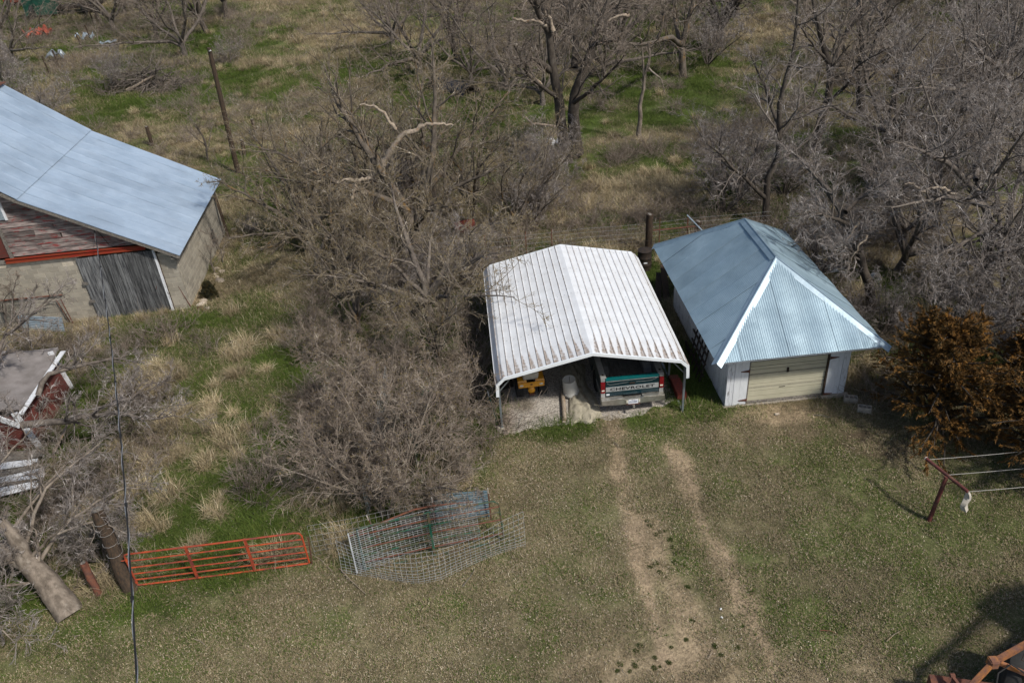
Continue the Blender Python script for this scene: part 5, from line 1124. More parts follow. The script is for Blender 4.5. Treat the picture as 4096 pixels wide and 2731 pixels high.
    # pinstripe scratch line
    MB().tube([(-.78, -.04, 1.16), (-.70, -.04, 1.09), (-.5, -.04, 1.10), (-.3, -.04, 1.12), (-.12, -.04, 1.13)], .004, 4).tube([(.12, -.04, 1.12), (.35, -.04, 1.11), (.6, -.04, 1.12), (.75, -.04, 1.18)], .004, 4).build('pinstripe', M['railgrey'], tg)
    # bumper with step recess
    P = [(-.98, .45), (-.98, .64), (-.33, .665), (-.22, .60), (.22, .60), (.33, .665), (.98, .64), (.98, .45), (.35, .42), (.22, .42), (-.22, .42), (-.35, .42)]
    bp = MB().prism(P, -.22, -.13).build('bumper', M['chrome'], T, bevel=.012)
    m = MB(); m.b2(-.975, -.30, -.20, -.03, .625, .645).b2(.30, .975, -.20, -.03, .625, .645).b2(-.28, .28, -.20, -.03, .575, .597).build('bumper_step', M['chrome'], bp)
    for s in (-1, 1): MB().b2(*sorted((s * .95, s * .985)), -.19, .06, .46, .635).build('bumper_end', M['chrome'], bp)
    pl = MB().b2(-.155, .155, -.232, -.224, .44, .595).build('number_plate', M['platewhite'], T, bevel=.003)
    text_part('32-530T', .088, M['ink'], pl, (0, -.233, .507), (rad(90), 0, 0), 'lettering', .002, .80, .0015); text_part('NEBRASKA', .026, M['ink'], pl, (0, -.233, .575), (rad(90), 0, 0), 'lettering', .002, 1.0)
    for s in (-1, 1): MB().b2(*sorted((s * .17, s * .21)), -.232, -.22, .48, .57).build('plate_lamp', M['whitelens'], bp)
    MB().b2(-.22, .22, -.226, -.20, .405, .44).build('rust_strip', M['rust'], bp)
    m = MB().b2(-.03, .03, -.36, -.1, .37, .395); m.lathe([(.012, .395), (.012, .42), (.026, .43), (.031, .448), (.024, .468), (.002, .475)], 12, Matrix.Translation((0, -.33, 0))); m.build('tow_ball', M['chrome'], T, smooth=True)
    # chassis, wheels
    MB().b2(-.45, -.35, .0, 5.0, .42, .56).b2(.35, .45, .0, 5.0, .42, .56).b2(-.7, .7, 1.18, 1.32, .33, .45).build('chassis', M['dark'], T)
    for s in (-1, 1):
        for y in (1.25, 4.42): wheel(T, s * .83, y, .37, .235)
    # cab
    cabp = [(2.48, .5), (2.46, 1.28), (2.62, 1.82), (3.55, 1.84), (4.05, 1.28), (4.05, .5)]
    MB().prism([(2.48, .48), (2.46, 1.27), (4.1, 1.27), (4.1, .48)], -Wd, Wd, 'x').build('cab', M[body], T, bevel=.03)
    m = MB(); a = .90; b_ = .74; V_ = [(-a, 2.47, 1.27), (a, 2.47, 1.27), (a, 4.0, 1.27), (-a, 4.0, 1.27), (-b_, 2.68, 1.80), (b_, 2.68, 1.80), (b_, 3.5, 1.80), (-b_, 3.5, 1.80)]
    m.add(V_, [(0, 3, 2, 1), (4, 5, 6, 7), (0, 1, 5, 4), (1, 2, 6, 5), (2, 3, 7, 6), (3, 0, 4, 7)]); gh = m.build('cab_roof', M[body], T, bevel=.02)
    m = MB(); m.add([(-.72, 2.515, 1.36), (.72, 2.515, 1.36), (.64, 2.645, 1.74), (-.64, 2.645, 1.74)], [(0, 1, 2, 3)]); m.build('rear_window', M['glass'], gh)
    MB().prism([(4.0, .5), (4.0, 1.25), (5.15, 1.14), (5.25, .95), (5.25, .45)], -Wd + .02, Wd - .02, 'x').build('bonnet', M[body], T, bevel=.03)
    m = MB().b2(-.9, .9, 5.25, 5.38, .45, .65); m.build('front_bumper', M['chrome'], T, bevel=.01)
    for s in (-1, 1): MB().b2(*sorted((s * 1.0, s * 1.16)), 3.75, 3.85, 1.22, 1.42).build('wing_mirror', M['dark'], T, bevel=.015)
truck()

# ------------------------------------------------------------------ garden tractor
def tractor():
    p = at(2125, 1588); T = thing('garden_tractor', 'small yellow garden tractor with pale seat, facing into the carport', 'tractor', (p[0], p[1] + .22, .03), rad(5))
    for s in (-1, 1):
        w = wheel(T, s * .37, -.04, .29, .24, rim='yellow')
        m = MB()
        for k in range(22):
            a = k * 2 * math.pi / 22
            for sg in (-1, 1):
                m.bar((s * .37 + sg * .002, .293 * math.cos(a) - .04, .29 + .293 * math.sin(a)), (s * .37 + sg * .11, .293 * math.cos(a + .12) - .04, .29 + .293 * math.sin(a + .12)), .026, .018)
        o = m.build('tread', M['tire'], w); o['kind'] = 'stuff'
        prof = [(-.30, .46), (-.31, .60), (-.26, .68), (.22, .68), (.36, .52), (.36, .44), (.30, .50), (.2, .62), (-.24, .62), (-.29, .57)]
        m = MB().prism(prof, *sorted((s * .14, s * .43)), 'x'); m.build('fender', M['yellow'], T, bevel=.014)
        l = MB().lathe([(.045, 0), (.045, .012), (.02, .02)], 14, Matrix.Translation((s * .32, -.325, .54)) @ Matrix.Rotation(rad(90), 4, 'X') @ Matrix.Diagonal((1.4, .8, 1, 1))).build('tail_light', M['whitelens'], T)
    MB().b2(-.42, .42, -.325, -.305, .44, .64).b2(-.22, .22, -.33, -.28, .44, .60).build('rear_panel', M['yellow'], T, bevel=.01)
    m = MB().prism([(-.22, .66), (-.26, .74), (-.20, .80), (.12, .76), (.16, .70), (.12, .67)], -.24, .24, 'x'); st = m.build('seat', M['seat'], T, bevel=.035)
    m = MB(); m.prism([(-.26, .74), (-.33, .98), (-.27, 1.0), (-.19, .78)], -.25, .25, 'x'); m.build('backrest', M['seat'], T, bevel=.03)
    text_part('IH', .075, M['letter'], T, (0, -.333, .545), (rad(90), 0, 0), 'emblem', .003, .9, .004); MB().b2(-.008, .008, -.338, -.331, .53, .57).build('emblem_dot', M['redlens'], T)
    m = MB().b2(-.10, .10, -.26, -.05, .22, .42); m.lathe([(.11, -.02), (.12, .04), (.05, .08)], 14, Matrix.Translation((0, -.26, .30)) @ Matrix.Rotation(rad(90), 4, 'X')); m.build('gearbox', M['yellow'], T, bevel=.01)
    MB().prism([(-.10, .20), (.10, .20), (.06, .14), (-.06, .14)], -.36, -.20).build('drawbar', M['rust'], T)
    MB().b2(-.13, .13, -.1, .5, .22, .40).build('transmission', M['dark'], T)
    MB().b2(-.26, .26, .35, .75, .30, .33).build('footrest', M['dark'], T); MB().prism([(.62, .34), (.62, .86), (.72, .90), (1.28, .84), (1.34, .76), (1.34, .34)], -.22, .22, 'x').build('bonnet', M['yellow'], T, bevel=.03)
    m = MB().tube([(0, .66, .8), (0, .42, .98)], .015, 6); n = 16; m.tube([(.17 * math.cos(k * 2 * math.pi / n), .42 + .08 * math.sin(k * 2 * math.pi / n), .98 + .15 * math.sin(k * 2 * math.pi / n)) for k in range(n + 1)], .012, 6, False); m.build('steering_wheel', M['dark'], T)
    for s in (-1, 1): wheel(T, s * .34, 1.12, .19, .13, rim='yellow')
    # mower attachment beside it, in shade
    o = MB().b2(-.35, .25, -.18, .3, 0, .22).b2(-.3, .2, -.1, .25, .22, .34).build('engine_cover', M['dark']); o.location = (p[0] - .85, p[1] + .7, .03); o.rotation_euler = (0, 0, .3); tag(o, 'dark machine part standing beside the yellow tractor under the carport', 'machine part')
tractor()

# ------------------------------------------------------------------ things on the carport floor
def tub():
    p = at(2284, 1592); T = thing('plastic_tub', 'upturned off-white plastic tub standing on the canvas', 'tub', (p[0] + .02, p[1] + .1, .16), 0, rot=(rad(6), rad(-7), 0))
    MB().lathe([(.245, .0), (.262, .0), (.262, .03), (.250, .035), (.250, .065), (.262, .07), (.262, .085), (.246, .09), (.212, .545), (.205, .56), (.19, .55), (.01, .545)], 40).build('body', M['plastic'], T, smooth=True)
    MB().bar((0.01, -.12, .549), (.03, .14, .551), .012, .006).build('seam_mark', M['dark'], T); MB().tube([(.262 * math.cos(a), .262 * math.sin(a), .05) for a in [k * math.pi / 10 - .9 for k in range(11)]], .006, 5).build('rim_hoop', M['plastic'], T)
tub()
def tarp():
    a = at(2290, 1475); b = at(2352, 1690); n, m_ = 70, 34; vs = []; rng = np.random.default_rng(4)
    for i in range(n + 1):
        t = i / n; c = a * (1 - t) + b * t; w = .40 + .05 * t + .10 * max(0, t - .7) / .3 - .06 * math.exp(-((t - .35) / .2) ** 2)
        for j in range(m_ + 1):
            s = j / m_ * 2 - 1; x = c[0] + s * w + .05 * math.sin(t * 9 + s * 2); y = c[1] + .10 * s - (.10 * math.cos(s * 5) if i > n - 4 else 0)
            e = 1 - abs(s) ** 4; fold = abs(math.sin(s * 6 + t * 7 + 1.2 * math.sin(t * 5))) ** .5 * .05 + abs(math.sin((s * .7 + t * 1.3 + .3 * math.sin(t * 11)) * 8)) ** .6 * .03
            nz = (float(fbm(np.array([x * 5]), np.array([y * 5]), 77)[0]) - .5) * .10
            z = .02 + e * (.10 + fold + nz) * (1 - .5 * max(0, (t - .8) / .2)) + .05 * math.exp(-((s + .1 - t * .3) / .12) ** 2)
            if i == n: z = .02
            vs.append((x, y, max(z, .015)))
    q = m_ + 1; fs = [(i * q + j, i * q + j + 1, (i + 1) * q + j + 1, (i + 1) * q + j) for i in range(n) for j in range(m_)]
    mm = MB(); mm.add(vs, fs); o = mm.build('canvas_tarp', M['tarp'], None, smooth=True)
    # stacked folds at the front end
    for k in range(4):
        f = MB(); y0 = b[1] - .02 + .03 * k; pts = []
        f.b2(b[0] - .24 + .03 * k, b[0] + .26 - .02 * k, y0, y0 + .30, .02 + k * .028, .04 + k * .028); f.build('fold', M['tarp'], o, bevel=.008).rotation_euler = (0, 0, 0)
    tag(o, 'long folded beige canvas tarp lying on the gravel beside the truck', 'tarp')
tarp()
def log():
    a, b = at(2250, 1580), at(2258, 1686); o = MB().tube([(a[0], a[1], .10), ((a[0] + b[0]) / 2 + .01, (a[1] + b[1]) / 2, .095), (b[0], b[1], .10)], [.065, .07, .066], 10).build('log', M['palewood'], None, smooth=True)
    tag(o, 'peeled round timber lying on the gravel left of the canvas', 'log')
    tag(MB().box((b[0] - .02, b[1] - .09, .06), (.10, .05, .05)).build('small_stone', M['stone']), 'small pale chip of stone at the end of the round timber', 'stone')
log()
def red_box():
    a, b = at(2695, 1555), at(2710, 1625); x = (a[0] + b[0]) / 2
    T = thing('red_trough', 'rusty red ribbed metal box standing in dry grass between truck and post', 'box', (a[0] + .10, a[1] - .30, 0), rad(2))
    MB().b2(-.15, .15, -.35, .55, .0, .26).build('box', M['oilred'], T, bevel=.012)
    for k in range(7): MB().b2(-.155, .155, -.33 + k * .125, -.27 + k * .125, .262, .275).build('slat', M['oilred'], T)
    MB().b2(-.15, .15, .56, .8, .0, .2).build('dark_end', M['rust'], T)
red_box()
def oil_drum():
    p = G0(2577, 1078); T = thing('oil_drum', 'black steel drum with a rusty lid between the carport and the garage', 'drum', p)
    MB().lathe([(.285, 0), (.29, .02), (.285, .04), (.285, .28), (.297, .30), (.285, .32), (.285, .57), (.297, .59), (.285, .61), (.285, .85), (.295, .88), (.285, .885)], 28).build('body', M['dark'], T, smooth=True); MB().lathe([(.275, .862), (.01, .866)], 28).build('lid', M['rust'], T)
    MB().b2(-.08, .06, -.292, -.286, .40, .46).build('paint_mark', M['platewhite'], T)
oil_drum()
def tpost(name, base, top, mt, label, cat='fence post', tip=None, group=None, w=.04):
    T = thing(name, label, cat, base, 0, group); b = Vector((0, 0, -.05)); t = Vector(top) - Vector(base)
    m = MB().bar(b, t, w, .008).bar(b + Vector((0, .012, 0)), t + Vector((0, .012, 0)), .008, .03)
    n = int(t.length / .1)
    for k in range(1, n): q = b.lerp(t, k / n); m.box(q - Vector((0, .01, 0)), (w * .6, .012, .02))
    m.build('post', M[mt], T)
    if tip: d = (t - b).normalized(); MB().bar(t - d * .16, t + d * .005, w + .006, .02).build('painted_tip', M[tip], T)
    return T
b = at(2002, 1700); t = aty(1952, 1567, b[1]); tpost('steel_post', at(1990, 1692), aty(1951, 1566, at(1990, 1692)[1]), 'greenpost', 'dark green steel post with a white tip beside the left front carport leg', tip='tposttip')
tag(MB().box((-.55, 19.33, .03), (.24, .2, .14), rz=.1).build('concrete_block', M['concrete'], None, bevel=.012), 'small concrete pad under the left front leg of the carport', 'block')
def cinder(x, y, rz, label, tilt=0):
    T = MB(); L, w, h = .39, .19, .19
    T.b2(-L / 2, L / 2, -w / 2, -w / 2 + .03, 0, h).b2(-L / 2, L / 2, w / 2 - .03, w / 2, 0, h)
    for x_ in (-L / 2, -.07, .045, L / 2 - .03): T.b2(x_, x_ + .03, -w / 2 + .03, w / 2 - .03, 0, h)
    T.b2(-L / 2 + .03, L / 2 - .03, -w / 2 + .03, w / 2 - .03, 0, .04)
    o = T.build('cinder_block', M['concrete']); o.location = (x, y, 0); o.rotation_euler = (tilt, 0, rz); tag(o, label, 'block', 'concrete blocks by the garage'); return o
p = at(3400, 1606); cinder(p[0], p[1], -.25, 'hollow concrete block with its holes showing, at the garage front right corner')
p = at(3455, 1645); cinder(p[0], p[1], -.35, 'second concrete block, half hidden under the rusty cedar')

# ------------------------------------------------------------------ fences, gates, panels
def wires(pts_rows, r, mt, parent, name='wire_mesh'):
    m = MB()
    for row in pts_rows: m.tube(row, r, 3, False)
    o = m.build(name, M[mt], parent); return o
def wood_post(base, top, r, label, group='old wooden fence posts', mt='darkwood', cat='fence post'):
    T = thing('fence_post', label, cat, base, 0, group); t = Vector(top) - Vector(base); n = 5; rng = random.Random(int(base[0] * 100))
    m = MB(); pts = [Vector((0, 0, -.1)).lerp(t, i / n) + Vector((rng.uniform(-.012, .012), rng.uniform(-.012, .012), 0)) for i in range(n + 1)]
    m.tube(pts, [r * rng.uniform(.9, 1.1) for _ in range(n + 1)], 9); m.build('post', M[mt], T, smooth=True)
    MB().tube([pts[-1], pts[-1] + Vector((.01, 0, .025))], [r * .8, r * .4], 7).build('split_top', M['graywood'], T); return T
def red_gate():
    a, b = at(556, 2350), at(1241, 2262); L = math.hypot(b[0] - a[0], b[1] - a[1]); T = thing('farm_gate', 'long red orange tubular farm gate, six rails, closed between dark posts', 'gate', (a[0], a[1], 0), math.atan2(b[1] - a[1], b[0] - a[0]))
    h0, h1 = .10, 1.20; rr = .024
    zs = [.10, .30, .51, .73, .96, 1.20]
    m = MB().tube([(0, 0, h0 + .02), (0, 0, h1 - .07), (.02, 0, h1 - .02), (.08, 0, h1), (L * .5, 0, h1 - .012), (L - .14, 0, h1), (L - .04, 0, h1 - .03), (L, 0, h1 - .12), (L, 0, h0 + .02), (L - .06, 0, h0), (L * .5, 0, h0 - .015), (.06, 0, h0), (0, 0, h0 + .02)], rr, 8, False)
    m.build('gate_frame', M['gatered'], T, smooth=True)
    for z in zs[1:-1]: MB().tube([(.0, 0, z), (L * .33, 0, z - .006), (L * .66, 0, z - .008), (L, 0, z)], .019, 7).build('rail', M['gatered'], T, smooth=True)
    for f in (.345, .68): MB().b2(L * f - .028, L * f + .028, -.030, .030, h0 - .01, h1 + .01).build('upright', M['gatered'], T)
    for z in (.22, 1.0): MB().tube([(-.12, .0, z), (-.0, 0, z)], .014, 6).tube([(-.0, 0, z - .04), (0, 0, z + .04)], .034, 8).build('hinge', M['gatered'], T)
    MB().tube([(L, 0, .75), (L + .12, .02, .72)], .008, 5).build('latch_chain', M['dark'], T)
red_gate()
b = at(523, 2362); t1 = aty(388, 2040, b[1] + .6)
def gatepost():
    T = thing('gate_post', 'very thick dark leaning timber post holding the red gate', 'post', b); v = Vector(t1) - Vector(b); m = MB(); n = 8; rng = random.Random(2)
    pts = [Vector((0, 0, -.1)).lerp(v, i / n) for i in range(n + 1)]; m.tube([p + Vector((rng.uniform(-.02, .02), 0, 0)) for p in pts], [.21, .20, .185, .18, .17, .17, .165, .16, .14], 11); m.build('post', M['darkwood'], T, smooth=True)
    MB().tube([pts[-1], pts[-1] + v.normalized() * .06], [.135, .08], 9).build('weathered_top', M['graywood'], T)
    for k in (4, 5, 6, 7):
        q = pts[k]; MB().tube([q + Vector((.19 * math.cos(a * .7), .19 * math.sin(a * .7), 0)) for a in range(10)], .005, 4, False).build('wire_wrap', M['wiredull'], T)
gatepost()
q = at(400, 2385); wood_post(q, (q[0] - .15, q[1] + .2, 1.0), .09, 'shorter reddish post stub behind the thick gate post', mt='rust')
q = at(1248, 2258); tpost('steel_post', q, aty(1232, 2150, q[1]), 'rust', 'rusty steel post at the latch end of the red gate', group='rusty steel posts')
def panels():
    # straight field fence along the yard, with steel posts
    def at2(x, y, z=0): return at(1380 + x * .5506, 1930 + y * .5506, z)
    P0, P1 = at(1262, 2225), at2(1062, 268)
    F = thing('wire_fence', 'sagging field wire fence running from the red gate to the corner post', 'fence', (P0[0], P0[1], 0)); d = Vector((P1[0] - P0[0], P1[1] - P0[1], 0)); 
    rows = [[tuple(d * (i / 8) + Vector((0, 0, z - .05 * math.sin(i * math.pi / 4) ** 2))) for i in range(9)] for z in (.06, .2, .36, .54, .74, .95, 1.1)]
    cols = [[tuple(d * (i / 30) + Vector((0, 0, .05))), tuple(d * (i / 30) + Vector((0, 0, 1.08)))] for i in range(31)]
    wires(rows + cols, .005, 'wiredull', F)
    for k, (bx, by, tx, ty, lb) in enumerate(((184, 345, 157, 236, 'rusty steel post with a pale tip left of the stacked gate panels'), (640, 290, 630, 108, 'rusty steel post with a pale tip behind the middle of the gate panels'), (1062, 268, 1037, 42, 'rusty steel post with a pale tip at the right end of the corrugated sheet'))):
        q = at2(bx, by) if k != 0 else P0 + (P1 - P0) * .36; q[2] = 0
        if k == 1: q = P0 + (P1 - P0) * .68; q[2] = 0
        t = aty(1380 + tx * .5506, 1930 + ty * .5506, q[1]); tpost('steel_post', q, t, 'rust', lb, tip='rag', group='rusty steel posts with pale tips')
    # corrugated sheet
    a, c_ = at2(672, 292), at2(1052, 262); T = thing('corrugated_sheet', 'weathered blue grey corrugated sheet standing against the fence behind the gate panels', 'metal sheet', (a[0], a[1] + .05, 0), math.atan2(c_[1] - a[1], c_[0] - a[0]))
    L = math.hypot(c_[0] - a[0], c_[1] - a[1]); m = MB(); n = 60; vs = []
    for i in range(n + 1):
        z = .03 + .88 * i / n; o = math.sin(i / n * .88 / .07 * 6.283) * .012
        vs += [(-.02 - .0 * z, o + .10 * z, z), (L * .5, o + .10 * z + .015, z), (L, o + .10 * z, z)]
    m.add(vs, [(i * 3 + j, i * 3 + j + 1, i * 3 + 4 + j, i * 3 + 3 + j) for i in range(n) for j in range(2)]); m.build('sheet', M['zincdark'], T)
    # green tube gate leaning in front
    gl, gr = at2(140, 640), at2(1155, 428); ang = math.atan2(gr[1] - gl[1], gr[0] - gl[0]); L = math.hypot(gr[0] - gl[0], gr[1] - gl[1])
    T = thing('green_gate', 'green tubular gate with rusty brown rails leaning in the stack of panels', 'gate', (gl[0], gl[1], 0), ang, rot=(rad(-14), 0, ang)); Hh = 1.22
    MB().tube([(0, 0, .05), (0, 0, Hh - .1), (.1, 0, Hh), (L * .5, .03, Hh + .04), (L - .12, 0, Hh), (L, 0, Hh - .12), (L, 0, .1), (L - .1, 0, .05), (L * .5, 0, .02), (.0, 0, .05)], .022, 8, False).build('gate_frame', M['gategreen'], T, smooth=True)
    for k, z in enumerate((.25, .45, .66, .88, 1.04)): MB().tube([(0, 0, z), (L * .5, .02, z + .02), (L, 0, z)], .018, 7).build('rail', M['gategreen' if k % 2 else 'rust'], T, smooth=True)
    MB().b2(L * .5 - .028, L * .5 + .028, -.03, .03, .02, Hh + .05).build('upright', M['gategreen'], T); MB().b2(.0, .05, -.03, .03, .05, Hh - .02).build('upright', M['greenpost'], T)
    # rusty curved pipe on top
    pts = [at2(20, 392, .95), at2(200, 318, 1.02), at2(360, 250, 1.06), at2(500, 195, 1.06), at2(650, 165, 1.04), at2(800, 150, 1.02), at2(930, 136, 1.0)]
    o = MB().tube([tuple(p + (0, .0, 0)) for p in pts], .024, 7).build('bent_pipe', M['rust'], None, smooth=True); tag(o, 'long bent rusty pipe laid along the top of the gate panels', 'pipe')
    # welded cattle panel, close mesh
    bl, br = at2(92, 664), at2(985, 408); d = Vector((br[0] - bl[0], br[1] - bl[1], 0)); L = d.length; T = thing('mesh_panel', 'bright close mesh galvanised stock panel leaning in front of the green gate', 'mesh panel', (bl[0], bl[1], 0)); nrm = Vector((-d.y, d.x, 0)).normalized()
    def pp(u, z): return tuple(d * u + nrm * (z * .25 + .10 * math.sin(u * 3.1)) + Vector((0, 0, .04 + z * (1.16 - .06 * u))))
    rows = [[pp(i / 12, z / 20) for i in range(13)] for z in range(21)]; cols = [[pp(i / 27, 0), pp(i / 27, .5), pp(i / 27, 1)] for i in range(28)]
    wires(rows + cols, .0055, 'wire', T); MB().bar(pp(0, 0), pp(0, 1), .03, .012).build('edge_bar', M['wire'], T)
    # loose bowed field fence roll in front
    B_ = [at2(*q) for q in ((-20, 655), (120, 690), (330, 715), (530, 728), (700, 700), (850, 640), (1000, 575), (1150, 505), (1312, 455))]
    o0 = B_[0]; T = thing('loose_wire_netting', 'loose length of wide mesh field netting bowed out in front of the panels', 'wire netting', (o0[0], o0[1], 0)); pr, Lw = resample(np.array(B_), 36)
    hgt = [1.02 - .18 * math.sin(i / 36 * math.pi) for i in range(37)]; zf = [0, .07, .15, .24, .34, .45, .57, .70, .84, 1.0]
    def q_(i, f): p = pr[i] - o0; return (p[0], p[1] + .10 * f + .05 * math.sin(f * 3 + i * .3), .03 + f * hgt[i])
    rows = [[q_(i, f) for i in range(37)] for f in zf]; cols = [[q_(i, f) for f in zf[::3]] for i in range(0, 37)]
    wires(rows + cols, .0042, 'wire', T)
panels()
# netting running away from the yard beside the bushy tree
def depth_fence():
    a, b_ = at(1475, 2075), at(1560, 1566); F = thing('wire_fence', 'narrow looking wire fence running away from the yard beneath the bushy tree', 'fence', (a[0], a[1], 0)); d = Vector((b_[0] - a[0], b_[1] - a[1], 0))
    rows = [[tuple(d * (i / 8) + Vector((.03 * math.sin(i), 0, z))) for i in range(9)] for z in (.06, .17, .29, .42, .56, .72, .9, 1.08)]
    cols = [[tuple(d * (i / 44) + Vector((0, 0, .05))), tuple(d * (i / 44) + Vector((0, 0, 1.08)))] for i in range(45)]
    wires(rows + cols, .0048, 'wire', F)
    tpost('steel_post', at(1545, 1700), at(1545, 1700) + np.array([0, 0, 1.2]), 'greenpost', 'dark green steel post in the fence under the bushy tree', tip='tposttip')
    # green gate swung open, seen edge on
    a, b_ = at(1660, 1850), at(1745, 1600); ang = math.atan2(b_[1] - a[1], b_[0] - a[0]); L = math.hypot(b_[0] - a[0], b_[1] - a[1])
    T = thing('green_gate', 'dark green tubular gate standing open, seen nearly edge on beside the bushy tree', 'gate', (a[0], a[1], 0), ang)
    MB().tube([(0, 0, .08), (0, 0, 1.2), (.06, 0, 1.26), (L - .06, 0, 1.26), (L, 0, 1.2), (L, 0, .08), (0, 0, .08)], .026, 8, False).build('gate_frame', M['gategreen'], T, smooth=True)
    for z in (.35, .62, .9): MB().tube([(0, 0, z), (L, 0, z)], .022, 7).build('rail', M['greenpost'], T, smooth=True)
    wires([[(0, 0, .1 + z * .12), (L, 0, .1 + z * .12)] for z in range(9)] + [[(L * i / 22, 0, .1), (L * i / 22, 0, 1.2)] for i in range(23)], .003, 'wiredull', T)
depth_fence()
def back_fence():
    F = thing('wire_fence', 'wire stock fence with thin steel posts behind the carport and garage', 'fence', (-3, 30.4, 0)); e = lambda x: 30.4 + .05 * (x + 3)
    for z in (.1, .25, .42, .6, .8, 1.02, 1.2): MB().tube([(i * 1.6, .05 * i * 1.6 + 0, z + .03 * math.sin(i * 2)) for i in range(10)], .0045, 3, False).build('wire', M['wire' if z > .5 else 'wiredull'], F)
    m = MB()
    for i in range(75): m.tube([(i * .2, .01 * i, .1), (i * .2, .01 * i, 1.0)], .0028, 3, False)
    o = m.build('stay_wires', M['wiredull'], F); o['kind'] = 'stuff'
    for k, x in enumerate((1.1, 2.2, 3.9, 5.0, 9.6, 10.8)):
        T_ = MB().bar((x, .05 * x, -.05), (x, .05 * x, 1.35), .045, .03).build('steel_post', M['rust'], F)
    p = at(2592, 1003); wood_post(p, aty(2600, 857, p[1]), .15, 'tall weathered dark wooden post behind the black drum'); q = at(2790, 950); wood_post(q, aty(2794, 885, q[1]), .16, 'squat dark wooden post behind the rear corner of the garage')
    q1 = at(2035, 1015); wood_post(q1, q1 + np.array([0, 0, 1.3]), .13, 'dark wooden post at the rear left corner of the carport')
    o = MB().tube([aty(2612, 922, 30.7), aty(2690, 915, 30.75), aty(2780, 905, 30.8)], .03, 6).build('brace_pipe', M['rust']); tag(o, 'rusty pipe brace running between the two dark wooden posts', 'pipe')
    o = MB().tube([aty(2748, 860, 30.2), aty(2814, 928, 29.6)], .03, 6).build('leaning_pipe', M['zinc']); tag(o, 'thin blue white pipe leaning on the squat post behind the garage', 'pipe')
    for k, (px, py, tx, ty, s_) in enumerate(((610, 584, 586, 507, 'left of the utility pole, nearest the barn roof'), (980, 625, 967, 560, 'immediately right of the foot of the utility pole'), (1025, 541, 1008, 478, 'furthest back, right of the utility pole'))):
        p = G0(px, py); wood_post(p, aty(tx, ty, p[1]), .12, 'dark weathered wooden fence post, ' + s_)
    for k, (px, py) in enumerate(((375, 95), (400, 120), (330, 200), (240, 275), (200, 300), (365, 165))):
        p = G0(px, py); wood_post(p, p + np.array([-.1, 0, 1.6]), .07, ['thin dark post beside the green machine, upper left', 'thin dark post between the green machine and white scrap', 'thin dark post at the white scrap, upper left', 'thin dark post under the crooked limb, upper left', 'thin dark post nearest the crooked tree base', 'thin dark post right of the red orange scrap'][k], 'thin posts in the scrap corner')
back_fence()
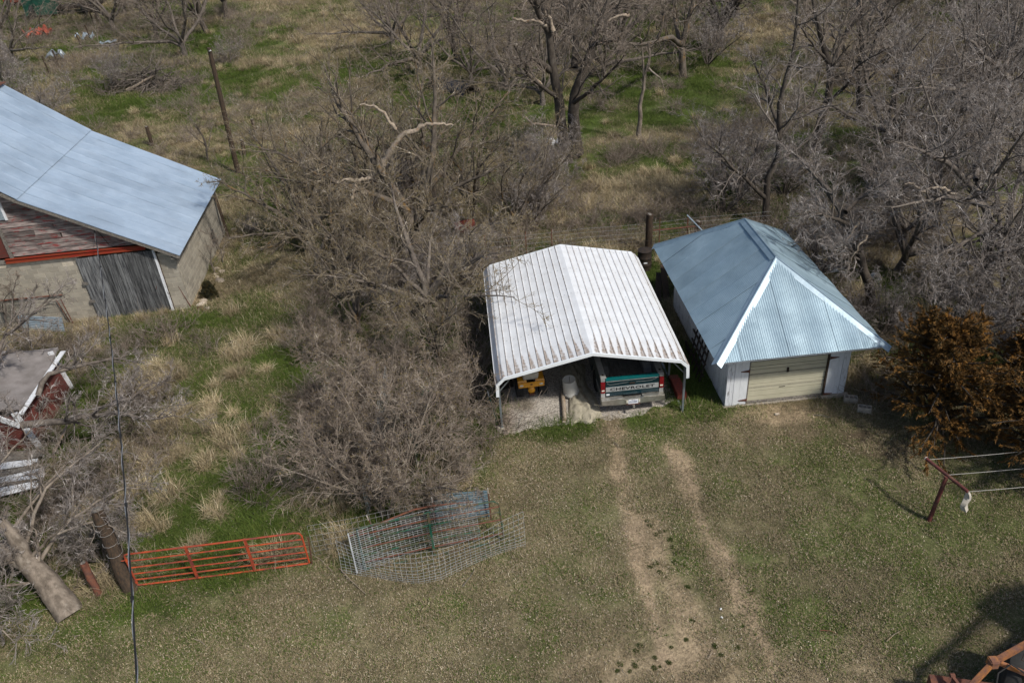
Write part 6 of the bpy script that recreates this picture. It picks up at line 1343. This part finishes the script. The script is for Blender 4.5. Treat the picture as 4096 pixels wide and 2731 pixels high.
def barn_corner():
    # steel bar at barn corner
    p = at(766, 1231); t = aty(712, 1142, p[1] + .02); tag(MB().bar((p[0], p[1], 0), t, .04, .02).build('steel_stake', M['rust']), 'rusty steel stake standing at the front corner of the barn', 'stake')
    # twin posts, tipped panel and corrugated sheet in front of the wall
    for px, py, tx, ty, s_ in ((282, 1290, 224, 1198, 'left one of two rusty posts at the barn wall beside the blue sheet'), (295, 1298, 242, 1196, 'right one of two rusty posts at the barn wall, against the pale blocks')):
        q = at(px, py); tpost('steel_post', q, aty(tx, ty, q[1]), 'rust', s_, group='twin posts at the barn wall', w=.05)
    a, b_ = at(85, 1322), at(262, 1330); T = thing('corrugated_sheet', 'blue grey corrugated sheet leaning low in front of the barn block wall', 'metal sheet', (a[0], a[1], 0), math.atan2(b_[1] - a[1], b_[0] - a[0])); L = math.hypot(b_[0] - a[0], b_[1] - a[1])
    m = MB(); n = 44; vs = []
    for i in range(n + 1): z = .62 * i / n; o = math.sin(z / .075 * 6.283) * .012; vs += [(.0, o + .2 * z, z), (L, o + .2 * z, z)]
    m.add(vs, [(i * 2, i * 2 + 1, i * 2 + 3, i * 2 + 2) for i in range(n)]); m.build('sheet', M['zinc'], T)
    F = thing('wire_hurdle', 'rusty framed wire hurdle standing along the barn wall at the left edge', 'hurdle', (a[0] - 2.2, a[1] + .15, 0), rad(4))
    MB().tube([(0, 0, 1.28), (4.1, 0, 1.22)], .03, 7).build('top_pipe', M['rust'], F); wires([[(0, 0, .1 + k * .12), (4.05, 0, .08 + k * .12)] for k in range(10)] + [[(k * .2, 0, .08), (k * .2, 0, 1.22)] for k in range(21)], .0035, 'wiredull', F)
    q = at(128, 1268); tag(MB().bar((q[0], q[1] - .1, 0), aty(72, 1160, q[1]), .20, .14).build('leaning_beam', M['darkwood']), 'heavy dark timber beam leaning beside the sapling at the barn wall', 'timber')
    # stones
    rng = random.Random(5); spots = [(838, 1064, .12, 'flat dark stone'), (868, 1078, .20, 'large pale flat stone'), (885, 1085, .14, 'small grey stone'), (862, 1098, .12, 'whitish stone'), (892, 1088, .16, 'round white stone'), (868, 1108, .13, 'pinkish stone'), (878, 1126, .26, 'largest tan stone'),
        (822, 1176, .26, 'rounded grey boulder'), (815, 1205, .2, 'pale wedge shaped stone'), (808, 1220, .24, 'broad pale stone'), (802, 1232, .16, 'reddish flat stone'), (815, 1240, .12, 'dark brick fragment'), (832, 1234, .15, 'small white stone'), (846, 1196, .14, 'little pale slab'), (894, 1012, .12, 'small white stone'), (936, 920, .16, 'isolated pale stone')]
    where = ['uppermost in the rubble under the barn window', 'in the upper rubble beside the barn', 'next to the large flat stone by the barn', 'left in the middle rubble beside the barn', 'right in the middle rubble beside the barn', 'in the middle rubble, above the largest stone', 'in the rubble above the cedar seedling', 'touching the dark cedar seedling', 'below the cedar seedling', 'in the lower rubble at the barn corner', 'left in the lower rubble at the barn corner', 'lowest in the rubble at the barn corner', 'right in the lower rubble at the barn corner', 'just right of the cedar seedling', 'below the barn window', 'near the far end of the barn side wall']
    for (px, py, s_, nm), w in zip(spots, where):
        q = at(px, py); m = MB(); n = 9; rs = [[rng.uniform(.75, 1.1) for _ in range(n)] for _ in range(4)]; vs = []
        for r_, zz in ((.85, 0), (1, .35), (.8, .75), (.35, .95)):
            k = rs[[0, .35, .75, .95].index(zz)]; vs += [(s_ * r_ * k[i] * math.cos(i * 6.283 / n), s_ * .75 * r_ * k[i] * math.sin(i * 6.283 / n), zz * s_ * .6) for i in range(n)]
        m.add(vs, [(j * n + i, j * n + (i + 1) % n, (j + 1) * n + (i + 1) % n, (j + 1) * n + i) for j in range(3) for i in range(n)] + [tuple(3 * n + i for i in range(n))]); o = m.build('stone', M['rust' if 'brick' in nm or 'red' in nm else 'stone']); o.location = (q[0], q[1], -.01); o.rotation_euler = (0, 0, rng.uniform(0, 6)); tag(o, nm + ' ' + w, 'stone', 'rubble stones beside the barn')
barn_corner()
def utility_pole():
    p = G0(953, 693); t = aty(836, 192, p[1]); T = thing('utility_pole', 'tall dark wooden utility pole leaning slightly in the meadow behind the barn', 'pole', p); v = Vector(t) - Vector(p)
    MB().tube([Vector((0, 0, -.2)).lerp(v, i / 8) for i in range(9)], [.15 - .005 * i for i in range(9)], 12).build('pole', M['darkwood'], T, smooth=True)
    MB().tube([v + Vector((0, -.1, -.15)), v + Vector((.12, -.2, -.1))], .03, 6).build('insulator', M['tposttip'], T)
utility_pole()
def cable():
    A = np.array([-15.46, 28.45, 3.72]); P = [A, aty(376, 905 + 0, 27.9)]
    pts = []
    # service wire from the barn bracket passing left of the camera
    E = CO + ray(482, 2860) * 9.0; P0, P1 = A, E + (E - A) * .25
    n = 40
    for i in range(n + 1):
        t = i / n; q = P0 * (1 - t) + P1 * t; q = q - np.array([0, 0, 1]) * (1.1 * 4 * t * (1 - t)); pts.append(q)
    T = thing('service_cable', 'twisted black and grey overhead cable crossing the left side', 'cable', tuple(A)); L = [Vector(q - A) for q in pts]
    MB().tube(L, .016, 6).build('black_strand', M['cable'], T, smooth=True)
    m = 260; a, _ = resample(np.array([list(v) for v in L]), m); tw = [tuple(a[i] + np.array([math.cos(i * .42), 0, math.sin(i * .42)]) * .022) for i in range(m + 1)]
    MB().tube(tw, .008, 4).build('grey_strand', M['cablegrey'], T)
    for k in range(9):
        i = 30 + k * 25; MB().tube([a[i], a[i + 1]], .03, 6).build('cable_clip', M['cable'], T)
    B_ = thing('cable_bracket', 'dark wire bracket and looped wires fixed to the red barn gable', 'bracket', tuple(A))
    MB().tube([(0, 0, -.1), (0, .0, .25), (.12, .1, .3)], .02, 6).tube([(0, 0, .2), (.16, .05, -.2), (.3, .1, -.65), (.45, .1, -.72), (.8, .12, -.66), (1.6, .15, -.62)], .010, 5).build('wire_loop', M['dark'], B_)
    return pts
cable()
def clothesline():
    p = at(3715, 2082); z = 1.95; top = aty(3786, 1906, p[1] + .15); z = top[2]; T = thing('clothesline_post', 'rusty dark red T shaped clothesline post leaning to the right', 'clothesline post', p)
    e0, e1 = at(3700, 1830, z + .03), at(3872, 1966, z - .02); v = lambda q: tuple(np.array(q) - p)
    MB().tube([(0, 0, -.1), v(top)], [.055, .05], 10).build('post', M['rustred'], T, smooth=True); MB().tube([v(e0), v(e1)], .045, 10).build('crossbar', M['rustred'], T, smooth=True)
    MB().tube([v(e0 + (e1 - e0) * .015), v(e0 + (e1 - e0) * .03)], .052, 10).build('white_band', M['rag'], T); MB().bar(v(top + (0, 0, -.25)), v(top + (.2, -.15, -.03)), .02, .02).build('brace', M['rust'], T)
    far = np.array([6.5, .2, 0])
    for k, (f, (px, py), dz) in enumerate(((.06, (3890, 1820), .1), (.52, (4096, 1863), .0), (1.0, (4096, 1960), -.1))):
        s = e0 + (e1 - e0) * f; t = s + np.array([6.5, .55, -.1]); pts = [s * (1 - u) + t * u - np.array([0, 0, .14 * math.sin(u * math.pi)]) for u in [i / 10 for i in range(11)]]
        tag(MB().tube(pts, .006, 4).build('washing_line', M['cord']), ['sagging white washing line from the back end of the crossbar', 'sagging white washing line from the middle of the crossbar', 'sagging white washing line from the front end of the crossbar'][k], 'washing line')
    a = e1; m = MB(); n = 8; vs = []
    for i in range(n + 1):
        t = i / n; w = .05 + .05 * math.sin(t * 2.6); x = .06 * t + .03 * math.sin(t * 7)
        vs += [tuple(a + np.array([x - w, .02 * math.sin(i), -.02 - t * .62])), tuple(a + np.array([x, -.05 + .02 * math.cos(i * 2), -.02 - t * .62])), tuple(a + np.array([x + w, .02 * math.cos(i), -.02 - t * .60]))]
    m.add(vs, [(i * 3 + j, i * 3 + j + 1, i * 3 + j + 4, i * 3 + j + 3) for i in range(n) for j in range(2)]); m.add([(x, y + .012, z_) for x, y, z_ in vs], [(i * 3 + j, i * 3 + j + 3, i * 3 + j + 4, i * 3 + j + 1) for i in range(n) for j in range(2)])
    tag(m.build('hanging_rag', M['rag'], None, smooth=True), 'ragged grey white cloth hanging from the front end of the clothesline crossbar', 'cloth')
M['rustred'] = mat('dark_red_pipe', (.13, .035, .03), (.08, .035, .028), 5, .7, bump=.2, stains=(((.20, .12, .07), 5, .55, .7, .7),))
clothesline()

# ------------------------------------------------------------------ loader tractor at the lower right corner
def loader():
    zc = 1.25; e = at(3972, 2648, zc); far = at(4110, 2570, zc + .25); low = at(3875, 2750, zc - .35)
    T = thing('loader_tractor', 'rusty orange loader arms and black tyre of a tractor entering the lower right corner', 'tractor', (e[0], e[1], 0)); v = lambda q: Vector(np.array(q) - np.array([e[0], e[1], 0]))
    d = (far - e); d2 = e + d * 6
    m = MB().bar(v(e), v(d2), .10, .14); m.build('loader_arm', M['orangerust'], T, bevel=.012); m = MB().bar(v(e), v(low + (low - e) * .8), .10, .13); m.build('lower_arm', M['orangerust'], T, bevel=.012)
    MB().b2(-.09, .09, -.09, .09, zc - .10, zc + .10).build('elbow', M['orangerust'], T, bevel=.02)
    MB().bar(v(e + d * .2 + (0, -.02, -.1)), v(e + d * .9 + (.35, -.55, -.5)), .07, .10).build('brace', M['orangerust'], T, bevel=.01)
    for k in range(2):
        o = np.array([.10 + k * .05, -.10 - k * .04, .03]); pts = [d2 + o, e + d * 1.2 + o, e + d * .7 + o, e + d * .55 + o + (-.02, -.08, -.04), e + d * .9 + o + (.1, -.35, -.2), e + d * 1.6 + o + (.2, -.7, -.35)]
        MB().tube([v(q) for q in pts], .013, 6).build('hydraulic_pipe', M['palewood' if k else 'dark'], T, smooth=True)
    hp = [e + np.array(q) for q in ((-.05, -.35, -.4), (.05, -.15, -.12), (.3, -.08, .02), (.6, -.3, -.1), (.75, -.6, -.3))]
    MB().tube([v(q) for q in hp], .018, 7).build('hose', M['black'], T, smooth=True)
    # wheel behind the arm
    c_ = at(4000, 2700, .55); W_ = MB().lathe([(.30, -.14), (.48, -.16), (.55, -.12), (.57, -.05), (.57, .05), (.55, .12), (.48, .16), (.30, .14)], 32, Matrix.Translation(v(c_ + (.25, .05, 0))) @ Matrix.Rotation(rad(-35), 4, 'Z') @ Matrix.Rotation(rad(90), 4, 'Y')); w = W_.build('wheel', M['tire'], T, smooth=True)
    MB().lathe([(.02, -.05), (.30, -.12), (.30, .12), (.02, .05)], 20, Matrix.Translation(v(c_ + (.25, .05, 0))) @ Matrix.Rotation(rad(-35), 4, 'Z') @ Matrix.Rotation(rad(90), 4, 'Y')).build('rim', M['orangerust'], w)
    # tractor body continuing outside the picture
    bx = v(c_ + (1.3, -.2, 0)); Mx = Matrix.Rotation(rad(28), 3, 'Z')
    MB().box(bx + Vector((.4, .1, .45)), (2.4, .8, .8), m=Mx).build('engine_body', M['orangerust'], T, bevel=.04); MB().box(bx + Vector((1.6, .7, 1.2)), (1.1, 1.1, 1.3), m=Mx).build('cab', M['orangerust'], T, bevel=.04)
    for s in (-1, 1): 
        q = bx + Vector((1.7, .8, .3)) + Mx @ Vector((0, s * .75, 0)); MB().lathe([(.4, -.2), (.75, -.22), (.82, -.1), (.82, .1), (.75, .22), (.4, .2)], 30, Matrix.Translation((q.x, q.y, .82)) @ Matrix.Rotation(rad(28), 4, 'Z') @ Matrix.Rotation(rad(90), 4, 'X')).build('rear_wheel', M['tire'], T, smooth=True)
    # bucket bracket left of the arm
    b_ = at(3806, 2700, .9); MB().bar(v(b_), v(b_ + (.12, -.30, -.1)), .06, .05).bar(v(b_), v(b_ + (-.25, -.25, -.3)), .05, .05).tube([v(b_ + (-.03, 0, 0)), v(b_ + (.06, .0, 0))], .045, 8).build('bucket_bracket', M['rust'], T)
    MB().bar(v(at(3720, 2760, .5)), v(at(4000, 2800, .5)), .5, .35).build('bucket', M['rust'], T)
loader()

# ------------------------------------------------------------------ ruined shed, left edge
def shed():
    T = thing('ruined_shed', 'collapsing low shed with grey roofing, dark red end boards and peeling white trim', 'shed', (-14.9, 20.1, 0), rad(6)); rng = random.Random(6)
    # roof plane sagging, eave right
    m = MB(); n = 10; vs = []
    for i in range(n + 1):
        for j in range(n + 1):
            u, v = i / n, j / n; x = -4.6 + u * 4.3; y = .1 + v * 3.6; z = 1.75 - .35 * abs(u - .35) - .10 * math.sin(v * 3.1) + .05 * math.sin(u * 9 + v * 4)
            vs.append((x, y, z))
    fs = [(i * (n + 1) + j, (i + 1) * (n + 1) + j, (i + 1) * (n + 1) + j + 1, i * (n + 1) + j + 1) for i in range(n) for j in range(n)]; m.add(vs, fs); m.add([(x, y, z - .05) for x, y, z in vs], [f[::-1] for f in fs]); m.build('roof', M['shedroof'], T)
    for k in range(9): y = .1 + k * .36; piece('wall_board', T, 'shedred', -.42, -.38, y + .006, y + .354, 0, 1.42 - .01 * k, (0, rad(-8), 0))
    for k in range(7): z = .02 + k * .19; piece('end_board', T, 'shedred', -3.6, -.45, .06, .10, z, z + .18, (rad(4), 0, 0))
    piece('corner_board', T, 'whitepaint', -.40, -.22, -.02, .04, 0, 1.5, (0, rad(-10), 0)); piece('corner_board', T, 'whitepaint', -.42, -.26, 3.3, 3.36, 0, 1.6, (0, rad(-6), 0))
    m = MB().bar((-.28, .0, 1.42), (-.1, 3.5, 1.46), .16, .03).build('eave_trim', M['whitepaint'], T)
    o = piece('gable_trim', T, 'whitepaint', -1.35, -.35, .0, .05, 1.2, 1.38, (0, rad(38), 0))
    a = at(268, 1700, .9); b_ = at(212, 1812, .1); tag(MB().bar(tuple(a), tuple(b_), .20, .03).build('leaning_board', M['palewood']), 'single tan plank leaning against the front corner of the ruined shed', 'plank')
    for k in range(9):
        q = at(30 + rng.uniform(-30, 60), 1835 + k * 16, .25 + .02 * (k % 3)); L = rng.uniform(.9, 1.7); a_ = rng.uniform(-.12, .22)
        o = MB().box((0, 0, 0), (L, .16, .025)).build('fallen_board', M['whitepaint' if k % 3 else 'graywood']); o.location = tuple(q); o.rotation_euler = (rng.uniform(-.08, .08), rng.uniform(-.1, .1), a_)
        tag(o, ['white', 'cracked white', 'grey'][k % 3] + ' fallen board in the heap below the ruined shed, ' + ['topmost', 'second from the top', 'third from the top', 'fourth from the top', 'in the middle', 'fourth from the bottom', 'third from the bottom', 'second from the bottom', 'lowest'][k], 'board', 'fallen boards by the ruined shed')
    # support for the heap
    q = at(45, 1900, 0); tag(MB().box((q[0], q[1] + .1, .11), (1.3, 1.6, .22)).build('board_heap', M['graywood'], None, bevel=.02), 'low heap of rotten grey boards below the ruined shed', 'heap')
shed()

# ------------------------------------------------------------------ scrap and debris
def crumple(name, px, py, size, mt, label, cat, z=.05, seed=1, flat=.4):
    p = G0(px, py); rng = random.Random(seed); m = MB(); n = 6; vs = []
    for i in range(n + 1):
        for j in range(n + 1): vs.append(((i / n - .5) * size[0] + rng.uniform(-.03, .03) * size[0], (j / n - .5) * size[1] + rng.uniform(-.03, .03) * size[1], z + rng.uniform(0, size[2]) * flat + size[2] * math.sin(i * 1.1 + seed) ** 2 * (1 - flat)))
    fs = [(i * (n + 1) + j, (i + 1) * (n + 1) + j, (i + 1) * (n + 1) + j + 1, i * (n + 1) + j + 1) for i in range(n) for j in range(n)]; m.add(vs, fs); m.add([(x, y, q - .02) for x, y, q in vs], [f[::-1] for f in fs])
    o = m.build(name, M[mt]); o.location = tuple(p); o.rotation_euler = (0, 0, rng.uniform(-.6, .6)); tag(o, label, cat); return o
crumple('white_debris', 2215, 600, (1.3, .9, .7), 'whitepaint2', 'crumpled white sheet lying against the tall forked tree', 'debris', .1, 3)
crumple('white_scrap', 345, 165, (1.8, 1.2, .9), 'zinc', 'crumpled pale metal scrap between thin posts, upper left', 'scrap', .1, 4); crumple('grey_scrap', 435, 175, (1.6, .8, .3), 'zinc', 'low pale scrap in grass right of the thin posts', 'scrap', .05, 5); crumple('teal_scrap', 230, 245, (1.6, 1.2, 1.0), 'steel', 'bluish metal scrap under the crooked limb, upper left', 'scrap', .1, 6)
for k, (px, py) in enumerate(((140, 165), (170, 160), (190, 152))):
    crumple('orange_scrap', px, py, (1.6, 1.3, 1.1), 'redrust', ['left', 'middle', 'right'][k] + ' piece of the orange red scrap heap, upper left', 'scrap', .2, 11 + k)
def culvert():
    a, b_ = G0(1748, 345), G0(1888, 388); T = thing('culvert_pipe', 'long black half pipe lying in the meadow behind the spreading tree', 'pipe', tuple(a)); d = Vector(b_ - a); L = d.length; ang = math.atan2(d.y, d.x); T.rotation_euler = (0, 0, ang)
    m = MB(); n = 14; vs = []
    for x in (0, L * .3, L * .6, L): vs += [(x, .75 * math.cos(math.pi * i / n), .05 + .75 * math.sin(math.pi * i / n)) for i in range(n + 1)]
    m.add(vs, [(r * (n + 1) + i, r * (n + 1) + i + 1, (r + 1) * (n + 1) + i + 1, (r + 1) * (n + 1) + i) for r in range(3) for i in range(n)]); m.build('shell', M['blackplastic'], T)
    for x in (0, L * .33, L * .66, L): MB().tube([(x, .78 * math.cos(math.pi * i / n), .05 + .78 * math.sin(math.pi * i / n)) for i in range(n + 1)], .035, 6).build('rib_band', M['blackplastic'], T)
culvert()
def rusty_barrel():
    p = at(1862, 930); T = thing('rusty_barrel', 'rusty red barrel lying half hidden under twigs behind the carport', 'barrel', (p[0], p[1], .3), rad(12)); MB().lathe([(.28, -.45), (.295, -.43), (.28, -.41), (.29, -.15), (.30, -.13), (.29, .15), (.30, .17), (.28, .42), (.295, .45), (.02, .44)], 22, Matrix.Rotation(rad(90), 4, 'Y')).build('body', M['oilred'], T, smooth=True); MB().lathe([(.27, -.44), (.02, -.43)], 22, Matrix.Rotation(rad(90), 4, 'Y')).build('lid', M['rust'], T)
rusty_barrel()
def brush_pile():
    p = G0(588, 355); rng = np.random.default_rng(12); n = 240; az = rng.uniform(0, 6.283, n); r = rng.uniform(0, 2.3, n) ** 1; P = np.stack([r * np.cos(az) * 1.5, r * np.sin(az) * .7, rng.uniform(0, 1, n) * np.clip(1.6 - r * .6, .1, 2)], -1)
    a2 = rng.uniform(0, 6.283, n); el = rng.uniform(-.3, .5, n); D = np.stack([np.cos(a2) * np.cos(el), np.sin(a2) * np.cos(el), np.sin(el)], -1); L = rng.uniform(1.2, 2.8, n); a = grow(rng, P, D, L, 6, .22, -.04); a[..., 2] = np.maximum(a[..., 2], .02); ar = radii(rng.uniform(.02, .06, n), 6, .3)
    P, D, L2, r_ = spawn(rng, a, ar, L, 4, .3, 1, .7, .3, .45, .5); b_ = grow(rng, P, D, L2, 3, .2, 0); b_[..., 2] = np.maximum(b_[..., 2], .02)
    T = thing('brush_pile', 'heap of cut dead branches in the green grass at upper left', 'brush pile', tuple(p)); me = mesh_np('branches', [tubes(a, ar, 5), tubes(b_, radii(np.full(len(P), .016), 3, .5), 3)]); me.materials.append(M['bark_grey']); o = link('branches', me, T); o['kind'] = 'stuff'
    q = np.array([[-1.2, -.9, .2], [-.4, -1.0, .5], [.5, -.8, .9], [1.2, -.6, 1.1]]); me = mesh_np('log', [tubes(resample(q, 6)[0][None], np.linspace(.14, .07, 7)[None], 7)], smooth=True); me.materials.append(M['palewood']); link('pale_log', me, T)
brush_pile()
def green_machine():
    p = G0(200, 70); T = thing('green_machine', 'dark green sheet metal farm machine half hidden at the top left', 'machine', tuple(p), rad(8))
    MB().prism([(-2.2, .4), (-2.2, 3.6), (-1.0, 4.4), (1.2, 4.4), (1.4, 2.4), (1.4, .4)], -1.3, 1.3).build('hood', M['greentin'], T, bevel=.05)
    MB().b2(1.4, 6.2, -1.1, 1.1, .8, 1.1).build('frame', M['dark'], T); 
    for x in (1.8, 3.6, 5.6): MB().bar((x, -1, 1), (x + .9, -1, 4.2), .14, .14).build('strut', M['dark'], T)
    MB().b2(1.4, 6.3, -1.2, 1.2, 4.1, 4.3).build('top_frame', M['greentin'], T)
    for x in (-1.2, 4.6): wheel(T, x, -1.4, .8, .4, name='wheel')
    p = G0(90, 30); T = thing('red_machine', 'faded red machine half hidden by branches at the top left corner', 'machine', tuple(p), rad(-10)); MB().prism([(-1.8, .5), (-1.8, 2.0), (-.6, 2.5), (1.3, 2.3), (1.8, 1.4), (1.8, .5)], -.9, .9).build('hood', M['redrust'], T, bevel=.06); MB().b2(-1.5, 1.4, -1, 1, .3, .6).build('frame', M['dark'], T)
    for x in (-1.2, 1.2): wheel(T, x, -1.0, .5, .3)
green_machine()
def white_planks():
    p = G0(3318, 1091); tag(MB().box(tuple(p + (0, 0, .05)), (.75, .22, .04), rz=.18).build('white_board', M['whitepaint2']), 'pale loose board on the ground right of the garage roof', 'board')
    p = at(3497, 1120); T = thing('white_bucket', 'white bucket tipped over against the leaning tree', 'bucket', (p[0], p[1], .16), rot=(rad(70), rad(20), 0)); MB().lathe([(.12, -.16), (.15, .16), (.145, .16), (.115, -.15), (.02, -.15)], 18).build('body', M['tposttip'], T, smooth=True)
    p = at(3335, 1425, 2.6)
    # machinery leaning on the garage side wall
    T = thing('iron_implement', 'dark rusty iron farm implement leaning on the garage side wall', 'farm implement', (6.05, 20.9, 0), rad(92)); rng = random.Random(4)
    for k in range(5): MB().bar((k * .32, .12, 0), (k * .32 + .04, -.14, 1.25), .04, .04).build('tine', M['dark'], T)
    for z in (.35, .8, 1.15): MB().bar((-.1, -.02 + .08 * (.8 - z), z), (1.5, -.02 + .08 * (.8 - z), z), .05, .05).build('bar', M['dark'], T)
    MB().lathe([(.24, -.02), (.27, 0), (.24, .02)], 18, Matrix.Translation((1.7, .05, .3)) @ Matrix.Rotation(rad(80), 4, 'X')).build('disc', M['dark'], T)
    for k, (x, s_) in enumerate(((.0, 'upper'), (.35, 'lower'))):
        tag(MB().bar((5.65 + x, 26.3, .05), (5.95 + x * .4, 27.6, .55 + x), .24, .05).build('dark_plank', M['darkwood']), s_ + ' dark plank leaning behind the garage near the black drum', 'plank')
    o = MB().tube([(6.9, 13.0, 2), (6.9, 13.0, 2)], .01, 3)
white_planks()
# twigs and sticks lying about the lawn
def sticks():
    data = [((1360, 2278), (1465, 2380), .012, 'long pale stick lying on the lawn below the mesh panel'), ((2455, 1770), (2480, 1800), .010, 'short dark twig beside the left wheel track'), ((1230, 2210), (1330, 2290), .011, 'thin stick in the straw right of the red gate'),
            ((2490, 2680), (2510, 2710), .008, 'thin pale twig between weed tufts at the bottom edge'), ((3545, 2570), (3612, 2522), .008, 'straight straw coloured stem lying on the open yard'), ((3280, 2525), (3350, 2542), .010, 'short brown stick on the open yard'), ((3400, 1790), (3416, 1802), .01, 'short grey twig on the dark soil by the cedar'),
            ((3255, 1664), (3320, 1674), .012, 'grey stick on bare soil in front of the garage door'), ((2830, 2640), (2850, 2600), .008, 'curved brown twig by the right wheel track'), ((2305, 2300), (2330, 2320), .007, 'small rusty twig on the lawn, middle bottom'), ((780, 2560), (830, 2590), .01, 'forked pale twig on the lawn below the red gate'),
            ((1850, 2350), (1900, 2280), .009, 'dark bent twig on the lawn right of the mesh panel'), ((300, 2560), (320, 2545), .014, 'short pale wood chip at lower left')]
    for i, (a, b_, r, lb) in enumerate(data):
        a, b_ = at(*a), at(*b_); m_ = (a + b_) / 2 + (0.05 * ((i % 3) - 1), .03, .03); o = MB().tube([tuple(a + (0, 0, .05)), tuple(m_ + (0, 0, .03)), tuple(b_ + (0, 0, .05))], [r, r * .9, r * .5], 5).build('stick', M['palewood' if i % 2 == 0 else 'rust' if i in (9, 5) else 'graywood']); tag(o, lb, 'stick')
    for k, (px, py, lb) in enumerate(((3108, 1659, 'flat pale stone on the bare soil before the garage door'), (2883, 2438, 'white chip on the right wheel track, upper one'), (2887, 2472, 'white chip on the right wheel track, lower one'))):
        p = at(px, py); tag(MB().box((p[0], p[1], .035), (.14 if k == 0 else .06, .09 if k == 0 else .04, .03), rz=k).build('stone', M['tposttip' if k else 'stone'], None, bevel=.01), lb, 'stone')
sticks()
